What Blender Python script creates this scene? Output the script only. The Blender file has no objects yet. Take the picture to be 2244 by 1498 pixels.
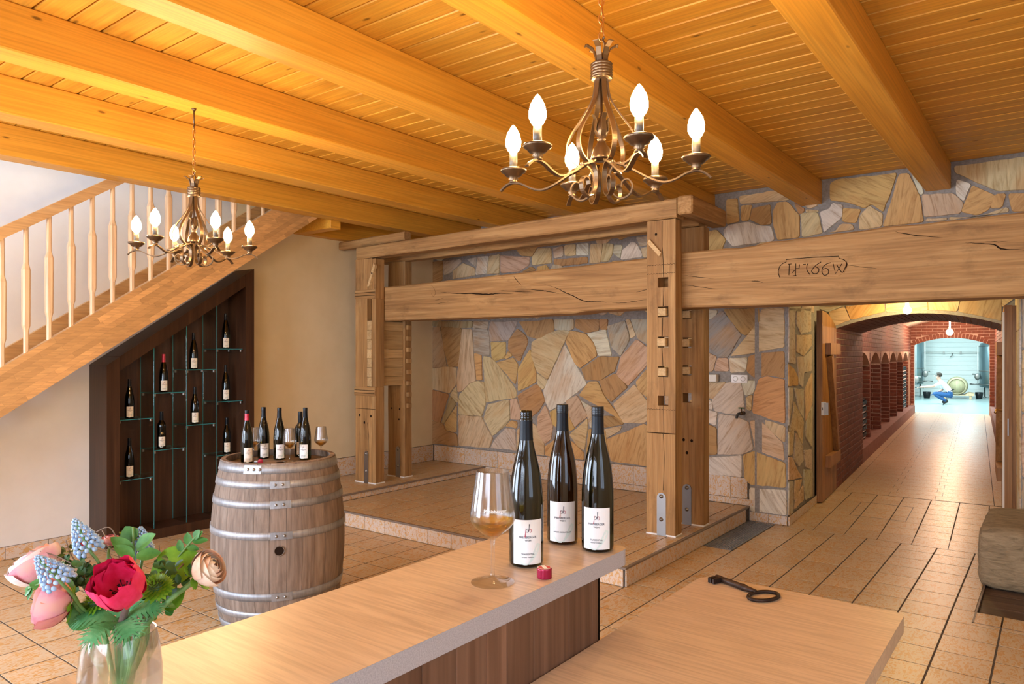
import bpy, bmesh, math, random
from mathutils import Vector, Matrix, Euler
R = random.Random(7)
PI = math.pi
SC = bpy.context.scene
COL = SC.collection

# ---------------------------------------------------------------- camera, world, light, exposure
cam = bpy.data.cameras.new('camera'); cam.sensor_fit = 'HORIZONTAL'; cam.sensor_width = 36.0
cam.lens = 36.0 * 1576 / 2244; cam.shift_y = 23 / 2244; cam.clip_start = .02; cam.clip_end = 100
camo = bpy.data.objects.new('camera', cam); COL.objects.link(camo)
camo.location = (0, 0, 1.6); camo.rotation_euler = (PI / 2, 0, math.radians(37.2))
SC.camera = camo
SC.view_settings.view_transform = 'Standard'; SC.view_settings.look = 'None'
SC.view_settings.exposure = 0.45; SC.view_settings.gamma = 1.0; SC.view_settings.use_curve_mapping = False
wd = bpy.data.worlds.new('world'); SC.world = wd; wd.use_nodes = True
bg = wd.node_tree.nodes['Background']; bg.inputs[0].default_value = (.62, .74, 1, 1); bg.inputs[1].default_value = .6

def area(name, loc, direction, sx, sy, power, color):
    l = bpy.data.lights.new(name, 'AREA'); l.shape = 'RECTANGLE'; l.size = sx; l.size_y = sy; l.energy = power; l.color = color
    o = bpy.data.objects.new(name, l); COL.objects.link(o); o.location = loc
    o.rotation_euler = Vector(direction).to_track_quat('-Z', 'Z').to_euler(); return o

DAY = (.70, .82, 1.0)
area('daylight_window_back', (-3.9, -2.44, 1.55), (0, 1, 0), 2.3, 1.7, 225, DAY)      # daylight through the back windows
area('daylight_window_behind', (-.4, -2.44, 1.75), (0, 1, 0), 1.9, 1.3, 85, DAY)
area('daylight_window_left', (-6.64, -1.05, 1.55), (1, 0, 0), 1.6, 1.6, 150, DAY)
area('daylight_window_right', (1.66, .3, 1.7), (-1, 0, 0), 1.4, 1.3, 18, DAY)
area('daylight_stairwell', (-6.1, 1.9, 5.16), (0, .25, -1), .7, 3.6, 25, (.86, .92, 1.0))  # roof window above the stairs
area('cellar_tubes_left', (-3.9, 24.5, 2.93), (0, 0, -1), .3, 7, 225, (.70, .97, 1.0))      # fluorescent tubes of the tank room
area('cellar_tubes_right', (-2.3, 25.0, 2.93), (0, 0, -1), .3, 7, 225, (.70, .97, 1.0))
BULB = 230.0

# ---------------------------------------------------------------- helpers
class MB:
    def __init__(s): s.v = []; s.f = []; s.m = []; s.sm = []
    def add(s, vs, fs, mi=0, smooth=False):
        n = len(s.v); s.v += [tuple(v) for v in vs]
        for f in fs: s.f.append(tuple(i + n for i in f)); s.m.append(mi); s.sm.append(smooth)
        return s
    def box(s, x0, y0, z0, x1, y1, z1, mi=0):
        return s.add([(x0, y0, z0), (x1, y0, z0), (x1, y1, z0), (x0, y1, z0), (x0, y0, z1), (x1, y0, z1), (x1, y1, z1), (x0, y1, z1)],
                     [(0, 3, 2, 1), (4, 5, 6, 7), (0, 1, 5, 4), (1, 2, 6, 5), (2, 3, 7, 6), (3, 0, 4, 7)], mi)
    def cbox(s, x0, y0, z0, x1, y1, z1, c=.003, mi=0):
        bm = bmesh.new(); bmesh.ops.create_cube(bm, size=1)
        for v in bm.verts: v.co = Vector(((x0 + x1) / 2 + v.co.x * (x1 - x0), (y0 + y1) / 2 + v.co.y * (y1 - y0), (z0 + z1) / 2 + v.co.z * (z1 - z0)))
        bmesh.ops.bevel(bm, geom=list(bm.edges), offset=c, segments=1, affect='EDGES')
        s.bm(bm, mi); return s
    def bm(s, bm, mi=0, smooth=False):
        bm.verts.index_update()
        s.add([tuple(v.co) for v in bm.verts], [tuple(v.index for v in f.verts) for f in bm.faces], mi, smooth); bm.free(); return s
    def prism(s, poly, f0, f1, mi=0, ins=0):
        # poly: 2D list; f0/f1 map (a,b)->3D for both caps; ins: chamfer inset on the f1 cap
        n = len(poly); top = poly
        if ins:
            cx = sum(p[0] for p in poly) / n; cy = sum(p[1] for p in poly) / n
            top = []
            for p in poly:
                dx, dy = p[0] - cx, p[1] - cy; L = math.hypot(dx, dy) or 1
                k = max(.2, 1 - ins / L); top.append((cx + dx * k, cy + dy * k))
        vs = [f0(*p) for p in poly] + [f1(*p) for p in top]
        fs = [tuple(range(n - 1, -1, -1)), tuple(range(n, 2 * n))] + [(i, (i + 1) % n, n + (i + 1) % n, n + i) for i in range(n)]
        return s.add(vs, fs, mi)
    def lathe(s, prof, seg=24, o=(0, 0, 0), mi=0, smooth=True, cap=True):
        vs = []; fs = []; n = len(prof)
        for (z, r) in prof:
            for k in range(seg):
                a = 2 * PI * k / seg; vs.append((o[0] + r * math.cos(a), o[1] + r * math.sin(a), o[2] + z))
        for i in range(n - 1):
            for k in range(seg):
                k2 = (k + 1) % seg; fs.append((i * seg + k, i * seg + k2, (i + 1) * seg + k2, (i + 1) * seg + k))
        if cap: fs.append(tuple(range(seg - 1, -1, -1))); fs.append(tuple((n - 1) * seg + k for k in range(seg)))
        return s.add(vs, fs, mi, smooth)
    def tube(s, pts, r, seg=8, mi=0, smooth=True):
        pts = [Vector(p) for p in pts]; n = len(pts); rs = r if isinstance(r, (list, tuple)) else [r] * n
        vs = []; fs = []; prev = None
        for i, p in enumerate(pts):
            t = (pts[min(i + 1, n - 1)] - pts[max(i - 1, 0)]).normalized()
            if prev is None:
                u = t.cross(Vector((0, 0, 1)));
                if u.length < 1e-3: u = t.cross(Vector((1, 0, 0)))
            else: u = prev - t * prev.dot(t)
            u.normalize(); prev = u; w = t.cross(u)
            for k in range(seg):
                a = 2 * PI * k / seg; vs.append(tuple(p + (u * math.cos(a) + w * math.sin(a)) * rs[i]))
        for i in range(n - 1):
            for k in range(seg):
                k2 = (k + 1) % seg; fs.append((i * seg + k, i * seg + k2, (i + 1) * seg + k2, (i + 1) * seg + k))
        fs.append(tuple(range(seg - 1, -1, -1))); fs.append(tuple((n - 1) * seg + k for k in range(seg)))
        return s.add(vs, fs, mi, smooth)
    def sphere(s, c, r, seg=12, rings=8, mi=0, sq=(1, 1, 1)):
        prof = [(-math.cos(PI * i / rings), math.sin(PI * i / rings)) for i in range(rings + 1)]
        vs = []; fs = []
        for (z, q) in prof:
            for k in range(seg):
                a = 2 * PI * k / seg; vs.append((c[0] + r * q * math.cos(a) * sq[0], c[1] + r * q * math.sin(a) * sq[1], c[2] + r * z * sq[2]))
        for i in range(rings):
            for k in range(seg):
                k2 = (k + 1) % seg; fs.append((i * seg + k, i * seg + k2, (i + 1) * seg + k2, (i + 1) * seg + k))
        return s.add(vs, fs, mi, True)
    def grid(s, fn, nu, nv, mi=0, smooth=True):
        vs = [fn(i / nu, j / nv) for j in range(nv + 1) for i in range(nu + 1)]
        fs = [(j * (nu + 1) + i, j * (nu + 1) + i + 1, (j + 1) * (nu + 1) + i + 1, (j + 1) * (nu + 1) + i) for j in range(nv) for i in range(nu)]
        return s.add(vs, fs, mi, smooth)
    def ribbon(s, path, w, t, ang=0, o=(0, 0, 0), mi=0):
        # flat bar following path of (r,z) in the radial plane at angle ang; w tangential width, t thickness
        n = len(path); ca, sa = math.cos(ang), math.sin(ang); vs = []
        for i, (r, z) in enumerate(path):
            a = path[max(0, i - 1)]; b = path[min(n - 1, i + 1)]
            tx, tz = b[0] - a[0], b[1] - a[1]; L = math.hypot(tx, tz) or 1; nx, nz = -tz / L, tx / L
            for (k, q) in ((-1, -1), (1, -1), (1, 1), (-1, 1)):
                rr = r + nx * t / 2 * q; zz = z + nz * t / 2 * q; h = k * w / 2
                vs.append((o[0] + rr * ca - h * sa, o[1] + rr * sa + h * ca, o[2] + zz))
        fs = [(0, 1, 2, 3), tuple(4 * (n - 1) + k for k in (3, 2, 1, 0))]
        for i in range(n - 1):
            for k in range(4):
                k2 = (k + 1) % 4; fs.append((4 * i + k, 4 * (i + 1) + k, 4 * (i + 1) + k2, 4 * i + k2))
        return s.add(vs, fs, mi)
    def xf(s, M):
        s.v = [tuple(M @ Vector(v)) for v in s.v]; return s
    def mesh(s, name, mats):
        me = bpy.data.meshes.new(name); me.from_pydata(s.v, [], s.f)
        for m in (mats if isinstance(mats, (list, tuple)) else [mats]): me.materials.append(m)
        if any(s.m): me.polygons.foreach_set('material_index', s.m)
        if any(s.sm): me.polygons.foreach_set('use_smooth', s.sm)
        me.validate(); me.update(); return me
    def build(s, name, mats, parent=None, loc=(0, 0, 0), rot=(0, 0, 0), **kw):
        return put(name, s.mesh(name, mats), parent, loc, rot, **kw)

def put(name, me, parent=None, loc=(0, 0, 0), rot=(0, 0, 0), label=None, cat=None, group=None, kind=None, color=None):
    o = bpy.data.objects.new(name, me); COL.objects.link(o)
    if parent is not None: o.parent = parent
    o.location = loc; o.rotation_euler = rot
    return tag(o, label, cat, group, kind, color)
def tag(o, label=None, cat=None, group=None, kind=None, color=None):
    if label: o['label'] = label
    if cat: o['category'] = cat
    if group: o['group'] = group
    if kind: o['kind'] = kind
    if color: o.color = (*color, 1)
    return o
def empty(name, loc=(0, 0, 0), rz=0, label=None, cat=None, group=None, kind=None):
    return put(name, None, None, loc, (0, 0, rz), label, cat, group, kind)
def copy_tree(o, parent=None):
    c = o.copy(); COL.objects.link(c)
    if parent is not None: c.parent = parent
    for ch in list(o.children): copy_tree(ch, c)
    return c
def smooth_by(o, deg=35):
    me = o.data; me.polygons.foreach_set('use_smooth', [True] * len(me.polygons))
    me.set_sharp_from_angle(angle=math.radians(deg)); return o
def spline(pts, n=6):
    pts = [Vector(p) for p in pts]; out = []
    for i in range(len(pts) - 1):
        p0 = pts[max(0, i - 1)]; p1 = pts[i]; p2 = pts[i + 1]; p3 = pts[min(len(pts) - 1, i + 2)]
        for k in range(n):
            t = k / n; out.append(.5 * ((2 * p1) + (p2 - p0) * t + (2 * p0 - 5 * p1 + 4 * p2 - p3) * t * t + (3 * p1 - p0 - 3 * p2 + p3) * t ** 3))
    out.append(pts[-1]); return out
def spline2(pts, n=6): return [(p.x, p.y) for p in spline([(a, b, 0) for a, b in pts], n)]

# ---------------------------------------------------------------- materials
def newmat(name):
    m = bpy.data.materials.new(name); m.use_nodes = True; nt = m.node_tree; return m, nt, nt.nodes['Principled BSDF']
def N(nt, t, **kw):
    n = nt.nodes.new(t)
    for k, v in kw.items(): setattr(n, k, v)
    return n
def setin(n, d):
    for k, v in d.items(): n.inputs[k].default_value = v
    return n
def plain(name, col, rough=.5, metal=0, spec=.5, **kw):
    m, nt, b = newmat(name); b.inputs['Base Color'].default_value = (*col, 1); b.inputs['Roughness'].default_value = rough
    b.inputs['Metallic'].default_value = metal; b.inputs['Specular IOR Level'].default_value = spec
    for k, v in kw.items(): b.inputs[k].default_value = v
    return m
def coords(nt, scale, rnd=40.0, rot=(0, 0, 0)):
    tc = N(nt, 'ShaderNodeTexCoord'); oi = N(nt, 'ShaderNodeObjectInfo')
    mul = N(nt, 'ShaderNodeVectorMath', operation='SCALE'); mul.inputs[0].default_value = (1, .7, .43)
    ml = N(nt, 'ShaderNodeMath', operation='MULTIPLY'); ml.inputs[1].default_value = rnd
    nt.links.new(oi.outputs['Random'], ml.inputs[0]); nt.links.new(ml.outputs[0], mul.inputs['Scale'])
    ad = N(nt, 'ShaderNodeVectorMath', operation='ADD'); nt.links.new(tc.outputs['Object'], ad.inputs[0]); nt.links.new(mul.outputs[0], ad.inputs[1])
    mp = N(nt, 'ShaderNodeMapping'); mp.inputs['Scale'].default_value = scale; mp.inputs['Rotation'].default_value = rot
    nt.links.new(ad.outputs[0], mp.inputs['Vector']); return mp.outputs['Vector'], ad.outputs[0], oi
def noise(nt, vec, scale=1, detail=4, rough=.55, dist=0):
    n = N(nt, 'ShaderNodeTexNoise'); setin(n, {'Scale': scale, 'Detail': detail, 'Roughness': rough, 'Distortion': dist})
    nt.links.new(vec, n.inputs['Vector']); return n.outputs['Fac']
def ramp(nt, fac, stops):
    r = N(nt, 'ShaderNodeValToRGB'); e = r.color_ramp.elements
    while len(e) < len(stops): e.new(.5)
    for i, (p, c) in enumerate(stops):
        e[i].position = p; e[i].color = (*c, 1) if len(c) == 3 else c
    nt.links.new(fac, r.inputs['Fac']); return r.outputs['Color']
def mix(nt, fac, a, b, mode='MIX'):
    m = N(nt, 'ShaderNodeMix', data_type='RGBA', blend_type=mode)
    for s, v in ((m.inputs['Factor'], fac), (m.inputs['A'], a), (m.inputs['B'], b)):
        if hasattr(v, 'is_output'): nt.links.new(v, s)
        else: s.default_value = v if not isinstance(v, tuple) else ((*v, 1) if len(v) == 3 else v)
    return m.outputs['Result']
def bump(nt, b, h, strength=.2, dist=.004):
    bp = N(nt, 'ShaderNodeBump'); setin(bp, {'Strength': strength, 'Distance': dist}); nt.links.new(h, bp.inputs['Height']); nt.links.new(bp.outputs['Normal'], b.inputs['Normal'])
GR = (.03, .03, .03); WH = (1, 1, 1)
def gray(v): return (v, v, v)
def axs(axis, along, across): return tuple(along if i == axis else across for i in range(3))
def wood(name, cols, axis=0, along=.7, across=9, rough=.5, knots=0, bmp=.15, fine=90, var=.25, stain=0, spec=.4, fdark=.72):
    m, nt, b = newmat(name)
    v, base, oi = coords(nt, axs(axis, along, across))
    g = noise(nt, v, 1, 6, .6, 1.2)
    c = ramp(nt, g, [(.3, cols[0]), (.5, cols[1]), (.68, cols[2])])
    mp = N(nt, 'ShaderNodeMapping'); mp.inputs['Scale'].default_value = axs(axis, along * 3, fine); nt.links.new(base, mp.inputs['Vector'])
    f = noise(nt, mp.outputs[0], 1, 3, .5); fr = ramp(nt, f, [(.35, gray(.72)), (.6, WH)])
    c = mix(nt, .7, c, fr, 'MULTIPLY')
    vr = ramp(nt, oi.outputs['Random'], [(0, gray(1 - var)), (1, gray(1.0))]); c = mix(nt, 1.0, c, vr, 'MULTIPLY')
    if knots:
        mk = N(nt, 'ShaderNodeMapping'); mk.inputs['Scale'].default_value = axs(axis, 1.5, 4.2); nt.links.new(base, mk.inputs['Vector'])
        vo = N(nt, 'ShaderNodeTexVoronoi', feature='F1'); vo.inputs['Scale'].default_value = 1.9; nt.links.new(mk.outputs[0], vo.inputs['Vector'])
        kr = ramp(nt, vo.outputs['Distance'], [(.035 * knots, gray(1)), (.085 * knots, gray(0))])
        c = mix(nt, kr, c, tuple(x * .28 for x in cols[0]))
    if stain:
        ms = N(nt, 'ShaderNodeMapping'); ms.inputs['Scale'].default_value = axs(axis, 3.2, 6); nt.links.new(base, ms.inputs['Vector'])
        s_ = ramp(nt, noise(nt, ms.outputs[0], 1, 5, .65), [(.56, gray(0)), (.74, gray(stain))]); c = mix(nt, s_, c, tuple(x * .35 for x in cols[0]))
    nt.links.new(c, b.inputs['Base Color']); b.inputs['Roughness'].default_value = rough; b.inputs['Specular IOR Level'].default_value = spec
    if bmp: bump(nt, b, f, bmp, .002)
    return m
M = {}
PINE = [(.66, .30, .032), (.73, .365, .043), (.78, .42, .062)]
M['plank'] = wood('pine_ceiling_boards', PINE, 0, .8, 11, .42, knots=1.15, bmp=.04, var=.18, fdark=.84)
M['beam'] = wood('pine_beam', [(.67, .30, .03), (.73, .345, .038), (.77, .39, .052)], 1, .5, 8, .45, knots=.95, bmp=.03, var=.08, fdark=.87)
OAK = [(.27, .135, .045), (.41, .225, .082), (.52, .31, .125)]
M['oakx'] = wood('old_oak_x', OAK, 0, .8, 13, .72, bmp=.5, stain=.55, var=.12)
M['oakz'] = wood('old_oak_z', OAK, 2, .8, 13, .72, bmp=.5, stain=.5, var=.18)
M['oaky'] = wood('old_oak_y', OAK, 1, .8, 13, .72, bmp=.5, stain=.3, var=.12)
M['oaklight'] = wood('light_oak_blocks', [(.50, .32, .14), (.62, .42, .2), (.68, .48, .25)], 1, 1, 14, .7, bmp=.2)
M['crack'] = plain('crack_dark', (.018, .010, .006), .95, spec=.1)
M['beech'] = wood('oiled_beech', [(.62, .34, .13), (.74, .44, .19), (.80, .52, .26)], 1, 1.2, 7, .38, bmp=.05, var=.3)
M['beechz'] = wood('beech_balusters', [(.70, .47, .27), (.78, .55, .34), (.83, .62, .41)], 2, 1, 12, .4, bmp=.03, var=.12)
M['walnut'] = wood('dark_stained_cabinet', [(.030, .012, .006), (.052, .022, .011), (.075, .033, .016)], 2, .8, 10, .38, bmp=.1, var=.15)
M['panelwood'] = wood('counter_front_wood', [(.13, .062, .036), (.22, .115, .07), (.31, .175, .115)], 2, .6, 16, .42, bmp=.1, var=.5)
M['stave'] = wood('weathered_staves', [(.18, .125, .095), (.285, .21, .16), (.37, .285, .225)], 2, 1.5, 16, .75, bmp=.35, var=.35, stain=.4)
M['greywood'] = wood('dark_pit_planks', [(.09, .055, .035), (.16, .10, .065), (.23, .155, .105)], 0, .9, 12, .55, bmp=.2, var=.4)
M['doorwood'] = wood('cellar_door_wood', [(.24, .10, .03), (.36, .165, .05), (.45, .225, .08)], 2, .8, 11, .5, knots=.6, bmp=.15, var=.25)
M['laminate'] = wood('worktop_laminate', [(.555, .42, .30), (.595, .455, .33), (.625, .485, .355)], 0, 3, 26, .33, bmp=.015, fine=150, var=.02, fdark=.9)
def speckle(name, c1, c2, scale, rough=.5):
    m, nt, b = newmat(name); v, base, oi = coords(nt, (1, 1, 1)); f = noise(nt, v, scale, 2, .6)
    nt.links.new(ramp(nt, f, [(.35, c1), (.65, c2)]), b.inputs['Base Color']); b.inputs['Roughness'].default_value = rough; return m
M['edge'] = speckle('worktop_edge', (.36, .35, .38), (.47, .46, .49), 400, .45)
def tile(name, rough, c_base, c_fleck):
    m, nt, b = newmat(name); v, base, oi = coords(nt, (48, 20, 31), rot=(.3, .2, .45))
    f = noise(nt, v, 1, 3, .6, 1.5); c = ramp(nt, f, [(.50, c_base), (.57, c_fleck)])
    f2 = noise(nt, base, 5, 3, .6); c = mix(nt, .35, c, ramp(nt, f2, [(.35, gray(.82)), (.65, WH)]), 'MULTIPLY')
    c = mix(nt, 1.0, c, ramp(nt, oi.outputs['Random'], [(0, gray(.90)), (1, WH)]), 'MULTIPLY')
    nt.links.new(c, b.inputs['Base Color']); b.inputs['Roughness'].default_value = rough; b.inputs['Specular IOR Level'].default_value = .45
    f3 = noise(nt, base, 9, 2, .5); bump(nt, b, f3, .12, .003); return m
M['tile'] = tile('fleck_floor_tile', .34, (.645, .51, .34), (.60, .33, .10))
M['walltile'] = tile('fleck_wall_tile', .5, (.68, .585, .50), (.66, .39, .16))
M['grout'] = speckle('grey_grout', (.07, .055, .045), (.11, .09, .075), 60, .9)
M['nosing'] = plain('brown_step_nosing', (.21, .165, .135), .5)
M['mortar'] = speckle('grey_mortar', (.235, .215, .195), (.315, .29, .265), 45, .95)
def stone():
    m, nt, b = newmat('flagstone'); tc = N(nt, 'ShaderNodeTexCoord'); oi = N(nt, 'ShaderNodeObjectInfo')
    rt = N(nt, 'ShaderNodeVectorRotate', rotation_type='AXIS_ANGLE'); rt.inputs['Axis'].default_value = (0, 1, 0)
    nt.links.new(tc.outputs['Object'], rt.inputs['Vector'])
    an = N(nt, 'ShaderNodeMath', operation='MULTIPLY'); an.inputs[1].default_value = 6.28; nt.links.new(oi.outputs['Random'], an.inputs[0]); nt.links.new(an.outputs[0], rt.inputs['Angle'])
    mp = N(nt, 'ShaderNodeMapping'); mp.inputs['Scale'].default_value = (4, 13, 34); nt.links.new(rt.outputs[0], mp.inputs['Vector'])
    f = noise(nt, mp.outputs[0], 1, 6, .65, .8)
    st = ramp(nt, f, [(.34, (.70, .60, .50)), (.5, (1, .98, .95)), (.66, (1.12, 1.08, 1.02))])
    c = mix(nt, 1.0, oi.outputs['Color'], st, 'MULTIPLY')
    mp2 = N(nt, 'ShaderNodeMapping'); mp2.inputs['Scale'].default_value = (1.6, 4, 5); nt.links.new(rt.outputs[0], mp2.inputs['Vector'])
    f2 = noise(nt, mp2.outputs[0], 1, 4, .6); c = mix(nt, ramp(nt, f2, [(.5, gray(0)), (.7, gray(.55))]), c, (.52, .27, .095))
    nt.links.new(c, b.inputs['Base Color']); b.inputs['Roughness'].default_value = .8; b.inputs['Specular IOR Level'].default_value = .3
    bump(nt, b, f, .55, .006); return m
M['stone'] = stone()
def brick():
    m, nt, b = newmat('red_brick'); v, base, oi = coords(nt, (1, 1, 1)); f = noise(nt, base, 14, 4, .6)
    c = ramp(nt, f, [(.3, (.145, .038, .022)), (.55, (.215, .062, .036)), (.75, (.27, .09, .055))])
    c = mix(nt, 1.0, c, ramp(nt, oi.outputs['Random'], [(0, gray(.7)), (1, WH)]), 'MULTIPLY')
    nt.links.new(c, b.inputs['Base Color']); b.inputs['Roughness'].default_value = .7; bump(nt, b, f, .2, .003); return m
M['brick'] = brick()
M['pinkmortar'] = speckle('brick_mortar', (.50, .37, .31), (.60, .46, .39), 50, .95)
M['kerbred'] = speckle('red_cement_kerb', (.24, .10, .075), (.31, .145, .11), 9, .65)
def plaster(name, c1, c2):
    m, nt, b = newmat(name); v, base, oi = coords(nt, (1, 1, 1)); f = noise(nt, base, 3.5, 5, .6)
    nt.links.new(ramp(nt, f, [(.35, c1), (.65, c2)]), b.inputs['Base Color']); b.inputs['Roughness'].default_value = .9
    f2 = noise(nt, base, 130, 2); bump(nt, b, f2, .1, .002); return m
M['cream'] = plaster('plaster_lamplit', (.72, .61, .40), (.76, .65, .44))  # same wall paint as the next, warm lamp light put into the colour
M['white'] = plaster('plaster_daylit', (.77, .765, .765), (.81, .805, .805))  # same wall paint, cool daylight put into the colour
M['steel'] = plain('brushed_steel', (.33, .32, .31), .45, 1)
M['zinc'] = wood('galvanised_hoop', [(.27, .285, .31), (.37, .385, .41), (.46, .475, .50)], 2, 3, 3, .5, bmp=.05, var=.1)
M['zinc'].node_tree.nodes['Principled BSDF'].inputs['Metallic'].default_value = .6
M['bronze'] = plain('antique_bronze', (.135, .088, .052), .32, .9)
M['brass'] = plain('chain_brass', (.55, .30, .10), .3, 1)
M['candle'] = plain('candle_sleeve', (.10, .085, .065), .4)
def emit(name, col, s):
    m = bpy.data.materials.new(name); m.use_nodes = True; nt = m.node_tree; nt.nodes.clear()
    e = N(nt, 'ShaderNodeEmission'); e.inputs[0].default_value = (*col, 1); e.inputs[1].default_value = s
    o = N(nt, 'ShaderNodeOutputMaterial'); nt.links.new(e.outputs[0], o.inputs[0]); return m
M['bulb'] = emit('lit_bulb', (1, .66, .30), BULB)
M['bulb2'] = emit('lit_cellar_bulb', (1, .66, .42), 420)
M['bulb4'] = emit('lit_added_bulb', (1, .66, .45), 320)  # for the added corridor lamps out of view
M['bulb3'] = emit('lit_passage_bulb', (1, .72, .30), 420)
def glass(name, col=(1, 1, 1), rough=0, ior=1.45):
    m, nt, b = newmat(name); setin(b, {'Base Color': (*col, 1), 'Roughness': rough, 'IOR': ior, 'Transmission Weight': 1.0}); return m
def thin_glass(name, col, refr):
    # thin clear glass: mostly straight-through light with fresnel reflections, refr = share of true refraction
    m = bpy.data.materials.new(name); m.use_nodes = True; nt = m.node_tree; nt.nodes.clear()
    tr = N(nt, 'ShaderNodeBsdfTransparent'); tr.inputs[0].default_value = (*col, 1); gl = N(nt, 'ShaderNodeBsdfGlossy'); gl.inputs['Roughness'].default_value = .02
    fr = N(nt, 'ShaderNodeFresnel'); ge = N(nt, 'ShaderNodeNewGeometry'); io = N(nt, 'ShaderNodeMath', operation='MULTIPLY_ADD'); io.inputs[1].default_value = 1 / 1.5 - 1.5; io.inputs[2].default_value = 1.5; nt.links.new(ge.outputs['Backfacing'], io.inputs[0]); nt.links.new(io.outputs[0], fr.inputs['IOR']); a = N(nt, 'ShaderNodeMixShader'); nt.links.new(fr.outputs[0], a.inputs[0]); nt.links.new(tr.outputs[0], a.inputs[1]); nt.links.new(gl.outputs[0], a.inputs[2])
    gg = N(nt, 'ShaderNodeBsdfGlass'); gg.inputs['IOR'].default_value = 1.45; gg.inputs['Color'].default_value = (*col, 1); b = N(nt, 'ShaderNodeMixShader'); b.inputs[0].default_value = refr
    nt.links.new(a.outputs[0], b.inputs[1]); nt.links.new(gg.outputs[0], b.inputs[2]); o = N(nt, 'ShaderNodeOutputMaterial'); nt.links.new(b.outputs[0], o.inputs[0]); return m
M['glass'] = thin_glass('clear_thin_glass', (.99, .99, .99), .35); M['glassfoot'] = thin_glass('clear_glass_foot', (.99, .99, .99), .22)
M['paneedge'] = plain('shelf_glass_edge', (.03, .20, .23), .08)
M['pane'] = thin_glass('shelf_glass', (.93, .97, .96), 0)
M['water'] = thin_glass('water', (.97, .985, .97), .3)
M['wine'] = thin_glass('white_wine', (.96, .80, .36), .9)
M['bottle'] = glass('dark_bottle_glass', (.016, .017, .004), .03, 1.5)
M['bottleamber'] = glass('amber_bottle_glass', (.045, .020, .003), .03, 1.5)
M['black'] = plain('black_cap', (.005, .006, .008), .3, 0, .3)
M['sleeve'] = plain('black_sleeve', (.004, .0055, .009), .4, 0, .2)
M['redcap'] = plain('red_capsule', (.42, .02, .045), .3, .3)
M['paper'] = plain('label_paper', (.80, .80, .80), .65)
M['creampaper'] = plain('label_paper_cream', (.80, .75, .66), .65)
M['tanpaper'] = plain('label_paper_tan', (.50, .36, .24), .65)
M['ink'] = plain('label_ink', (.04, .05, .08), .7)
M['inkred'] = plain('label_ink_red', (.42, .012, .05), .7)
M['inkgreen'] = plain('label_leaf_print', (.66, .77, .74), .7)
M['etch'] = plain('etched_white', (.85, .83, .80), .8)
M['socket'] = plain('white_plastic', (.82, .82, .83), .35)
M['dark'] = plain('dark_grey', (.03, .03, .032), .5)
M['iron'] = wood('forged_iron', [(.022, .014, .012), (.045, .028, .022), (.075, .046, .032)], 0, 20, 40, .45, bmp=.3, var=0)
M['iron'].node_tree.nodes['Principled BSDF'].inputs['Metallic'].default_value = .6
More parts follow.
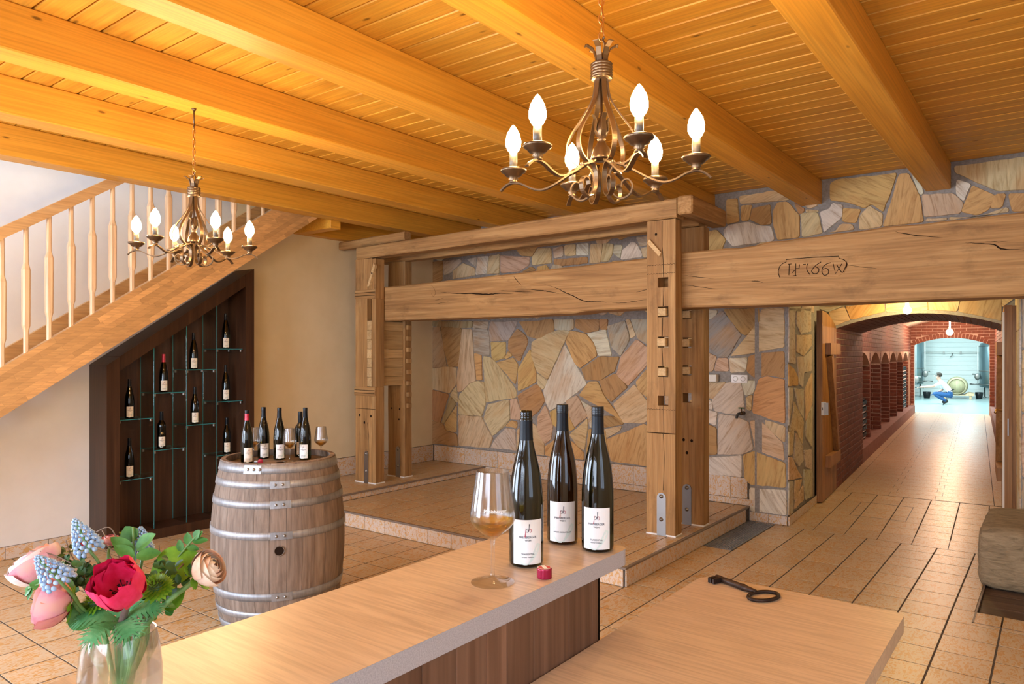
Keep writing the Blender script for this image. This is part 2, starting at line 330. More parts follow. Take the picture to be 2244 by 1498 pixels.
# outlines measured on the walls and the press beam, in metres
WALL_STONES=[('l',[(-6.478,1.928),(-6.356,1.932),(-6.304,1.741),(-6.247,1.459),(-6.228,1.424),(-6.488,1.4)]),('n',[(-6.337,1.932),(-5.995,1.904),(-5.977,1.862),(-5.986,1.738),(-6.032,1.426),(-6.204,1.42),(-6.28,1.642)]),('b',[(-5.972,1.887),(-5.814,1.884),(-5.793,1.599),(-5.746,1.253),(-5.85,1.223),(-5.977,1.116),(-6.047,1.107),(-6.062,1.238),(-6.014,1.53)]),('m',[(-5.793,1.893),(-5.568,1.881),(-5.533,1.8),(-5.53,1.566),(-5.62,1.566),(-5.77,1.602)]),('o',[(-5.77,1.59),(-5.664,1.566),(-5.646,1.265),(-5.734,1.26)]),('b',[(-5.629,1.552),(-5.516,1.539),(-5.413,1.46),(-5.147,1.182),(-5.123,1.131),(-5.128,1.068),(-5.582,0.992),(-5.606,1.249)]),('g',[(-5.511,1.727),(-5.287,1.725),(-5.287,1.54),(-5.444,1.498),(-5.494,1.546)]),('m',[(-5.537,1.867),(-5.512,1.974),(-5.115,1.97),(-5.131,1.912),(-5.243,1.747),(-5.512,1.74)]),('n',[(-5.107,1.879),(-4.986,1.793),(-4.954,1.728),(-5.063,1.506),(-5.111,1.511),(-5.239,1.639),(-5.233,1.744)]),('g',[(-5.422,1.477),(-5.167,1.534),(-5.102,1.456),(-5.139,1.224),(-5.371,1.434)]),('g',[(-4.918,1.638),(-4.839,1.37),(-4.839,1.258),(-5.095,1.147),(-5.09,1.405)]),('g',[(-5.289,1.531),(-5.243,1.613),(-5.183,1.563),(-5.276,1.523)]),('b',[(-4.891,1.721),(-4.598,1.835),(-4.493,1.858),(-4.375,1.836),(-4.452,1.705),(-4.674,1.291),(-4.816,1.38),(-4.9,1.561)]),('b',[(-4.82,1.36),(-4.677,1.272),(-4.743,1.171),(-4.809,1.23)]),('n',[(-5.102,1.092),(-4.844,1.227),(-4.785,1.203),(-4.715,1.043),(-4.797,0.928),(-4.907,0.846),(-5.042,0.916)]),('w',[(-4.727,1.159),(-4.438,1.686),(-4.32,1.501),(-4.149,1.248),(-4.449,1.033),(-4.64,0.936),(-4.701,1.044)]),('g',[(-4.419,1.717),(-4.364,1.843),(-4.16,1.803),(-4.051,1.681),(-4.023,1.566),(-4.234,1.431),(-4.303,1.483)]),('w',[(-4.146,1.806),(-3.91,1.847),(-3.839,1.566),(-3.999,1.564),(-4.059,1.72)]),('m',[(-3.886,1.885),(-3.677,1.936),(-3.621,1.748),(-3.725,1.567),(-3.833,1.659)]),('b',[(-3.664,1.95),(-3.618,1.948),(-3.55,1.785),(-3.609,1.751)]),('m',[(-3.605,1.948),(-3.388,1.942),(-3.388,1.668),(-3.525,1.752),(-3.541,1.796)]),('p',[(-3.541,1.736),(-3.388,1.636),(-3.388,1.499),(-3.638,1.248),(-3.773,1.366),(-3.72,1.553)]),('n',[(-4.214,1.417),(-3.993,1.549),(-3.745,1.553),(-3.805,1.399),(-3.981,1.297),(-4.16,1.296)]),('n',[(-3.983,1.288),(-3.786,1.372),(-3.648,1.232),(-3.843,1.07),(-3.921,1.147)]),('g',[(-4.113,1.277),(-4.006,1.279),(-3.935,1.134),(-3.706,0.876),(-3.736,0.881),(-3.979,1.013),(-4.242,1.123)]),('g',[(-3.543,1.287),(-3.388,1.46),(-3.388,1.103),(-3.512,1.207)]),('b',[(-3.813,1.044),(-3.562,1.261),(-3.414,1.085),(-3.414,0.892),(-3.467,0.861),(-3.696,0.853)]),('p',[(-4.416,1.053),(-4.277,1.12),(-4.135,0.9),(-4.303,0.769),(-4.358,0.861)]),('w',[(-4.22,1.066),(-3.951,0.929),(-3.951,0.823),(-4.101,0.775),(-4.143,0.933)]),('n',[(-3.935,0.908),(-3.803,0.907),(-3.699,0.86),(-3.703,0.833),(-3.924,0.783)]),('b',[(-3.924,0.766),(-3.716,0.816),(-3.736,0.766),(-3.894,0.675)]),('g',[(-3.894,0.658),(-3.454,0.851),(-3.388,0.812),(-3.388,0.418),(-3.843,0.43)]),('g',[(-4.64,0.918),(-4.419,1.016),(-4.375,0.86),(-4.303,0.753),(-4.402,0.712),(-4.595,0.772)]),('p',[(-4.704,0.991),(-4.601,0.772),(-4.628,0.61),(-4.712,0.553),(-4.816,0.695),(-4.809,0.848)]),('b',[(-4.372,0.675),(-4.142,0.87),(-4.142,0.751),(-4.181,0.52),(-4.271,0.56)]),('g',[(-4.122,0.75),(-3.91,0.752),(-3.87,0.437),(-4.157,0.413)]),('g',[(-4.701,0.523),(-4.583,0.595),(-4.346,0.6),(-4.191,0.49),(-4.191,0.41),(-4.701,0.415)]),('b',[(-4.967,0.786),(-4.847,0.754),(-4.723,0.543),(-4.723,0.413),(-5.11,0.435),(-5.11,0.673)]),('y',[(-5.512,0.438),(-5.444,0.545),(-5.279,0.689),(-5.147,0.684),(-5.123,0.438)]),('b',[(-5.616,0.791),(-5.547,0.966),(-5.229,1.033),(-5.224,0.802),(-5.296,0.719),(-5.482,0.588)]),('p',[(-5.21,1.034),(-5.115,1.05),(-5.05,0.887),(-5.05,0.812),(-5.201,0.807)]),('o',[(-5.276,0.718),(-5.201,0.785),(-5.115,0.777),(-5.118,0.704)]),('b',[(-6.029,0.807),(-5.655,0.806),(-5.62,0.737),(-5.485,0.558),(-5.538,0.436),(-6.019,0.425)]),('b',[(-6.029,0.976),(-6.01,1.071),(-5.847,1.207),(-5.725,1.244),(-5.62,1.233),(-5.597,0.98),(-5.655,0.819),(-6.029,0.821)]),('b',[(-6.484,1.39),(-6.238,1.414),(-6.073,1.405),(-6.082,1.196),(-6.191,1.084),(-6.484,1.131)]),('n',[(-6.488,1.111),(-6.204,1.064),(-6.352,0.696),(-6.488,0.731)]),('b',[(-6.177,1.054),(-6.078,1.166),(-6.045,0.989),(-6.069,0.967)]),('l',[(-6.32,0.696),(-6.172,1.037),(-6.075,0.946),(-6.276,0.687)]),('g',[(-6.272,0.677),(-6.069,0.926),(-6.078,0.596),(-6.234,0.605)]),('n',[(-6.488,0.711),(-6.299,0.683),(-6.257,0.594),(-6.073,0.571),(-6.045,0.423),(-6.488,0.417)]),('n',[(-5.079,1.963),(-4.601,1.976),(-4.586,1.85),(-4.766,1.742),(-4.951,1.792)]),('y',[(-4.572,1.975),(-4.32,1.968),(-4.32,1.87),(-4.375,1.849),(-4.565,1.862)]),('n',[(-4.293,1.967),(-3.995,1.959),(-4.002,1.839),(-4.16,1.82),(-4.3,1.881)]),('n',[(-3.983,1.959),(-3.886,1.956),(-3.893,1.849),(-3.976,1.851)]),('l',[(-6.478,2.006),(-5.8,1.988),(-5.818,1.907),(-5.995,1.91),(-6.478,1.945)]),('m',[(-5.778,1.988),(-5.55,1.975),(-5.568,1.891),(-5.793,1.899)]),('n',[(-6.494,2.775),(-6.304,2.774),(-6.321,2.531),(-6.494,2.516)]),('y',[(-6.288,2.773),(-6.011,2.774),(-5.981,2.746),(-6.163,2.626),(-6.279,2.595)]),('b',[(-6.125,2.633),(-5.961,2.72),(-5.768,2.646),(-5.768,2.559),(-6.125,2.535)]),('y',[(-5.892,2.767),(-5.735,2.777),(-5.756,2.668)]),('w',[(-5.713,2.775),(-5.549,2.774),(-5.576,2.565),(-5.745,2.564)]),('b',[(-5.531,2.773),(-5.374,2.784),(-5.382,2.559),(-5.562,2.564)]),('p',[(-5.36,2.771),(-4.929,2.713),(-4.943,2.623),(-5.086,2.565),(-5.353,2.559)]),('b',[(-4.887,2.712),(-4.798,2.806),(-4.631,2.792),(-4.62,2.624),(-4.88,2.62)]),('y',[(-4.594,2.788),(-4.463,2.799),(-4.463,2.691),(-4.573,2.677)]),('b',[(-4.438,2.808),(-4.297,2.804),(-4.297,2.689),(-4.431,2.694)]),('w',[(-4.273,2.801),(-4.129,2.803),(-4.129,2.675),(-4.279,2.687)]),('n',[(-4.58,2.662),(-4.142,2.655),(-4.142,2.586),(-4.494,2.581),(-4.58,2.61)]),('b',[(-4.099,2.789),(-3.953,2.787),(-3.978,2.587),(-4.111,2.586)]),('b',[(-3.935,2.785),(-3.817,2.763),(-3.83,2.67),(-3.876,2.59),(-3.96,2.591)]),('y',[(-3.8,2.756),(-3.709,2.743),(-3.736,2.611),(-3.812,2.669)]),('w',[(-3.704,2.691),(-3.599,2.765),(-3.543,2.749),(-3.474,2.63),(-3.483,2.601),(-3.722,2.594)]),('y',[(-3.539,2.812),(-3.374,2.806),(-3.374,2.722),(-3.492,2.717)]),('b',[(-3.481,2.691),(-3.374,2.702),(-3.374,2.596),(-3.458,2.599)]),('n',[(-5.025,2.558),(-4.912,2.601),(-4.843,2.569),(-4.855,2.552),(-5.02,2.546)]),('y',[(-2.787,2.028),(-2.658,2.008),(-2.69,1.931),(-2.787,1.934)]),('s',[(-2.755,1.898),(-2.61,2.003),(-2.543,1.924),(-2.425,1.771),(-2.559,1.553),(-2.642,1.568),(-2.768,1.682)]),('n',[(-2.594,2.021),(-2.255,2.016),(-2.243,1.903),(-2.376,1.766),(-2.419,1.786),(-2.536,1.927)]),('b',[(-2.226,2.007),(-2.024,2.008),(-2.024,1.651),(-2.27,1.607),(-2.523,1.568),(-2.419,1.695),(-2.27,1.881)]),('p',[(-2.787,1.616),(-2.669,1.557),(-2.706,1.42),(-2.787,1.411)]),('p',[(-2.654,1.542),(-2.558,1.542),(-2.547,1.422),(-2.687,1.42)]),('w',[(-2.539,1.542),(-2.364,1.552),(-2.384,1.417),(-2.523,1.407)]),('n',[(-2.35,1.558),(-2.27,1.586),(-2.024,1.607),(-2.024,1.364),(-2.181,1.391),(-2.27,1.351),(-2.366,1.422)]),('p',[(-2.771,1.303),(-2.573,1.308),(-2.706,1.147),(-2.777,1.164)]),('y',[(-2.711,1.136),(-2.578,1.298),(-2.438,1.326),(-2.41,1.239),(-2.387,1.007),(-2.515,1.008),(-2.687,1.028)]),('w',[(-2.419,1.321),(-2.273,1.33),(-2.311,1.212),(-2.382,1.19)]),('o',[(-2.252,1.346),(-2.181,1.373),(-2.021,1.348),(-2.017,0.946),(-2.137,0.976),(-2.312,1.031),(-2.297,1.197)]),('b',[(-2.372,1.172),(-2.314,1.194),(-2.326,1.048),(-2.369,1.058)]),('w',[(-2.779,1.13),(-2.716,1.117),(-2.709,1.042),(-2.779,1.055)]),('w',[(-2.779,1.036),(-2.662,1.01),(-2.675,0.884),(-2.774,0.921)]),('y',[(-2.642,0.996),(-2.515,0.987),(-2.356,0.935),(-2.311,0.684),(-2.422,0.625),(-2.654,0.605)]),('b',[(-2.335,0.944),(-2.24,0.957),(-2.039,0.765),(-2.021,0.601),(-2.285,0.682)]),('b',[(-2.223,0.973),(-2.018,0.918),(-2.018,0.767),(-2.193,0.903)]),('n',[(-2.774,0.895),(-2.669,0.854),(-2.661,0.609),(-2.771,0.584)]),('w',[(-2.774,0.558),(-2.425,0.611),(-2.425,0.404),(-2.771,0.399)]),('g',[(-2.399,0.614),(-2.293,0.66),(-2.017,0.576),(-2.01,0.352),(-2.331,0.346),(-2.391,0.408)]),('w',[(-2.338,0.309),(-2.01,0.324),(-2.003,0.097),(-2.334,0.094)]),('g',[(-2.565,3.083),(-2.461,3.08),(-2.444,2.866),(-2.565,2.85)]),('b',[(-2.438,3.099),(-2.115,3.109),(-1.971,3.007),(-2.165,3.016),(-2.425,3.023)]),('g',[(-2.419,3.006),(-2.32,3.0),(-2.35,2.865),(-2.419,2.866)]),('n',[(-2.309,2.967),(-2.149,2.983),(-2.143,2.804),(-2.228,2.807),(-2.334,2.867)]),('w',[(-2.592,2.784),(-2.541,2.835),(-2.356,2.841),(-2.254,2.798),(-2.143,2.78),(-2.112,2.659),(-2.14,2.639),(-2.501,2.629),(-2.578,2.717)]),('g',[(-2.119,2.913),(-2.078,2.993),(-1.993,2.989),(-1.887,2.854),(-1.887,2.659),(-2.078,2.652),(-2.113,2.786)]),('b',[(-1.87,2.868),(-1.728,2.858),(-1.688,2.676),(-1.858,2.656)]),('w',[(-1.701,2.863),(-1.618,2.881),(-1.604,2.927),(-1.519,2.901),(-1.524,2.797),(-1.669,2.68)]),('g',[(-1.509,2.874),(-1.371,2.845),(-1.409,2.737),(-1.514,2.76)]),('b',[(-1.372,2.793),(-1.299,2.866),(-1.201,2.787),(-1.206,2.685),(-1.377,2.674)]),('g',[(-1.615,3.106),(-1.561,3.132),(-1.092,3.121),(-1.113,3.046),(-1.196,2.806),(-1.288,2.887),(-1.342,2.858),(-1.483,2.929),(-1.615,2.958)]),('g',[(-1.186,2.71),(-1.068,3.106),(-1.001,3.102),(-0.921,2.895),(-0.892,2.691),(-1.191,2.684)]),('w',[(-0.977,3.092),(-0.91,3.004),(-0.892,2.921),(-0.919,2.919)]),('p',[(-0.898,2.912),(-0.68,2.889),(-0.61,2.805),(-0.633,2.728),(-0.88,2.729)]),('w',[(-0.653,3.0),(-0.559,2.949),(-0.606,2.823),(-0.653,2.882)]),('g',[(-0.547,2.936),(-0.397,2.835),(-0.442,2.736),(-0.512,2.703),(-0.62,2.741),(-0.593,2.808)]),('g',[(-0.393,2.845),(-0.327,2.842),(-0.353,2.743),(-0.425,2.747)]),('o',[(-0.306,2.839),(-0.196,2.824),(-0.196,2.696),(-0.28,2.703)]),('b',[(-0.667,3.112),(-0.196,3.111),(-0.196,2.861),(-0.378,2.877),(-0.662,3.059)]),('b',[(-1.57,2.68),(-1.528,2.733),(-1.442,2.724),(-1.425,2.677),(-1.638,2.671)]),('b',[(-0.868,2.709),(-0.728,2.702),(-0.728,2.682),(-0.868,2.686)]),('b',[(-0.705,2.705),(-0.503,2.687),(-0.318,2.74),(-0.309,2.699),(-0.695,2.678)]),('n',[(-1.93,2.975),(-1.839,2.904),(-1.861,2.872),(-1.888,2.875)]),('b',[(-1.823,2.9),(-1.723,2.882),(-1.725,2.866),(-1.823,2.874)])]
PIER_STONES=[('y',[(-0.054,2.004),(0.276,2.021),(0.244,1.891),(0.276,1.498),(-0.042,1.509)]),('y',[(0.335,2.024),(0.959,2.055),(0.959,1.821),(0.504,1.786),(0.303,1.878)]),('b',[(0.335,1.769),(0.982,1.782),(0.982,1.673),(0.629,1.569),(0.335,1.607)]),('g',[(-0.012,1.491),(0.225,1.435),(0.375,1.358),(0.375,1.285),(-0.012,1.292)]),('y',[(0.335,1.555),(0.629,1.553),(0.982,1.634),(0.982,1.41),(0.629,1.402),(0.594,1.261),(0.435,1.295)]),('y',[(-0.012,1.271),(0.18,1.263),(0.148,1.156),(-0.012,0.919)]),('b',[(0.206,1.135),(0.615,0.917),(0.559,0.697),(0.303,0.858),(0.049,0.876),(0.206,1.032)]),('y',[(0.238,1.261),(0.615,1.23),(0.615,0.944),(0.435,1.032)]),('b',[(0.679,1.222),(1.02,1.386),(1.02,1.075),(0.714,0.913)]),('b',[(-0.012,0.861),(0.212,0.863),(0.148,0.651),(-0.012,0.648)]),('y',[(0.751,0.891),(1.02,1.039),(1.02,0.616),(0.714,0.758)]),('y',[(0.303,0.825),(0.559,0.676),(0.615,0.531),(0.435,0.494),(0.206,0.596)]),('b',[(-0.012,0.63),(0.148,0.608),(0.342,0.473),(0.545,0.37),(-0.012,0.421)]),('y',[(0.643,0.619),(0.982,0.589),(0.982,0.39),(0.714,0.454)]),('y',[(-0.012,0.4),(0.18,0.379),(0.18,0.093),(0.006,0.095)]),('b',[(0.27,0.373),(0.545,0.348),(0.355,0.214),(0.238,0.2)]),('y',[(0.643,0.429),(1.02,0.378),(1.02,0.104),(0.714,0.122),(0.643,0.29)]),('b',[(0.303,0.189),(0.601,0.277),(0.615,0.136),(0.238,0.112)])]
ARCH_STONES=[('y',[(-0.223,2.135),(0.074,2.137),(-0.072,2.077),(-0.104,2.09)]),('b',[(-0.066,2.069),(0.093,2.125),(0.151,1.977),(-0.013,1.909)]),('o',[(0.113,2.135),(0.5,2.149),(0.51,2.057),(0.17,1.979)]),('b',[(0.529,2.148),(0.924,2.155),(0.929,2.06),(0.775,2.064),(0.534,2.052)]),('b',[(0.942,2.155),(1.226,2.16),(1.201,2.043),(0.942,2.065)]),('l',[(1.243,2.159),(1.593,2.166),(1.597,1.931),(1.221,2.041)]),('b',[(1.605,2.165),(1.711,2.166),(1.605,2.075)])]
PLAQUE=[(0.765,2.159),(0.754,2.19),(0.754,2.214),(0.765,2.243),(0.785,2.261),(0.81,2.271),(0.81,2.289),(0.986,2.291),(1.174,2.286),(1.174,2.269),(1.203,2.26),(1.221,2.243),(1.227,2.224),(1.221,2.199),(1.209,2.161),(1.168,2.145),(0.986,2.143)]
CARVED=[[(0.833,2.255),(0.83,2.172)],[(0.823,2.254),(0.849,2.254)],[(0.879,2.255),(0.877,2.166)],[(0.858,2.165),(0.884,2.166)],[(0.855,2.187),(0.861,2.197),(0.874,2.206)],[(0.906,2.246),(0.902,2.217),(0.882,2.218)],[(0.929,2.244),(0.949,2.245)],[(0.965,2.249),(0.957,2.233),(0.956,2.21),(0.962,2.19),(0.98,2.166)],[(1.054,2.254),(1.02,2.232),(0.991,2.199),(0.996,2.178),(1.014,2.171),(1.032,2.177),(1.039,2.195),(1.036,2.208),(1.022,2.218)],[(1.12,2.244),(1.09,2.236),(1.067,2.215),(1.06,2.193),(1.063,2.171),(1.078,2.155),(1.099,2.163),(1.105,2.181),(1.099,2.199),(1.084,2.205),(1.067,2.199)],[(1.135,2.235),(1.151,2.163),(1.194,2.232)],[(1.159,2.225),(1.194,2.169),(1.212,2.196),(1.227,2.233)]]
CRACKS=[(0.012,[(-2.581,2.212),(-2.384,2.191),(-2.143,2.177),(-1.96,2.161),(-1.84,2.165),(-1.666,2.152)]),(0.006,[(-1.84,2.191),(-1.643,2.174),(-1.441,2.157)]),(0.007,[(-1.541,2.19),(-1.386,2.173),(-1.277,2.154),(-1.161,2.13)]),(0.008,[(-1.331,2.225),(-1.192,2.181),(-1.119,2.146),(-1.015,2.101),(-0.944,2.067),(-0.864,2.046),(-0.765,2.042),(-0.649,2.028)]),(0.004,[(-0.649,2.033),(-0.545,2.022),(-0.406,2.032),(-0.289,2.042)]),(0.004,[(-0.406,2.107),(-0.289,2.124)]),(0.006,[(-1.666,2.318),(-1.631,2.279),(-1.575,2.224)]),(0.003,[(-2.702,2.29),(-2.662,2.257),(-2.641,2.205),(-2.675,2.174),(-2.702,2.218)]),(0.003,[(-2.648,2.129),(-2.528,2.15)]),(0.003,[(-2.635,2.093),(-2.462,2.112)]),(0.004,[(0.018,2.221),(0.125,2.201),(0.265,2.179)]),(0.004,[(0.018,2.145),(0.153,2.12),(0.292,2.094)]),(0.006,[(1.526,2.427),(1.639,2.393),(1.809,2.36)]),(0.01,[(1.934,2.315),(2.083,2.291),(2.119,2.266),(2.146,2.255),(2.261,2.24)]),(0.003,[(1.222,2.22),(1.43,2.178)]),(0.005,[(0.552,2.142),(0.585,2.144),(0.643,2.128)]),(0.004,[(2.046,2.311),(2.164,2.3)])]
# ---------------------------------------------------------------- floor
M['hatch'] = plain('hatch_metal', (.10, .085, .07), .4, .5)
def in_plat(x, y): return x < -2.35 and y > 4.36
fb = MB(); FZ = -.0014
fb.box(-6.6, -2.4, -.12, 1.6, 5.046, FZ); fb.box(-2.098, 5.046, -.12, -.406, 9.2, FZ); fb.box(-6.6, 5.046, -.12, -2.352, 9.2, FZ); fb.box(-2.352, 5.046, -.12, -2.098, 5.709, FZ); fb.box(-2.352, 6.821, -.12, -2.098, 9.2, FZ); fb.box(-2.352, 5.709, -.12, -2.098, 6.821, -.03); fb.box(-.406, 6.79, -.12, 1.6, 9.2, FZ); fb.box(-.406, 5.046, -.12, 1.6, 6.79, -.09)
floor = fb.build('floor', M['grout'], kind='structure')
TX, TY = .2618, .2638
tile_me = MB().cbox(-TX / 2 + .0048, -TY / 2 + .0042, -.012, TX / 2 - .0048, TY / 2 - .0042, 0, .0007).mesh('floor_tile', M['tile'])
cand = []; rest = MB()
GX0, GY0 = -.263, 5.0
for i in range(-26, 8):
    for j in range(-28, 8):
        x = GX0 + (i + .5) * TX; y = GY0 + (j + .5) * TY
        x0, x1, y0, y1 = x - TX / 2, x + TX / 2, y - TY / 2, y + TY / 2
        if y0 > 6.75 or x0 < -6.72 or x > 1.6 or y < -2.4: continue
        y1 = min(y1, 6.79) if y1 > 6.79 - .06 else y1
        if x1 <= -2.33 and y0 >= 4.37: continue
        if x0 > -.41 and y0 > 5.04: continue                       # the pit
        X0, X1, Y0, Y1 = x0, x1, y0, y1
        if x0 < -2.12 and x1 > -2.35 and y1 > 5.705:                  # beside the grate
            if y0 > 5.69: continue
            y1 = Y1 = 5.705
        if x1 > -.405 and x0 < -.405 and y0 > 5.04: X1 = -.405
        full = abs(y1 - y0 - TY) < 1e-4 and X1 == x1
        d = -.6046 * x + .7965 * y; l = .7965 * x + .6046 * y
        vis = d > .8 and abs(l / d) < .74 and 1.6 / d < .46
        hid = (x < -.29 and x > -1.14 and y < 1.45) or (x < -.3 and x > -.8 and y < 2)
        if vis and full and not hid: cand.append((d, x, y))
        else: rest.cbox(X0 + .0048, Y0 + .0042, -.012, X1 - .0048, Y1 - .0042, 0, .0007)
cand.sort()
for k, (d, x, y) in enumerate(cand):
    if k < 290: put('floor_tile', tile_me, floor, (x, y, 0))
    else: rest.cbox(x - TX / 2 + .0048, y - TY / 2 + .0042, -.012, x + TX / 2 - .0048, y + TY / 2 - .0042, 0, .0007)
rest.build('floor_tiles_far', M['tile'], floor, kind='stuff')
# tiles of the passage and the cellar corridor run along a slightly turned line
A1 = math.radians(3.13); A2 = math.radians(4.3)
QP = Vector((-1.99, 6.84, 0)); QC = Vector((-2.065, 8.967, 0))
def WP(s, t, z=0): return QP + Vector((-math.sin(A1) * s + math.cos(A1) * t, math.cos(A1) * s + math.sin(A1) * t, z))
def WC(s, t, z=0): return QC + Vector((-math.sin(A2) * s + math.cos(A2) * t, math.cos(A2) * s + math.sin(A2) * t, z))
def quadslab(mb, W, s0, s1, t0, t1, z0, z1, mi=0):
    P = [W(s0, t0, z0), W(s0, t1, z0), W(s1, t1, z0), W(s1, t0, z0), W(s0, t0, z1), W(s0, t1, z1), W(s1, t1, z1), W(s1, t0, z1)]
    mb.add(P, [(0, 3, 2, 1), (4, 5, 6, 7), (0, 1, 5, 4), (1, 2, 6, 5), (2, 3, 7, 6), (3, 0, 4, 7)], mi)
pt = MB().cbox(.0048, .0042, -.012, TX - .0048, TY - .0042, 0, .0007).mesh('passage_tile', M['tile'])
ext = MB()
for i in range(-1, 8):
    for j in range(0, 9):
        t = 1.285 - 1.34 + i * TX + .02; s = -.04 + j * TY
        if t + TX < -.05 or t > 1.75: continue
        c = WP(s, t)
        if j == 0:
            sa, sb_ = (-.047 - t * .0546) , (-.047 - (t + TX) * .0546); P = []
            for z in (-.012, 0): P += [WP(sa + .002, t + .003, z), WP(sb_ + .002, t + TX - .003, z), WP(s + TY - .003, t + TX - .003, z), WP(s + TY - .003, t + .003, z)]
            ext.add(P, [(0, 3, 2, 1), (4, 5, 6, 7), (0, 1, 5, 4), (1, 2, 6, 5), (2, 3, 7, 6), (3, 0, 4, 7)]); continue
        if j > 7: continue
        if 0 <= i <= 6: put('floor_tile', pt, floor, c, (0, 0, A1))
        else: quadslab(ext, WP, s + .003, s + TY - .003, t + .003, t + TX - .003, -.012, 0)
# inspection hatch set into the passage floor
for (a, b, c, d) in ((.79, .80, .395, .89), (1.54, 1.55, .395, .89), (.80, 1.54, .395, .403), (.80, 1.54, .882, .89)):
    hr = MB(); quadslab(hr, WP, a, b, c, d, -.012, .0008); hr.build('hatch_rim', M['hatch'], floor)
cf = MB()
for i in range(50):
    s = -.055 + i * TY
    if s > 12.9: break
    quadslab(cf, WC, s + .003, s + TY - .003, 0, .10, -.012, 0)
    off = (i % 2) * .3
    ts = [.103, .55 + off * .2, 1.0 + off * .2, 1.535]
    for a, b in zip(ts, ts[1:]): quadslab(cf, WC, s + .003, s + TY - .003, a + .002, b - .002, -.012, 0)
    quadslab(cf, WC, s + .003, s + TY - .003, 1.54, 1.68, -.012, 0)
ext.build('passage_tiles', M['tile'], floor, kind='stuff'); cf.build('corridor_tiles', M['tile'], floor, kind='stuff')
cg = MB(); quadslab(cg, WC, .05, 13.0, -.8, 2.4, -.1, -.0014); cg.build('corridor_bed', M['grout'], floor)

# ---------------------------------------------------------------- tiled platform of the press
PX0, PX1, PY0, PY1, PZ = -6.48, -2.35, 4.37, 6.84, .135
plat = MB().box(PX0, PY0, 0, PX1, PY1, PZ - .0014).build('floor_platform', M['grout'], kind='structure')
S2X = -5.60; Z2 = .20
MB().box(PX0, PY0 + .0, PZ - .01, S2X - .01, PY1, Z2 - .0014).build('upper_step', M['grout'], plat)
rp = MB()
for i in range(13):
    for j in range(10):
        x1 = -2.48 - i * TX; x0 = max(x1 - TX, S2X + .005); y0 = 4.50 + j * TY; y1 = min(y0 + TY, PY1 - .01)
        if x1 - x0 < .04 or y1 - y0 < .04: continue
        if x1 - x0 > TX - .001 and y1 - y0 > TY - .001 and j < 8: put('platform_tile', tile_me, plat, ((x0 + x1) / 2, (y0 + y1) / 2, PZ))
        else: rp.cbox(x0 + .003, y0 + .003, PZ - .012, x1 - .003, y1 - .003, PZ, .0015)
for i in range(14):                                                    # border strips along the nosing
    x1 = -2.36 - i * TX; x0 = max(x1 - TX, S2X); rp.cbox(x0 + .003, PY0 + .012, PZ - .012, x1 - .003, 4.497, PZ, .0015)
for j in range(10):
    y0 = 4.50 + j * TY; rp.cbox(-2.477, y0 + .003, PZ - .012, PX1 - .012, min(y0 + TY, 6.83) - .003, PZ, .0015)
for i in range(4):
    for j in range(10):
        x1 = S2X - .015 - i * TX; x0 = max(x1 - TX, PX0 + .01); y0 = PY0 + .02 + j * TY; y1 = min(y0 + TY, PY1 - .01)
        if x1 - x0 > .04 and y1 - y0 > .04: rp.cbox(x0 + .003, y0 + .003, Z2 - .012, x1 - .003, y1 - .003, Z2, .0015)
rp.build('border_tiles', M['tile'], plat, kind='stuff')
ris = MB().cbox(-TX / 2 + .002, 0, .004, TX / 2 - .002, .012, PZ - .014, .001).mesh('riser_tile', M['walltile'])
for i in range(16):
    put('riser_tile', ris, plat, (-2.36 - (i + .5) * TX, PY0 - .010, 0))
for j in range(9):
    put('riser_tile', ris, plat, (PX1 + .010, PY0 + .0 + (j + .5) * TX, 0), (0, 0, PI / 2))
ris2 = MB().cbox(-TX / 2 + .002, 0, .002, TX / 2 - .002, .010, Z2 - PZ - .012, .001).mesh('riser_tile', M['walltile'])
for j in range(9):
    put('riser_tile', ris2, plat, (S2X, PY0 + .1 + (j + .5) * TX, PZ), (0, 0, PI / 2))
nb = MB(); nb.cbox(-6.48, PY0 - .014, PZ - .014, PX1 + .014, PY0 + .010, PZ + .003, .003); nb.cbox(PX1 - .010, PY0 + .010, PZ - .014, PX1 + .014, PY1 - .005, PZ + .003, .003)
nb.build('step_nosing', M['nosing'], plat)
MB().cbox(S2X - .014, PY0 + .02, Z2 - .012, S2X + .012, PY1 - .005, Z2 + .002, .003).build('upper_step_nosing', M['nosing'], plat)

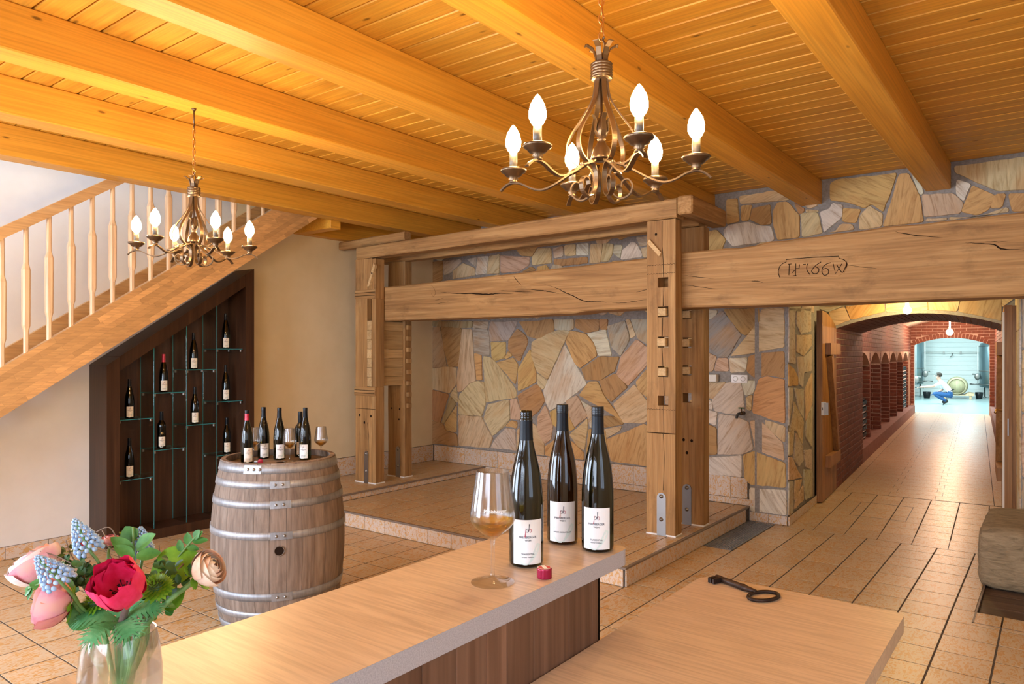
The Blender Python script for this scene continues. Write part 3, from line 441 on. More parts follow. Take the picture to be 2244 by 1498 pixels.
# ---------------------------------------------------------------- stone wall
YW = 6.84; PXR = -1.99; JXR = -.227
wall = MB()
wall.box(-6.6, YW, -.1, PXR - .012, YW + .2, 3.3); wall.box(PXR - .012, YW, -.1, PXR, YW + .02, 3.3); wall.box(PXR - .001, YW, 2.25, 1.6, YW + .3, 3.3); wall.box(JXR, YW, -.1, 1.6, YW + .6, 2.25)
wall_back = wall.build('wall_back', M['mortar'], kind='structure')
SCOL = {'b': (.62, .49, .30), 'g': (.60, .40, .17), 'n': (.44, .265, .12), 'w': (.68, .645, .54), 'y': (.55, .505, .40), 'p': (.58, .415, .29), 'm': (.46, .395, .315), 'o': (.60, .35, .16), 'l': (.42, .33, .19), 's': (.30, .28, .26)}
def jit(c, a=.05): return tuple(max(.02, x * (1 + R.uniform(-a, a))) for x in c)
def inset_round(poly, g):
    n = len(poly); ar = sum(poly[i][0] * poly[(i + 1) % n][1] - poly[(i + 1) % n][0] * poly[i][1] for i in range(n))
    if ar < 0: poly = poly[::-1]
    out = []
    cx = sum(p[0] for p in poly) / n; cy = sum(p[1] for p in poly) / n
    for i in range(n):
        a = poly[i - 1]; p = poly[i]; b = poly[(i + 1) % n]
        for q, k in ((a, 1), (b, 1)):
            L = math.hypot(q[0] - p[0], q[1] - p[1]); t = min(.3, .012 / max(L, .001))
            x = p[0] + (q[0] - p[0]) * t; y = p[1] + (q[1] - p[1]) * t
            d = math.hypot(x - cx, y - cy); k2 = max(.3, 1 - g / max(d, .01)); out.append((cx + (x - cx) * k2, cy + (y - cy) * k2))
    # subdivide long edges and jitter them so the outlines stay broken and natural
    res = []
    m = len(out)
    for i in range(m):
        p, q = out[i], out[(i + 1) % m]; res.append(p); L = math.hypot(q[0] - p[0], q[1] - p[1])
        if L > .07:
            kk = int(L / .05)
            for u in range(1, kk):
                t = u / kk; nx, ny = (q[1] - p[1]) / L, -(q[0] - p[0]) / L; h = R.uniform(-.004, .004); res.append((p[0] + (q[0] - p[0]) * t + nx * h, p[1] + (q[1] - p[1]) * t + ny * h))
    return res
def put_stone(poly, col, par, f0, f1, name='stone', g=-.009):
    pl = inset_round(poly, g); o = MB().prism(pl, f0, f1, 0, .004).build(name, M['stone'], par); o.color = (*jit(SCOL[col]), 1); return o
def wy(d): return lambda x, z: (x, YW - d, z)
for c, pl in WALL_STONES:
    put_stone(pl, c, wall_back, wy(-.002), wy(.010 + R.uniform(0, .006)))
# fill between the digitised stones with smaller ones (hidden stretches behind beams and posts)
def inside(p, poly):
    r = False; n = len(poly)
    for i in range(n):
        a, b = poly[i], poly[(i + 1) % n]
        if (a[1] > p[1]) != (b[1] > p[1]) and p[0] < (b[0] - a[0]) * (p[1] - a[1]) / (b[1] - a[1]) + a[0]: r = not r
    return r
allp = [pl for c, pl in WALL_STONES]
def free(p): return not any(inside(p, q) for q in allp)
nf = 0
for rad in (.19, .14, .10, .07):
    for k in range(1300):
        x = R.uniform(-6.40, 1.4); z = R.uniform(.5, 3.1)
        if x > PXR - .05 and z < 2.3: continue
        if x > PXR and z < 2.45: continue
        n = R.choice((5, 6, 6)); a0 = R.random() * 6
        pl = []
        for i in range(n):
            a = a0 + 2 * PI * (i + R.uniform(-.2, .2)) / n; rr = rad * R.uniform(.85, 1.1); pl.append((x + rr * math.cos(a), z + rr * math.sin(a) * .8))
        pts = pl + [(x + (p[0] - x) * .5, z + (p[1] - z) * .5) for p in pl] + [((pl[i][0] + pl[(i + 1) % n][0]) / 2, (pl[i][1] + pl[(i + 1) % n][1]) / 2) for i in range(n)] + [(x, z)]
        if not all(free(p) and -6.46 < p[0] < 1.46 and .42 < p[1] < 3.12 and not (p[0] > PXR - .02 and p[1] < 2.25) for p in pts): continue
        if any(inside(v, pl) for q in allp for v in q): continue
        allp.append(pl); nf += 1
        put_stone(pl, R.choice('bbggnwyp'), wall_back, wy(-.002), wy(.010 + R.uniform(0, .005)))
# skirting tiles on the stone wall
sk1 = MB().cbox(.002, 0, .002, TX - .002, .010, .198, .001).mesh('skirting_tile', M['walltile'])
sk2 = MB().cbox(.002, 0, .002, TX - .002, .010, .062, .001).mesh('skirting_tile', M['walltile'])
bb = MB().box(-6.48, YW - .006, PZ, -2.345, YW + .001, .402).build('baseboard_back', M['grout'], kind='structure')
x = -2.36 - .165; put('skirting_tile', MB().cbox(0, 0, .002, .163, .010, .198, .001).mesh('skirting_tile', M['walltile']), bb, (x, YW - .014, .202))
while x > -6.3:
    x -= TX; put('skirting_tile', sk1, bb, (x, YW - .014, .202))
    if x > S2X - .1: put('skirting_tile', sk2, bb, (x, YW - .014, .138))
put('skirting_tile', sk2, bb, (-2.36 - .2, YW - .0135, .138))
# the passage behind the opening, its left side faced with long stones
pw = MB()
quadslab(pw, WP, .001, 1.165, -.30, -.0, -.1, 2.25); quadslab(pw, WP, 1.165, 2.16, -.34, -.13, -.1, 2.25)
wall_pl = pw.build('wall_passage_left', M['mortar'], kind='structure')
def wpx(d): return lambda s, z: tuple(WP(s, d, z))
for c, pl in PIER_STONES:
    put_stone([(max(.012, s), z) for s, z in pl], c, wall_pl, lambda s, z: tuple(WP(s, -.002, z)), lambda s, z: tuple(WP(s, .010, z)))
for (s0, s1, z0, z1) in ((.02, .5, 2.0, 2.22), (.55, 1.1, 2.02, 2.22)):
    put_stone([(s0, z0), (s1, z0), (s1, z1), (s0, z1)], 'y', wall_pl, lambda s, z: tuple(WP(s, -.002, z)), lambda s, z: tuple(WP(s, .010, z)))
b2 = MB(); quadslab(b2, WP, -.012, 1.165, .0, .012, 0, .085)
bo = b2.build('baseboard_passage', M['grout'], kind='structure')
for j in range(4):
    q = MB(); quadslab(q, WP, -.014 + j * .305, .285 + j * .305, .008, .018, .003, .083); q.build('skirting_tile', M['walltile'], bo)
for k in range(2):
    MB().cbox(-2.337 + k * .174, YW - .016, .003, -2.337 + k * .174 + .171, YW - .002, .085, .001).build('skirting_tile', M['walltile'], bo)
pr = MB(); quadslab(pr, WP, .001, 2.2, 1.765, 2.3, -.1, 2.25)
wall_pr = pr.build('wall_passage_right', M['mortar'], kind='structure')
zz = .02
for row, h in enumerate((.42, .5, .38, .47, .4)):
    ss = .015
    for col_, L in enumerate((.36, .5, .42, .6)):
        if zz + h > 2.24: h = 2.24 - zz
        put_stone([(ss, zz + .008), (ss + L - .012, zz + .008 + R.uniform(-.01, .02)), (ss + L - .012, zz + h), (ss, zz + h - R.uniform(0, .02))], R.choice('ybbw'), wall_pr, lambda s, z: tuple(WP(s, 1.767, z)), lambda s, z: tuple(WP(s, 1.753, z)))
        ss += L
    zz += h
for k, (z0, z1) in enumerate(((.03, .62), (.64, 1.12), (1.14, 1.62), (1.64, 2.2))):
    put_stone([(JXR + .01, z0), (JXR + .5, z0), (JXR + .5, z1), (JXR + .01, z1)], 'mpby'[k], wall_back, wy(-.002), wy(.012))
pc = MB(); quadslab(pc, WP, .0, 2.2, -.2, 2.2, 2.245, 2.5); pc.build('ceiling_passage', M['mortar'], kind='structure')

# ---------------------------------------------------------------- plaster walls, stairwell
wl = MB(); wl.box(-6.6, 3.98, -.1, -6.48, YW + .1, 3.3); wl.build('wall_left', M['cream'], kind='structure')  # one wall, split where its painted-in light turns from cool to warm
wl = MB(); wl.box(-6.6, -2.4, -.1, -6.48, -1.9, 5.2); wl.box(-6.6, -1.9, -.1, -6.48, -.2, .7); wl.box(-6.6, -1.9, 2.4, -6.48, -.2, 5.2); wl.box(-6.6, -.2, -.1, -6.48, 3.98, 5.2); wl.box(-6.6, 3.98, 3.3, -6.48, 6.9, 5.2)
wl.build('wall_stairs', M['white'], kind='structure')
us = MB(); us.box(-5.84, -2.4, 3.22, -5.74, 4.86, 5.2); us.box(-6.6, 4.82, 3.22, -5.7, 4.92, 5.2); us.box(-6.6, -2.5, 3.2, -5.7, -2.4, 5.2)
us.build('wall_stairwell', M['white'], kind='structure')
cs = MB(); cs.box(-6.6, -2.5, 5.0, -5.7, .1, 5.12); cs.box(-6.6, 3.7, 5.0, -5.7, 5.0, 5.12); cs.build('ceiling_stairwell', M['white'], kind='structure')
bl = MB().box(-6.481, -2.3, 0, -6.476, 2.66, .10).build('baseboard_left', M['grout'], kind='structure')
skl = MB().cbox(0, .002, .003, .012, .298, .098, .001).mesh('skirting_tile', M['walltile'])
for k in range(16): put('skirting_tile', skl, bl, (-6.478, 2.655 - .3 * (k + 1), 0))
bl2 = MB().box(-6.481, 4.02, 0, -6.476, YW, .405).build('baseboard_left_high', M['grout'], kind='structure')
skh = MB().cbox(0, .002, .003, .012, TX - .002, .20, .001).mesh('skirting_tile', M['walltile'])
for k in range(11):
    put('skirting_tile', skh, bl2, (-6.478, YW - .012 - TX * (k + 1), .2))
    if k > 8: put('skirting_tile', skh, bl2, (-6.478, YW - .012 - TX * (k + 1), 0))
# the rest of the room, behind and beside the camera, with window openings for the daylight
wb = MB()
ops = [(-5.1, -2.7, .7, 2.4), (-1.4, .6, 1.05, 2.45)]
xs = -6.6
for (a, b, c, d) in ops:
    wb.box(xs, -2.4, -.1, a, -2.2, 3.3); wb.box(a, -2.4, -.1, b, -2.2, c); wb.box(a, -2.4, d, b, -2.2, 3.3); xs = b
wb.box(xs, -2.4, -.1, 1.6, -2.2, 3.3); wb.build('wall_front', M['white'], kind='structure')
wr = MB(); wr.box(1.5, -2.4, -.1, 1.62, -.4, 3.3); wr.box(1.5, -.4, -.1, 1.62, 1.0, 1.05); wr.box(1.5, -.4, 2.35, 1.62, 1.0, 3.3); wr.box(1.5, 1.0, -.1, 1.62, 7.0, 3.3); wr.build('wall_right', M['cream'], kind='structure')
def win(n, axis, p, a0, a1, z0, z1):
    f = MB(); t = .05; m_ = (a0 + a1) / 2
    for (u0, u1, w0, w1) in ((a0, a0 + t, z0, z1), (a1 - t, a1, z0, z1), (a0, a1, z0, z0 + t), (a0, a1, z1 - t, z1), (m_ - t / 2, m_ + t / 2, z0, z1)):
        if axis == 'y': f.box(u0, p - .03, w0, u1, p + .03, w1)
        else: f.box(p - .03, u0, w0, p + .03, u1, w1)
    f.build('window_%d' % n, M['socket'], kind='structure')
win(1, 'y', -2.34, -5.1, -2.7, .7, 2.4); win(2, 'y', -2.34, -1.4, .6, 1.05, 2.45); win(3, 'x', -6.54, -1.9, -.2, .7, 2.4); win(4, 'x', 1.57, -.4, 1.0, 1.05, 2.35)

# ---------------------------------------------------------------- ceiling
CZ = 3.15
ceil = MB(); ceil.box(-5.72, -2.4, CZ + .022, 1.62, YW + .3, CZ + .1); ceil.box(-6.6, 4.70, CZ + .022, -5.72, YW + .3, CZ + .1)
ceiling = ceil.build('ceiling', M['dark'], kind='structure')
PP = .1462
pm = {}
y = 6.838 - PP; k = 0
while y > -2.45:
    x0 = -6.48 if y > 4.83 else -5.85
    if x0 not in pm:
        prof = [(.004, 0), (PP - .013, 0), (PP - .006, .007), (PP - .006, .013), (PP, .013), (PP, .022), (0, .022), (0, .007)]
        pm[x0] = MB().prism(prof[::-1], lambda a, b: (x0, a, b), lambda a, b: (1.5, a, b)).mesh('ceiling_plank', M['plank'])
    put('ceiling_plank', pm[x0], ceiling, (0, y, CZ)); y -= PP; k += 1
bmm = MB().cbox(-.09, -2.25, 2.935, .09, YW + .02, CZ - .001, .006).mesh('ceiling_beam', M['beam'])
BL = ['leftmost, over the stair stringer', 'second from the stairs', 'with the smaller chandelier hanging from it', 'left of the middle of the room', 'passing behind the large chandelier', 'right of the large chandelier, ending above the cellar passage', 'farthest right, outside the frame']
for i in range(7):
    xc = -.785 - (5 - i) * .995
    put('ceiling_beam', bmm, None, (xc, 0, 0), label='orange pine ceiling beam, ' + BL[i], cat='beam', group='pine ceiling beams')
MB().cbox(-6.478, 4.685, 2.86, -5.86, 4.815, CZ - .002, .004).build('trim_1', M['beam'], kind='structure')
MB().cbox(-6.478, 4.82, 2.86, -6.36, YW - .002, CZ - .002, .004).build('trim_2', M['beam'], kind='structure')
# ---------------------------------------------------------------- brick cellar corridor behind the passage
def brickbox(mb, W, s0, s1, t0, t1, z0, z1): quadslab(mb, W, s0, s1, t0, t1, z0, z1)
def arcz(t, half, spring, rise, tc):
    rad = (half * half + rise * rise) / (2 * rise); d = t - tc
    return spring + math.sqrt(max(0, rad * rad - d * d)) - (rad - rise)
TW = 1.66; TCN = .82
def tz(t): return arcz(t, .83, 1.878, .157, .825)
def arch_block(mb, s0, s1, ta, tb, zf, ztop, n=20, mi=0):
    for i in range(n):
        a = ta + (tb - ta) * i / n; b = ta + (tb - ta) * (i + 1) / n
        P = [WC(s0, a, zf(a)), WC(s0, b, zf(b)), WC(s1, b, zf(b)), WC(s1, a, zf(a)), WC(s0, a, ztop), WC(s0, b, ztop), WC(s1, b, ztop), WC(s1, a, ztop)]
        mb.add(P, [(0, 3, 2, 1), (4, 5, 6, 7), (0, 1, 5, 4), (2, 3, 7, 6)] + ([(3, 0, 4, 7)] if i == 0 else []) + ([(1, 2, 6, 5)] if i == n - 1 else []), mi)
w = MB(); quadslab(w, WC, .0, 2.36, -.7, -.006, -.1, 2.72); wcl = w.build('wall_corridor_left', M['pinkmortar'], kind='structure')
w = MB(); quadslab(w, WC, .0, 2.36, TW + .006, 2.4, -.1, 2.72); wcr = w.build('wall_corridor_right', M['pinkmortar'], kind='structure')
w = MB(); arch_block(w, .0, 2.36, -.006, TW + .006, lambda t: tz(t) + .006, 2.72); wct = w.build('ceiling_tunnel', M['pinkmortar'], kind='structure')
CH = .0735
bme = {}
def brick_me(L, h=CH - .011, d=.008):
    key = (round(L, 3), round(h, 3), d)
    if key not in bme: bme[key] = MB().cbox(.005, -d, 0, L - .005, .002, h, .002).mesh('brick', M['brick'])   # x along, faces -y
    return bme[key]
for r in range(26):
    z = .004 + r * CH; s = .0 - (.125 if r % 2 else 0)
    while s < 2.35:
        a, b = max(s, .0), min(s + .25, 2.357); s += .25
        if b - a < .05: continue
        h = CH - .011
        if z + h > 1.878: h = 1.878 - z
        put('brick', brick_me(b - a, h), wcl, WC(a, -.006, z), (0, 0, A2 + PI / 2))   # local x runs along s, faces +t
soff = MB(); nc = 25
for i in range(nc):
    t0 = .0 + TW * i / nc; t1 = TW * (i + 1) / nc
    s = .004 - (.125 if i % 2 else 0)
    while s < 2.35:
        a, b = max(s, .004) + .005, min(s + .25, 2.36) - .005; s += .25
        if b - a < .04: continue
        u0, u1 = t0 + .005, t1 - .005
        P = [WC(a, u0, tz(u0)), WC(a, u1, tz(u1)), WC(b, u1, tz(u1)), WC(b, u0, tz(u0)), WC(a, u0, tz(u0) + .01), WC(a, u1, tz(u1) + .01), WC(b, u1, tz(u1) + .01), WC(b, u0, tz(u0) + .01)]
        soff.add(P, [(0, 3, 2, 1), (4, 5, 6, 7), (0, 1, 5, 4), (1, 2, 6, 5), (2, 3, 7, 6), (3, 0, 4, 7)])
soff.build('vault_bricks', M['brick'], wct, kind='stuff')
def brick_rows(mb, s0, s1, tpl, z0, z1, face, zmin=None, L=.25):
    # joined bricks on a wall of constant t (face = +1: bricks stand proud towards +t)
    r = 0; z = z0
    while z < z1 - .03:
        s = s0 - (L / 2 if r % 2 else 0)
        while s < s1:
            a, b = max(s, s0) + .005, min(s + L, s1) - .005; s += L
            if b - a < .03: continue
            lo = z if zmin is None else max(z, zmin((a + b) / 2))
            if lo < z + CH - .03: quadslab(mb, WC, a, b, min(tpl, tpl + face * .008), max(tpl, tpl + face * .008), lo, min(z + CH - .011, z1))
        z += CH; r += 1
rb = MB(); brick_rows(rb, 0, 2.355, TW + .006, .004, 1.88, -1); rb.build('tunnel_bricks', M['brick'], wcr, kind='stuff')
# stone face of the arch
fa = MB(); quadslab(fa, WC, -.03, -.001, -.45, -.0, -.05, 2.45); quadslab(fa, WC, -.03, -.001, TW, 2.3, -.05, 2.45); arch_block(fa, -.03, -.001, -.0, TW, lambda t: tz(t) - .004, 2.45)
wall_arch = fa.build('wall_arch', M['mortar'], kind='structure')
for c, pl in ARCH_STONES:
    put_stone([(t, max(z, tz(min(max(t, 0), TW)) + .03) if -.02 < t < TW + .02 else z) for t, z in pl], c, wall_arch, lambda t, z: tuple(WC(-.028, t, z)), lambda t, z: tuple(WC(-.042, t, z)))
# niche wall
NT = -.10; NB = -.55; E0, PIT, OW, PWD = 4.03, 1.56, 1.43, .13
SEND = 12.72
w = MB(); quadslab(w, WC, 2.36, SEND, -.75, NB, -.1, 1.65); quadslab(w, WC, 2.36, SEND, -.75, NT - .006, 1.615, 2.9)
def nz(s0, s1):
    h = (s1 - s0) / 2; return lambda s: arcz(s, h, 1.40, .2, (s0 + s1) / 2)
niches = []; e = 2.36 + .02
for k in range(7):
    s1 = E0 + PIT * k if k < 6 else SEND - .06
    niches.append((e, s1)); e = s1 + PWD
for k, (a, b) in enumerate(niches):
    zf = nz(a, b); n = 12
    for i in range(n):
        u, v = a + (b - a) * i / n, a + (b - a) * (i + 1) / n
        P = [WC(u, NB, zf(u)), WC(v, NB, zf(v)), WC(v, NT, zf(v)), WC(u, NT, zf(u)), WC(u, NB, 1.62), WC(v, NB, 1.62), WC(v, NT, 1.62), WC(u, NT, 1.62)]
        w.add(P, [(0, 1, 2, 3), (3, 2, 6, 7), (4, 7, 6, 5), (0, 3, 7, 4), (1, 5, 6, 2)])
    quadslab(w, WC, b + .005, min(b + PWD, SEND), NB, NT - .006, .0, 1.62)
wn = w.build('wall_niches', M['pinkmortar'], kind='structure')
for k, (a, b) in enumerate(niches[:6]):
    for r in range(16):
        z = .205 + r * CH
        parts = [(NT, .26), (NT - .26, .19)] if r % 2 else [(NT, .13), (NT - .13, .25)]
        for (t1, L) in parts: put('brick', brick_me(L), wn, WC(b + .006, t1 - L, z), (0, 0, A2))
nbk = MB()
brick_rows(nbk, 2.37, SEND, NT - .006, 1.62, 2.31, 1)
for k, (a, b) in enumerate(niches):
    brick_rows(nbk, b + .006, min(b + PWD, SEND - .01), NT - .006, .205, 1.615, 1, L=.13)
    brick_rows(nbk, a, b, NB, .205, 1.6, 1)
nbk.build('wall_bricks', M['brick'], wn, kind='stuff')
kb = MB()
for (t0, t1, nm) in ((-.56, 0, 'l'), (TW + .0, TW + .12, 'r')): quadslab(kb, WC, 2.30, SEND, t0, t1, -.05, .20 if nm == 'l' else .24)
kb.build('trim_4', M['kerbred'], kind='structure')
w = MB(); quadslab(w, WC, 2.36, SEND, TW + .10, 2.4, -.1, 2.72); wr2 = w.build('wall_cellar_right', M['pinkmortar'], kind='structure')
rb = MB(); brick_rows(rb, 2.37, SEND, TW + .10, .25, 2.3, -1); rb.build('wall_bricks', M['brick'], wr2, kind='stuff')
w = MB(); arch_block(w, 2.36, SEND, NT - .05, TW + .12, lambda t: arcz(t, .88, 2.28, .17, .78), 2.9); w.build('ceiling_corridor', M['pinkmortar'], kind='structure')
# end wall with its arch
def ez(t): return arcz(t, .83, 1.795, .185, .81)
w = MB(); quadslab(w, WC, SEND, SEND + .35, -2.2, -.026, -.1, 3.2); quadslab(w, WC, SEND, SEND + .35, 1.646, 4.0, -.1, 3.2); arch_block(w, SEND, SEND + .35, -.026, 1.646, lambda t: ez(t) + .006, 3.2)
we = w.build('wall_end', M['pinkmortar'], kind='structure')
eb = MB(); nv = 22
radE = (.83 ** 2 + .185 ** 2) / (2 * .185); cz = 1.98 - radE
for i in range(nv):
    a0 = math.asin(-.836 / radE) + 2 * math.asin(.836 / radE) * (i + .07) / nv; a1 = math.asin(-.836 / radE) + 2 * math.asin(.836 / radE) * (i + .93) / nv
    f = lambda a, r, s: WC(s, .81 + r * math.sin(a), cz + r * math.cos(a))
    P = [f(a0, radE, SEND - .01), f(a1, radE, SEND - .01), f(a1, radE + .125, SEND - .01), f(a0, radE + .125, SEND - .01), f(a0, radE, SEND + .1), f(a1, radE, SEND + .1), f(a1, radE + .125, SEND + .1), f(a0, radE + .125, SEND + .1)]
    eb.add(P, [(0, 1, 2, 3), (7, 6, 5, 4), (1, 0, 4, 5), (2, 1, 5, 6), (3, 2, 6, 7), (0, 3, 7, 4)])
r = 0; z = .25
while z < 2.46:
    t = -.1 - (.125 if r % 2 else 0)
    while t < 1.8:
        a, b = t + .005, t + .245; t += .25
        for (A, B) in ([(a, min(b, -.028)), (max(a, 1.648), b)] if z < 1.8 else [(a, b)]):
            if B - A < .02: continue
            lo = z
            if -.03 < (A + B) / 2 < 1.65: lo = max(z, cz + math.sqrt(max(0, (radE + .137) ** 2 - ((A + B) / 2 - .81) ** 2)))
            if lo < z + CH - .025: quadslab(eb, WC, SEND - .008, SEND + .002, A, B, lo, z + CH - .011)
    z += CH; r += 1
eb.build('wall_bricks', M['brick'], we, kind='stuff')
# wine racks in the niches
def rack(s0, s1, z1, rows, label):
    rk = empty('bottle_rack', WC((s0 + s1) / 2, -.32, .2), A2 + PI / 2, label, 'rack')
    L = (s1 - s0) / 2
    for x in (-L, L - .03): MB().box(x, -.18, 0, x + .03, .16, z1).build('rack_side', M['dark'], rk)
    MB().box(-L, -.18, z1 - .02, L, .16, z1).build('rack_top', M['dark'], rk)
    st = MB().box(-L + .03, -.185, 0, L - .03, -.165, .022).mesh('rack_slat', M['socket'])
    bt = MB().lathe([(0, .036), (.01, .038), (.2, .036)], 8).xf(Matrix.Rotation(PI / 2, 4, 'X')).mesh('stored_bottle', M['sleeve'])
    for k in range(rows):
        z = .03 + k * (z1 - .05) / rows; put('rack_slat', st, rk, (0, 0, z))
        b = MB()
        for q in range(int(2 * L / .12)):
            v = [(-L + .09 + q * .12 + x, y - .0, z + .062 + zz) for x, y, zz in [tuple(u.co) for u in bt.vertices]]; b.add(v, [tuple(p.vertices) for p in bt.polygons])
        b.build('bottle_row', M['sleeve'], rk, kind='stuff')
rack(2.62, 3.85, .66, 6, 'low dark bottle rack in the first brick niche')
rack(10.45, 11.75, 1.05, 10, 'tall dark bottle rack in a far brick niche')

# ---------------------------------------------------------------- the two arched cellar door leaves, standing open
def leaf(name, t0, t1, face, label):
    d = put(name, None, kind='structure')
    nb_ = 6
    for k in range(nb_):
        s0, s1 = -.905 + k * .15, -.905 + (k + 1) * .15 - .003
        zt = lambda s: 1.885 + .16 * (1 - ((s + .905) / .905) ** 2)
        P = []
        for t in (t0, t1):
            P += [WC(s0, t, .012), WC(s1, t, .012), WC(s1, t, zt(s1)), WC((s0 + s1) / 2, t, zt((s0 + s1) / 2)), WC(s0, t, zt(s0))]
        MB().add(P, [(0, 1, 2, 3, 4), (9, 8, 7, 6, 5), (0, 5, 6, 1), (1, 6, 7, 2), (2, 7, 8, 3), (3, 8, 9, 4), (4, 9, 5, 0)]).build('plank', M['doorwood'], d)
    ti, to = (t1, t1 + .055) if face > 0 else (t0 - .055, t0)
    for z in (.42, 1.64):
        q = MB(); quadslab(q, WC, -.72, -.06, ti, to, z - .062, z + .062); q.build('ledge_batten', M['doorwood'], d)
    q = MB(); P = []
    for t in (ti, (ti + to) / 2 if False else to):
        P += [WC(-.66, t, 1.55), WC(-.56, t, 1.575), WC(-.10, t, .50), WC(-.20, t, .485)]
    q.add(P, [(0, 1, 2, 3), (7, 6, 5, 4), (0, 4, 5, 1), (1, 5, 6, 2), (2, 6, 7, 3), (3, 7, 4, 0)]); q.build('brace', M['doorwood'], d)
    return d
dl = leaf('door_1', -.05, .008, 1, '')
q = MB(); quadslab(q, WC, -.925, -.86, -.0, .035, .935, 1.075); lk = q.build('lock_case', M['socket'], dl, label='pale metal lock case')
q = MB(); quadslab(q, WC, -.93, -.915, .028, .07, .94, 1.07); q.build('lock_guard', M['steel'], dl)
q = MB(); quadslab(q, WC, -.9255, -.924, .010, .016, .99, 1.02); q.build('keyhole', M['dark'], lk)
dr = leaf('door_2', 1.60, 1.662, -1, '')
q = MB(); quadslab(q, WC, -.907, -.87, 1.585, 1.602, .02, 1.98); q.build('closing_strip', M['creampaper'], dr, label='pale closing strip')
q = MB(); quadslab(q, WC, -.91, -.905, 1.625, 1.635, .82, .98); q.build('latch_plate', M['steel'], dr)
MB().tube([WC(-.89, 1.585, 1.05), WC(-.91, 1.54, 1.06), WC(-.93, 1.53, 1.03)], .012, 8).build('door_handle', M['brass'], dr)
q = MB(); quadslab(q, WC, -.90, -.87, 1.662, 1.70, .012, 2.04); q.build('rebate_board', M['doorwood'], dr)

# ---------------------------------------------------------------- lamps of the passage and the corridor, two of them added out of view
def bare_lamp(s, t, z, ztop, mat, r, label):
    L = empty('ceiling_lamp', WC(s, t, ztop), 0, label, 'lamp')
    MB().lathe([(0, .04), (-.02, .04), (-.03, .02), (-(ztop - z) + r + .03, .018), (-(ztop - z) + r - .004, .02)], 14).build('lamp_holder', M['etch'], L)
    MB().sphere((0, 0, z - ztop), r, 16, 10).build('light_bulb', mat, L)
bare_lamp(-.45, .765, 2.046, 2.24, M['bulb3'], .040, 'bare glowing bulb under the passage ceiling before the brick arch')
bare_lamp(11.2, .83, 2.09, 2.44, M['bulb2'], .075, 'bare glowing bulb hanging near the far brick arch')

bare_lamp(3.4, .80, 2.32, 2.43, M['bulb4'], .05, 'added unseen bulb just behind the brick tunnel, lighting the niches')  # unseen lamps added to brighten the pillar faces and the upper wall
bare_lamp(7.0, .80, 2.34, 2.43, M['bulb4'], .05, 'added unseen bulb halfway down the corridor, lighting the niches')

# ---------------------------------------------------------------- tank room
M['tankfloor'] = plain('grey_resin_floor', (.34, .42, .42), .25)
M['panelwhite'] = plain('white_wall_panel', (.88, .90, .89), .45)
M['tank'] = plain('stainless_tank', (.27, .36, .40), .32, .9)
q = MB(); quadslab(q, WC, 13.0, 23, -2.6, 4.2, -.1, -.001); tfl = q.build('floor_tank_room', M['tankfloor'], kind='structure')
q = MB(); quadslab(q, WC, 12.72, 13.01, -.02, 1.65, -.1, -.002); q.build('threshold', M['tankfloor'], tfl)
q = MB(); quadslab(q, WC, 16.4, 20.2, .50, .53, -.02, .0012); q.build('floor_drain', M['dark'], tfl)
q = MB(); quadslab(q, WC, 22.0, 22.1, -2.6, 4.2, -.1, 3.1); wb_ = q.build('wall_tank_room_back', M['panelwhite'], kind='structure')
for k in range(17):
    q = MB(); quadslab(q, WC, 21.98, 22.0, -2.6, 4.2, .1 + k * .17, .1 + k * .17 + .162); q.build('wall_panel', M['panelwhite'], wb_)
q = MB(); quadslab(q, WC, 12.9, 22.1, -2.7, -2.6, -.1, 3.1); q.build('wall_tank_room_left', M['panelwhite'], kind='structure')
q = MB(); quadslab(q, WC, 12.9, 22.1, 4.2, 4.3, -.1, 3.1); q.build('wall_tank_room_right', M['panelwhite'], kind='structure')
q = MB(); quadslab(q, WC, 12.9, 22.1, -2.7, 4.3, 3.0, 3.1); q.build('ceiling_tank_room', M['panelwhite'], kind='structure')
def tank(s, t, r, z0, z1, label, fit=1):
    T = empty('wine_tank', WC(s, t, 0), A2, label, 'tank', 'stainless wine tanks')
    MB().lathe([(z0, r * .3), (z0 + .06, r * .97), (z0 + .10, r), (z1 - .1, r), (z1, r * .9), (z1 + .02, r * .3)], 28).build('vessel', M['tank'], T)
    for k in range(3):
        a = k * 2 * PI / 3 + .4; x, y = r * .8 * math.cos(a), r * .8 * math.sin(a)
        MB().lathe([(0, .06), (.015, .06), (.02, .025), (z0 + .1, .025)], 10, (x, y, 0)).build('leg', M['steel'], T)
    for z in (z0 + .12, z0 + .6, z1 - .12): MB().lathe([(z, r), (z + .005, r + .012), (z + .03, r + .012), (z + .035, r)], 28, cap=False).build('band', M['steel'], T)
    g = fit; MB().tube([(g * r * 1.08, -.1, z0 + .1), (g * r * 1.08, -.1, z1 - .1)], .016, 8).build('level_tube', M['etch'], T)
    MB().tube([(g * r * .9, -.1, z0 + .15), (g * (r + .28), -.1, z0 + .15)], .026, 8).build('outlet_valve', M['steel'], T)
    MB().tube([(g * r * .9, -.1, z0 + .5), (g * (r + .2), -.1, z0 + .5)], .02, 8).build('sample_tap', M['steel'], T)
    MB().sphere((g * (r + .05), -.18, z0 + .42), .09, 12, 8, sq=(1, .4, 1.3)).build('manway_door', M['steel'], T)
    return T
tank(18.6, -.86, .48, .28, 2.6, 'tall stainless tank nearest the crouching man')
tank(20.6, -.70, .48, .42, 2.45, 'stainless tank standing behind the nearest left one', 1)
tank(21.3, 1.90, .46, .33, 1.93, 'stainless tank on the right with a level tube', -1)
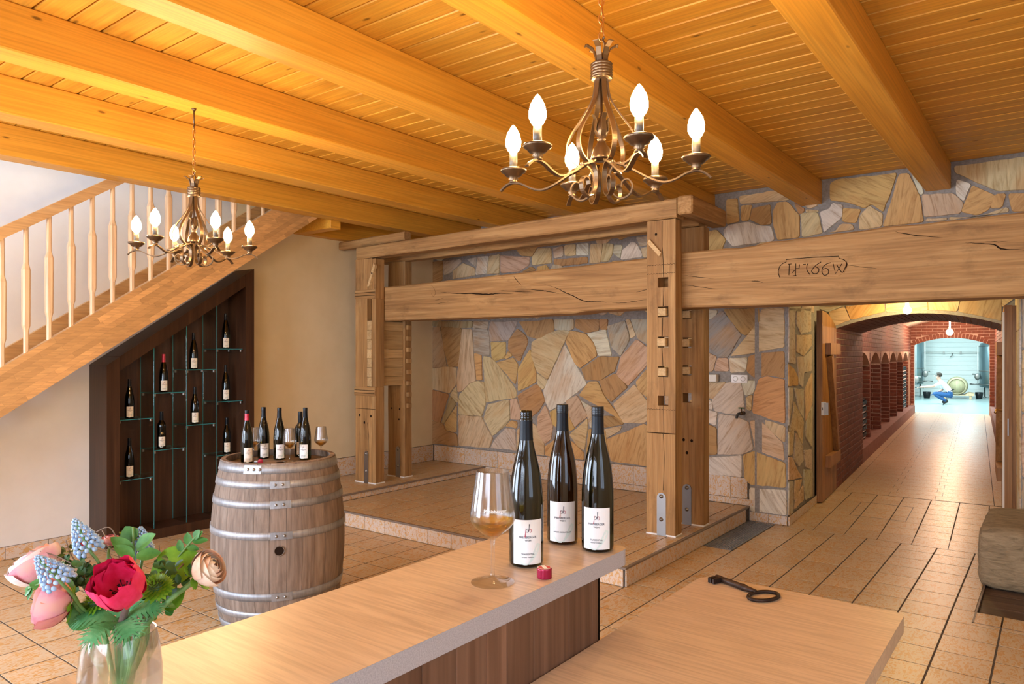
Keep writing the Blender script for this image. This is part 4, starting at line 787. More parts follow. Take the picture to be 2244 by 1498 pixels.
# pipe rail on the back wall
rl_ = empty('pipe_rail', WC(21.9, .6, 1.6), A2, 'white pipe rail along the tank room back wall', 'rail')
MB().tube([(-1.5, 0, 0), (1.6, 0, 0)], .022, 8).build('pipe', M['etch'], rl_)
for x in (-.25, .28): MB().box(x - .03, -.03, -.04, x + .03, .08, .04).build('pipe_clip', M['steel'], rl_)
MB().tube([(0, 0, 0), (.03, -.05, -.10), (-.06, -.05, -.17)], .016, 6).build('hose_hook', M['steel'], rl_)
# barrel on its wooden rack
bc = WC(20.4, .80, .0)
rk = empty('barrel_rack', bc, A2, 'low pale wooden rack under the cellar barrel', 'rack')
for x in (-.40, .36): MB().cbox(x, -.4, 0, x + .07, -.32, .12, .004).build('leg', M['beechz'], rk); MB().cbox(x, .32, 0, x + .07, .4, .12, .004).build('leg', M['beechz'], rk)
for y in (-.42, .30): MB().prism([(-.46, .12), (.50, .12), (.50, .20), (.33, .22), (.20, .14), (-.16, .14), (-.30, .22), (-.46, .20)], lambda a, b, y=y: (a, y, b), lambda a, b, y=y: (a, y + .11, b)).build('cradle', M['beechz'], rk)
cb = empty('cellar_barrel', bc + Vector((0, 0, .44)), A2, 'pale oak barrel lying on a rack in the tank room', 'barrel')
rx = Matrix.Rotation(PI / 2, 4, 'X')
MB().lathe([(-.45, .25), (-.45, .275), (-.2, .315), (0, .325), (.2, .315), (.45, .275), (.45, .25)], 28, cap=False).xf(rx).build('barrel_body', wood('pale_oak', [(.50, .42, .25), (.60, .50, .31), (.66, .57, .37)], 1, 1, 10, .6), cb)
MB().lathe([(.40, .26), (.425, .26)], 28).xf(rx).build('barrel_head', wood('pale_head', [(.52, .44, .25), (.60, .52, .31), (.66, .58, .36)], 2, 1, 7, .6), cb)
for z in (-.43, -.25, .25, .40): MB().lathe([(z - .02, .281 if abs(z) > .3 else .311), (z + .02, .281 if abs(z) > .3 else .311)], 28, cap=False).xf(rx).build('hoop', M['zinc'], cb)
for (s, t, lab) in ((20.0, -.10, 'black bucket on the floor beside the left tank'), (20.6, 1.44, 'black bucket under the right tank')):
    o = MB().lathe([(0, .09), (.01, .095), (.22, .125), (.225, .12), (.02, .085)], 16).build('bucket', M['black'], None, WC(s, t, 0)); tag(o, lab, 'bucket')

# ---------------------------------------------------------------- crouching man
man = empty('person', WC(16.93, .57, 0), A2 + PI, 'man in white shirt and blue jeans crouching at a steel tank', 'person')
# local +x = towards the tank (image left), y = depth
J = {'pelvis': (-.14, 0, .31), 'waist': (-.06, 0, .45), 'chest': (.07, 0, .62), 'neck': (.165, 0, .735), 'headb': (.19, 0, .785), 'head': (.215, 0, .875),
     'sl': (.12, .17, .665), 'el': (.335, .20, .545), 'wl': (.60, .16, .525), 'hl': (.70, .14, .515),
     'sr': (.12, -.17, .665), 'er': (.10, -.23, .425), 'wr': (.27, -.17, .335), 'hr': (.35, -.14, .305),
     'hipl': (-.13, .10, .28), 'kl': (.33, .15, .315), 'al': (-.06, .13, .085), 'fl': (.09, .14, .045),
     'hipr': (-.13, -.10, .28), 'kr': (.36, -.15, .325), 'ar': (-.03, -.13, .085), 'fr': (.12, -.14, .045)}
RAD = {'pelvis': (.135, .115), 'waist': (.125, .105), 'chest': (.145, .115), 'neck': .052, 'headb': .062, 'head': .088, 'sl': .062, 'el': .043, 'wl': .031, 'hl': .035, 'sr': .062, 'er': .043, 'wr': .031, 'hr': .035,
       'hipl': .092, 'kl': .064, 'al': .046, 'fl': .040, 'hipr': .092, 'kr': .064, 'ar': .046, 'fr': .040}
EDG = [('pelvis', 'waist'), ('waist', 'chest'), ('chest', 'neck'), ('neck', 'headb'), ('headb', 'head'), ('chest', 'sl'), ('sl', 'el'), ('el', 'wl'), ('wl', 'hl'), ('chest', 'sr'), ('sr', 'er'), ('er', 'wr'), ('wr', 'hr'),
       ('pelvis', 'hipl'), ('hipl', 'kl'), ('kl', 'al'), ('al', 'fl'), ('pelvis', 'hipr'), ('hipr', 'kr'), ('kr', 'ar'), ('ar', 'fr')]
names = list(J); extra = []
fing = []
for h, w0 in (('hl', 'wl'), ('hr', 'wr')):
    hd = Vector(J[h]); dr_ = (hd - Vector(J[w0])).normalized(); sd = Vector((0, 1, 0))
    for q in range(4):
        b0 = hd + sd * (q - 1.5) * .018; b1 = b0 + dr_ * (.05 + .008 * (q in (1, 2))) + Vector((0, 0, -.012)); b2 = b1 + dr_ * .018 + Vector((0, 0, -.024)); fing.append((h, [b0, b1, b2]))
    b0 = hd - dr_ * .02 + sd * (.03 if h == 'hl' else .03); fing.append((h, [b0, b0 + dr_ * .03 + sd * .02, b0 + dr_ * .055 + sd * .018 + Vector((0, 0, -.01))]))
verts = [J[n] for n in names]; eds = [(names.index(a), names.index(b)) for a, b in EDG]; rads = [RAD[n] if isinstance(RAD[n], tuple) else (RAD[n], RAD[n]) for n in names]; tags = list(names)
for h, pts in fing:
    prev = names.index(h)
    for q in pts: verts.append(tuple(q)); rads.append((.0095, .0095)); tags.append('finger'); eds.append((prev, len(verts) - 1)); prev = len(verts) - 1
me = bpy.data.meshes.new('body_skeleton'); me.from_pydata(verts, eds, [])
so_ = bpy.data.objects.new('body_skeleton', me); COL.objects.link(so_)
md = so_.modifiers.new('skin', 'SKIN'); md.use_smooth_shade = True
for i, v in enumerate(me.skin_vertices[0].data): v.radius = rads[i]; v.use_root = (tags[i] == 'pelvis')
sb = so_.modifiers.new('sub', 'SUBSURF'); sb.levels = 2; sb.render_levels = 2
dg = bpy.context.evaluated_depsgraph_get(); ev = so_.evaluated_get(dg); bme_ = bpy.data.meshes.new_from_object(ev); bpy.data.objects.remove(so_)
SK = plain('skin', (.60, .36, .27), .55); SHIRT = plain('white_shirt', (.78, .80, .82), .8); JEANS = plain('blue_jeans', (.02, .09, .26), .85); SHOE = plain('black_shoe', (.015, .014, .014), .5); HAIR = plain('dark_hair', (.035, .022, .015), .7)
def segd(p, a, b):
    ab = b - a; t = max(0, min(1, (p - a).dot(ab) / max(ab.length_squared, 1e-9))); return (p - a - ab * t).length, t
def region(p):
    best = (9, None, 0)
    for a, b in EDG:
        d, t = segd(p, Vector(J[a]), Vector(J[b])); r_ = RAD[a] if not isinstance(RAD[a], tuple) else RAD[a][0]
        if d / r_ < best[0]: best = (d / r_, (a, b), t)
    (a, b), t = best[1], best[2]
    if a in ('kl', 'kr') and t > .86 or b in ('fl', 'fr'): return 3
    if a in ('hipl', 'hipr', 'kl', 'kr') or b in ('hipl', 'hipr') or (a == 'pelvis' and p.z < .40 - (p.x + .14) * .3): return 2
    if a == 'pelvis' or a == 'waist' or (a == 'chest' and b != 'neck') or (a, b) == ('chest', 'neck') and t < .75: return 1
    if a in ('sl', 'sr') and t < .8: return 1
    return 0
for f in bme_.polygons:
    f.material_index = region(f.center); f.use_smooth = True
for m_ in (SK, SHIRT, JEANS, SHOE): bme_.materials.append(m_)
put('body', bme_, man)
hm = MB().sphere((.19, 0, .905), .098, 18, 12, sq=(1, .9, .85)); 
hm.f = [f for f in hm.f if not (sum(hm.v[i][0] for i in f) / len(f) > .235 and sum(hm.v[i][2] for i in f) / len(f) < .945) and sum(hm.v[i][2] for i in f) / len(f) > .84]; hm.m = [0] * len(hm.f); hm.sm = [True] * len(hm.f)
hm.build('hair', HAIR, man)
MB().sphere((.300, 0, .868), .018, 8, 6, sq=(1.1, .7, 1.2)).build('nose', SK, man)
for sy in (-1, 1):
    MB().sphere((.205, sy * .083, .865), .022, 8, 6, sq=(.8, .4, 1.3)).build('ear', SK, man); MB().sphere((.288, sy * .032, .892), .0095, 8, 6).build('eye', SHOE, man)
MB().sphere((.292, 0, .835), .012, 8, 5, sq=(.5, 1.9, .4)).build('mouth', plain('lips', (.45, .18, .14), .5), man)
MB().tube([(.13, .05, .745), (.185, .04, .752), (.205, 0, .745), (.185, -.04, .752), (.13, -.05, .745)], .012, 8).build('collar', SHIRT, man)
MB().lathe([(-.014, 1.0), (.014, 1.0)], 24, cap=False).xf(Matrix.Translation((-.10, 0, .405)) @ Matrix.Rotation(.5, 4, 'Y') @ Matrix.Diagonal((.142, .128, 1, 1))).build('belt', SHOE, man)
# ---------------------------------------------------------------- the historic tree press
PRZ = math.radians(1.89)
press = empty('wine_press', (-2.411, 5.316, 0), PRZ, 'huge old oak tree press with posts, rails and one long carved beam', 'wine press')
def rough_beam(name, secs, mats, parent, wob=.003, label=None):
    # secs: list of (x, y0, y1, z0, z1) cross sections along x
    mb = MB(); vs = []; fs = []
    P8 = []
    for (x, y0, y1, z0, z1) in secs:
        c = .012
        ring = [(y0 + c, z0), (y1 - c, z0), (y1, z0 + c), (y1, z1 - c), (y1 - c, z1), (y0 + c, z1), (y0, z1 - c), (y0, z0 + c)]
        for k, (y, z) in enumerate(ring):
            wz = R.uniform(-wob, wob) if k in (0, 1, 4, 5) else 0
            vs.append((x, y, z + wz))
    n = len(secs)
    for i in range(n - 1):
        for k in range(8):
            k2 = (k + 1) % 8; fs.append((8 * i + k, 8 * i + k2, 8 * i + 8 + k2, 8 * i + 8 + k))
    fs.append(tuple(range(7, -1, -1))); fs.append(tuple(8 * (n - 1) + k for k in range(8)))
    mb.add(vs, fs); return mb.build(name, mats, parent, label=label)
TE = [(-3.72, 2.30), (-3.318, 2.306), (-2.4, 2.325), (-1.4, 2.352), (-.28, 2.388), (.02, 2.408), (.33, 2.412), (.53, 2.406), (.65, 2.428), (.91, 2.437), (1.21, 2.452), (1.43, 2.463), (1.7, 2.464), (2.07, 2.479), (2.4, 2.486), (3.05, 2.49)]
def top_at(x):
    for (a, za), (b, zb) in zip(TE, TE[1:]):
        if a <= x <= b: return za + (zb - za) * (x - a) / (b - a)
    return 2.49
secs = []; x = -3.72
while x <= 3.06:
    bz = 1.943 + (.012 if x > -1 else 0) + .036 * max(0, 1 - abs(x + .4) / 1.2) * .4
    secs.append((x, .14, .462, bz, top_at(x) + (R.uniform(-.004, .006) if x > .6 else 0))); x += .113
pbeam = rough_beam('press_beam', secs, M['oakx'], press, .0025, 'massive carved oak beam with long cracks')
# raised carved plaque with its inscription, cut strokes
MB().prism(PLAQUE, lambda a, b: (a, .142, b), lambda a, b: (a, .136, b), 0, .004).build('carved_plaque', M['oakx'], pbeam)
def stroke2(mb, pts, w, y, dy=.0006, taper=False):
    n = len(pts); L = []; Rr = []
    for i, (a, b) in enumerate(pts):
        p = pts[max(0, i - 1)]; q = pts[min(n - 1, i + 1)]; tx, tz = q[0] - p[0], q[1] - p[1]; l = math.hypot(tx, tz) or 1
        ww = w * (math.sin(PI * (i + .35) / (n - .3)) if taper else 1)
        L.append((a - tz / l * ww / 2, y, b + tx / l * ww / 2)); Rr.append((a + tz / l * ww / 2, y, b - tx / l * ww / 2))
    mb.add(L + Rr, [(i, i + 1, n + i + 1, n + i) for i in range(n - 1)])
ins = MB()
for s in CARVED: stroke2(ins, spline2(s, 4) if len(s) > 3 else s, .0055, .1352)
stroke2(ins, PLAQUE[:-3], .005, .1352)
ins.build('carved_inscription', M['crack'], pbeam, kind='stuff')
for w, pl in CRACKS:
    mb = MB(); sp = [(a, b + R.uniform(-.002, .002)) for a, b in spline2(pl, 7)]; stroke2(mb, sp, w, .1392, taper=True); mb.build('crack', M['crack'], pbeam)

def post(name, x0, x1, y0, y1, z0, z1, slots=(), sx=None, label=None, wob=.004):
    # a post built around square through-slots
    mb = MB(); o = []
    if not slots:
        n = 9; 
        for i in range(n):
            a = z0 + (z1 - z0) * i / n; b = z0 + (z1 - z0) * (i + 1) / n; o.append((a, b))
        vs = []; fs = []
        for i in range(n + 1):
            z = z0 + (z1 - z0) * i / n; c = .012; j = [R.uniform(-wob, wob) for _ in range(4)]
            X0, X1, Y0, Y1 = x0 + j[0], x1 + j[1], y0 + j[2] * .5, y1 + j[3] * .5
            vs += [(X0 + c, Y0, z), (X1 - c, Y0, z), (X1, Y0 + c, z), (X1, Y1 - c, z), (X1 - c, Y1, z), (X0 + c, Y1, z), (X0, Y1 - c, z), (X0, Y0 + c, z)]
        for i in range(n):
            for k in range(8):
                k2 = (k + 1) % 8; fs.append((8 * i + k, 8 * i + k2, 8 * i + 8 + k2, 8 * i + 8 + k))
        fs.append(tuple(range(7, -1, -1))); fs.append(tuple(8 * n + k for k in range(8)))
        mb.add(vs, fs)
    else:
        s0, s1 = sx; zs = z0
        for (a, b) in slots:
            mb.box(x0, y0, zs, x1, y1, a); mb.box(x0, y0, a, s0, y1, b); mb.box(s1, y0, a, x1, y1, b); zs = b
        mb.box(x0, y0, zs, x1, y1, z1)
    return mb.build(name, M['oakz'], press, label=label)
def bracket(par, x0, x1, y, z0, z1):
    n = 8; r = (x1 - x0) / 2; xc = (x0 + x1) / 2
    pl = [(x0, z0), (x1, z0)] + [(xc + r * math.cos(PI * k / n), z1 - r + r * math.sin(PI * k / n)) for k in range(n + 1)]
    MB().prism(pl, lambda a, b: (a, y, b), lambda a, b: (a, y - .007, b), 0, .001).build('steel_bracket', M['steel'], par)
    for zz in (z1 - .03, z0 + (z1 - z0) * .38):
        MB().lathe([(0, .017), (.003, .017), (.004, .010), (.011, .009)], 10).xf(Matrix.Translation((xc, y - .007, zz)) @ Matrix.Rotation(PI / 2, 4, 'X')).build('bracket_bolt', M['steel'], par)
def holes(par, pts, y, r=.012):
    mb = MB()
    for (x, z) in pts:
        mb.add([(x + r * math.cos(2 * PI * k / 12), y, z + r * 1.15 * math.sin(2 * PI * k / 12)) for k in range(12)], [tuple(range(12))])
    mb.build('peg_holes', M['crack'], par, kind='stuff')
def carve(par, pts, y, w=.004):
    mb = MB()
    for pl in pts: stroke2(mb, pl, w, y)
    mb.build('carved_lines', M['crack'], par, kind='stuff')
SL = [(1.174, 1.254), (1.405, 1.49), (1.641, 1.727), (1.883, 1.967), (2.121, 2.201)]
fr = post('post', -.245, 0, 0, .125, PZ + .012, 2.66, SL, (-.148, -.060), 'front right oak post with peg slots and one long crack')
rr = post('post', -.20, .055, .47, .595, PZ + .012, 2.66, SL, (-.128, -.052), 'rear right oak post with peg slots')
fl = post('post', -3.668, -3.415, 0, .13, Z2 + .012, 2.605, [(1.232, 1.943), (1.944, 2.174)], (-3.487, -3.416 + .0), 'front left oak post with a filled slot and mouldings')
rl = post('post', -3.655, -3.395, .47, .60, Z2 + .012, 2.62, (), None, 'rear left oak post with rounded edges')
MB().cbox(-3.415, 0, 1.232, -3.36, .13, 2.174, .004).build('slot_cheek', M['oakz'], fl)
MB().cbox(-3.36 - .055, 0, Z2 + .012, -3.36, .13, 1.233, .004).build('post_edge', M['oakz'], fl); MB().cbox(-3.415, .0, 2.174, -3.36, .13, 2.6, .004).build('post_edge', M['oakz'], fl)
for o, x0, x1, y, z0 in ((fr, -.155, -.078, 0, PZ), (rr, -.129, -.05, .47, PZ), (fl, -3.53, -3.466, 0, Z2), (rl, -3.52, -3.455, .47, Z2)):
    bracket(o, x0, x1, y - .001, z0, z0 + .345)
for o, x0, x1, y0, y1, z in ((fr, -.25, .004, -.006, .13, PZ), (rr, -.205, .06, .464, .6, PZ), (fl, -3.675, -3.355, -.006, .136, Z2), (rl, -3.66, -3.39, .464, .606, Z2)):
    MB().cbox(x0, y0, z, x1, y1, z + .0125, .002).build('base_plate', M['socket'], o)
for o, y, ls, pts in ((fr, -.001, (1, 2, 3), ((-.155, .877), (-.074, .87), (-.117, .798))), (rr, .469, (1, 2, 3), ((-.12, .855), (-.049, .852), (-.091, .746)))):
    for k in ls:
        a, b = SL[k]; MB().cbox(-.14 if y < .1 else -.12, y - .03 - .01 * (k == 2), a + .008, -.068 if y < .1 else -.055, y + .11, b - .012, .005).build('wedge_peg', M['oaklight'], o)
    holes(o, pts, y - .0006)
zz = [(-.241 + i * .0118, 2.300 + (.006 if i % 2 else 0)) for i in range(21)]
zz2 = [(a, b - .07) for a, b in zz]; zz3 = [(a, b - 1.16) for a, b in zz]
carve(fr, [zz, zz2, zz3], -.0006, .003)
MB().cbox(-.249, -.005, PZ + .012, .001, .001, .952, .003).build('post_foot', M['oakz'], fr)
carve(fr, [[(-.245, .955), (0, .955)]], -.0062, .006)
carve(fr, [[(-.113, 2.65), (-.113, 2.45), (-.105, 2.35), (-.100, 2.20)], [(-.098, 2.12), (-.103, 1.97)], [(-.108, 1.88), (-.112, 1.73)], [(-.114, 1.64), (-.106, 1.49)], [(-.10, 1.405), (-.095, 1.254)], [(-.10, 1.174), (-.098, .97), (-.10, .9)]], -.0007, .005)
carve(fr, [[(-.10, .95), (-.092, .75), (-.10, .5)]], -.0057, .004)
# slanted wooden pegs under the rails
MB().prism([(-.235, 2.485), (-.215, 2.515), (-.11, 2.395), (-.128, 2.365)], lambda a, b: (a, .001, b), lambda a, b: (a, -.022, b), 0, .003).build('slanted_peg', M['oaklight'], fr)
MB().prism([(-3.46, 2.30), (-3.43, 2.30), (-3.335, 2.52), (-3.36, 2.548), (-3.40, 2.45)], lambda a, b: (a, .001, b), lambda a, b: (a, -.03, b), 0, .003).build('slanted_peg', M['oaklight'], fl)
nh = MB()
for (x, z, y) in ((-.165, 2.55, -.0008), (-3.385, 2.44, -.0312)): nh.add([(x + .010 * math.cos(k * PI / 5), y, z + .012 * math.sin(k * PI / 5)) for k in range(10)], [tuple(range(10))])
nh.build('nail_heads', M['crack'], fl, kind='stuff')
for z0, z1, d in ((2.18, 2.272, .008), (1.135, 1.228, .012)):
    MB().cbox(-3.674 - d * .5, -d, z0, -3.36, .002, z1, .005).build('moulding', M['oakx'], fl)
    carve(fl, [[(-3.674, z0 + .03), (-3.362, z0 + .028)], [(-3.674, z0 + .062), (-3.362, z0 + .06)]], -d - .0008, .006)
carve(fl, [[(-3.668, .997), (-3.362, .995)], [(-3.48, .85), (-3.468, .72), (-3.475, .5)]], -.0007, .005)
holes(fl, ((-3.60, .924), (-3.43, .921), (-3.53, .848)), -.0007, .013)
holes(rl, ((-3.58, .97), (-3.46, .965), (-3.47, .85)), .464, .010)
# light boards stacked through the slot of the left posts, carrying the beam end
zt = 1.236
for k in range(7):
    h = (1.94 - 1.236) / 7; MB().cbox(-3.483, -.004 - .003 * (k % 2), zt + .001, -3.418, .52, zt + h - .001, .002).build('slot_board', M['oaklight'], press); zt += h
for k in range(8):
    MB().cbox(-3.40, .50, .98 + k * .125, -3.362, .56, 1.03 + k * .125, .003).build('notch_block', M['oakz'], rl)
# top rails
secs = []
for i in range(13):
    x = -3.633 + i * (3.65 / 12); k = i / 12; secs.append((x, -.022, .13, 2.606 + .060 * k, 2.733 + .086 * k))
rough_beam('top_rail', secs, M['oakx'], press, .002, 'front top rail')
secs = []
for i in range(13):
    x = -3.80 + i * (3.82 / 12); k = i / 12; secs.append((x, .45, .60, 2.618 + .047 * k, 2.733 + .08 * k))
rough_beam('top_rail', secs, M['oakx'], press, .002, 'rear top rail')
MB().cbox(.02, -.022, 2.685, .148, .76, 2.83, .012).build('end_rail', M['oaky'], press)
secs = [(-3.97 + i * .25, .03, .125, 2.742 + .006 * i, 2.826 + .007 * i) for i in range(5)]
rough_beam('short_rail', secs, M['oakx'], press, .002)
# spindle that carries the stone weight at the far beam end (outside the frame)
sp = MB().lathe([(.45, .085), (.75, .085), (.78, .07)] + [(.8 + i * .02, .062 if i % 2 else .075) for i in range(55)] + [(1.95, .07)], 20).build('spindle', M['oakz'], press, (2.78, .36, 0))

# ---------------------------------------------------------------- stone weight and plank-covered pit
pit = MB().box(-.405, 5.045, -.089, 1.5, 6.79, -.045).build('trim_3', M['dark'], kind='structure')
for k in range(12):
    MB().cbox(-.395, 5.055 + k * .142, -.045, 1.48, 5.055 + k * .142 + .139, -.018, .002).build('plank', M['greywood'], pit)
e = MB(); e.box(-.407, 5.044, -.045, -.397, 6.79, .001); e.box(-.407, 5.044, -.045, 1.5, 5.053, .001); e.build('pit_edge', M['nosing'], pit, kind='stuff')
def sandstone():
    m, nt, b = newmat('grey_sandstone'); v, base, oi = coords(nt, (9, 22, 40), rot=(.5, .6, .4)); f = noise(nt, v, 1, 6, .65, 1)
    c = ramp(nt, f, [(.3, (.16, .115, .062)), (.5, (.275, .205, .118)), (.72, (.38, .29, .175))]); nt.links.new(c, b.inputs['Base Color']); b.inputs['Roughness'].default_value = .85
    bump(nt, b, f, .8, .012); return m
M['sandstone'] = sandstone()
bm = bmesh.new(); bmesh.ops.create_cube(bm, size=1); bmesh.ops.subdivide_edges(bm, edges=list(bm.edges), cuts=11, use_grid_fill=True)
for v in bm.verts:
    h = Vector((.51, .465, .2125)); p = Vector((v.co.x * 2 * h.x, v.co.y * 2 * h.y, v.co.z * 2 * h.z)); rr = .075
    q = Vector([max(-(h[i] - rr), min(h[i] - rr, p[i])) for i in range(3)]); d = p - q
    if d.length > 1e-6: p = q + d.normalized() * rr
    v.co = p + Vector((R.uniform(-.004, .004), R.uniform(-.004, .004), R.uniform(-.004, .004)))
so = MB().bm(bm).build('stone_weight', M['sandstone'], None, (.07, 6.31, .1955)); smooth_by(so, 60)
tag(so, 'rough hewn brown sandstone weight block lying on the dark pit planks', 'stone block')

# ---------------------------------------------------------------- steel floor grate
gr = empty('floor_grate', (-2.225, 6.265, 0), 0, 'steel floor grate set beside the platform step', 'grate')
g = MB()
for (a, b, c, d) in ((-.127, -.121, -.555, .555), (.121, .127, -.555, .555), (-.127, .127, -.555, -.549), (-.127, .127, .549, .555)): g.box(a, c, -.02, b, d, .002)
g.build('grate_frame', M['steel'], gr)
barm = MB().box(-.0045, -.549, -.02, .0045, .549, .0).mesh('bearing_bar', M['zinc'])
for k in range(12): put('bearing_bar', barm, gr, (-.112 + k * .0204, 0, 0))
g = MB()
for k in range(36): g.box(-.121, -.53 + k * .030, -.010, .121, -.526 + k * .030, -.001)
g.build('cross_rods', M['zinc'], gr, kind='stuff')
MB().box(-.121, -.549, -.0045, .121, .549, -.0035).build('sump_floor', M['dark'], gr, (0, 0, -.018))
# wall fittings
so = empty('wall_socket', (0, 0, 0), 0, 'white double power socket on the stone wall', 'socket')
def wallpt(u, v): return u, v
sx, sz = -2.436, 1.347
MB().cbox(sx - .078, YW - .024, sz - .039, sx + .078, YW - .008, sz + .039, .003).build('socket_plate', M['socket'], so)
for k in (-1, 1):
    q = MB().lathe([(0, .027), (.002, .027), (.002, .021), (-.006, .019), (-.006, .0)], 20, cap=False).xf(Matrix.Translation((sx + k * .037, YW - .0242, sz)) @ Matrix.Rotation(PI / 2, 4, 'X')); qo = q.build('socket_ring', M['etch'], so)
    h = MB()
    for dx in (-.0095, .0095): h.add([(sx + k * .037 + dx + .003 * math.cos(i * PI / 4), YW - .0195, sz + .003 * math.sin(i * PI / 4)) for i in range(8)], [tuple(range(8))])
    a = MB(); a.tube([(sx + k * .037 + .022 * math.cos(t), YW - .0262, sz + .022 * math.sin(t)) for t in [i * PI / 10 for i in range(21)]], .0013, 5)
    h.add(a.v, a.f); h.build('socket_holes', M['dark'], qo, kind='stuff')
jb = MB().cbox(-2.80, YW - .075, 1.315, -2.645, YW - .008, 1.385, .004).build('cable_box', M['creampaper']); tag(jb, 'small cream cable box on the stone wall behind the posts', 'box')
jb.data.materials.append(M['oaklight'])
tp = empty('garden_tap', (-2.40, YW - .012, 1.02), 0, 'old brass tap with green handwheel sticking out of the stone wall', 'tap')
MB().tube([(0, 0, 0), (0, -.06, 0), (.0, -.075, -.004)], [.022, .016, .013], 10).build('tap_body', M['bronze'], tp)
MB().tube(spline([(0, -.06, 0), (-.02, -.085, -.004), (-.03, -.095, -.03), (-.03, -.096, -.045)], 4), .012, 10).build('tap_spout', M['dark'], tp)
MB().tube([(0, -.055, 0), (0, -.055, .05)], .006, 8).build('tap_stem', M['bronze'], tp)
q = MB(); q.tube([(.026 * math.cos(t), -.055 + .026 * math.sin(t), .052) for t in [i * PI / 8 for i in range(17)]], .005, 6)
for k in range(4): q.tube([(0, -.055, .052), (.026 * math.cos(k * PI / 2), -.055 + .026 * math.sin(k * PI / 2), .052)], .004, 5)
q.build('tap_handwheel', plain('tap_green', (.03, .13, .04), .4), tp)
# ---------------------------------------------------------------- staircase along the left wall
SL_ = .6657; SA = math.atan(SL_)
def zlow(y): return 1.144 + SL_ * (y - 1.8375)            # lower edge of the outer stringer
st = empty('staircase', (-6.16, .2, 0), 0, 'oiled beech staircase with balusters climbing the left wall', 'staircase')
st.location = (0, 0, 0)
def stringer(x0, x1, name):
    y0, y1 = .15, 5.35
    o = MB().prism([(y0, max(0, zlow(y0))), (y1, zlow(y1)), (y1, zlow(y1) + .345), (y0 - .10, zlow(y0) + .345 - .06), (y0 - .10, 0)], lambda a, b: (x0, a, b), lambda a, b: (x1, a, b)).build(name, M['beech'], st); return o
so1 = stringer(-5.925, -5.870, 'outer_stringer'); so2 = stringer(-6.478, -6.432, 'inner_stringer')
# finger-jointed lamellae of the stringer face
TONE = [tuple(c * k for c in (.70, .42, .18)) for k in (.80, .95, 1.06, 1.14)]
lam = []
for q in range(4):
    cols = [(.62 * k, .345 * k, .135 * k) for k in ((.82, .93, 1.02, 1.12)[q],)] [0]
    lam.append(wood('beech_lamella', [tuple(c * .88 for c in cols), cols, tuple(min(1, c * 1.14) for c in cols)], 1, 1.2, 8, .38, bmp=.04, var=.12))
ca, sa = math.cos(SA), math.sin(SA); hp = .345 * ca
for r in range(7):
    u = -R.uniform(0, .5)
    while u < 6.1:
        L = R.uniform(.28, .62); a, b = max(u, 0), min(u + L, 6.1); u += L
        if b - a < .05: continue
        h0, h1 = r * hp / 7, (r + 1) * hp / 7
        def pt_(uu, hh, x): return (x, .19 + uu * ca - hh * sa, zlow(.19) + uu * sa + hh * ca)
        P = [pt_(a, h0, -5.871), pt_(b, h0, -5.871), pt_(b, h1, -5.871), pt_(a, h1, -5.871), pt_(a + .0006, h0 + .0005, -5.8688), pt_(b - .0006, h0 + .0005, -5.8688), pt_(b - .0006, h1 - .0005, -5.8688), pt_(a + .0006, h1 - .0005, -5.8688)]
        MB().add(P, [(4, 5, 6, 7), (0, 1, 5, 4), (1, 2, 6, 5), (2, 3, 7, 6), (3, 0, 4, 7)]).build('lamella', R.choice(lam), so1)
run = .272; rise = run * SL_
tm = MB().cbox(-6.436, -.02, -.038, -5.92, run + .03, 0, .004).mesh('tread', M['beech'])
for k in range(18):
    y = .28 + k * run; z = zlow(y) + .215
    if z > .06: put('tread', tm, st, (0, y, z))
prof = [(0, .014), (.16, .0145), (.25, .0235), (.62, .0245), (.70, .0150), (.86, .0135)]
def baluster_me(h):
    mb = MB(); f = h / .86
    vs = []; fs = []
    pr = [(0, .0150), (.155, .0155), (.19, .0245), (.56, .026), (.60, .0155), (.86, .0145)]
    for (z, w) in pr:
        c = w * .45
        for (x, y) in ((w, -w + c), (w, w - c), (w - c, w), (-w + c, w), (-w, w - c), (-w, -w + c), (-w + c, -w), (w - c, -w)): vs.append((x, y, z * f))
    n = len(pr)
    for i in range(n - 1):
        for k in range(8):
            k2 = (k + 1) % 8; fs.append((8 * i + k, 8 * i + k2, 8 * i + 8 + k2, 8 * i + 8 + k))
    fs.append(tuple(range(7, -1, -1))); fs.append(tuple(8 * (n - 1) + k for k in range(8)))
    return mb.add(vs, fs).mesh('baluster', M['beechz'])
bmn = baluster_me(.93)
for k in range(-9, 23):
    y = 1.853 + .1485 * k; put('baluster', bmn, st, (-5.898, y, zlow(y) + .335))
y0, y1 = .35, 5.3
hz = lambda y: zlow(y) + .335 + .905
MB().prism([(y0, hz(y0)), (y1, hz(y1)), (y1, hz(y1) + .088), (y0, hz(y0) + .088)], lambda a, b: (-5.935, a, b), lambda a, b: (-5.865, a, b), 0, .006).build('handrail', M['beech'], st)
MB().cbox(-5.94, .06, 0, -5.855, .15, 1.35, .004).build('newel_post', M['beechz'], st)

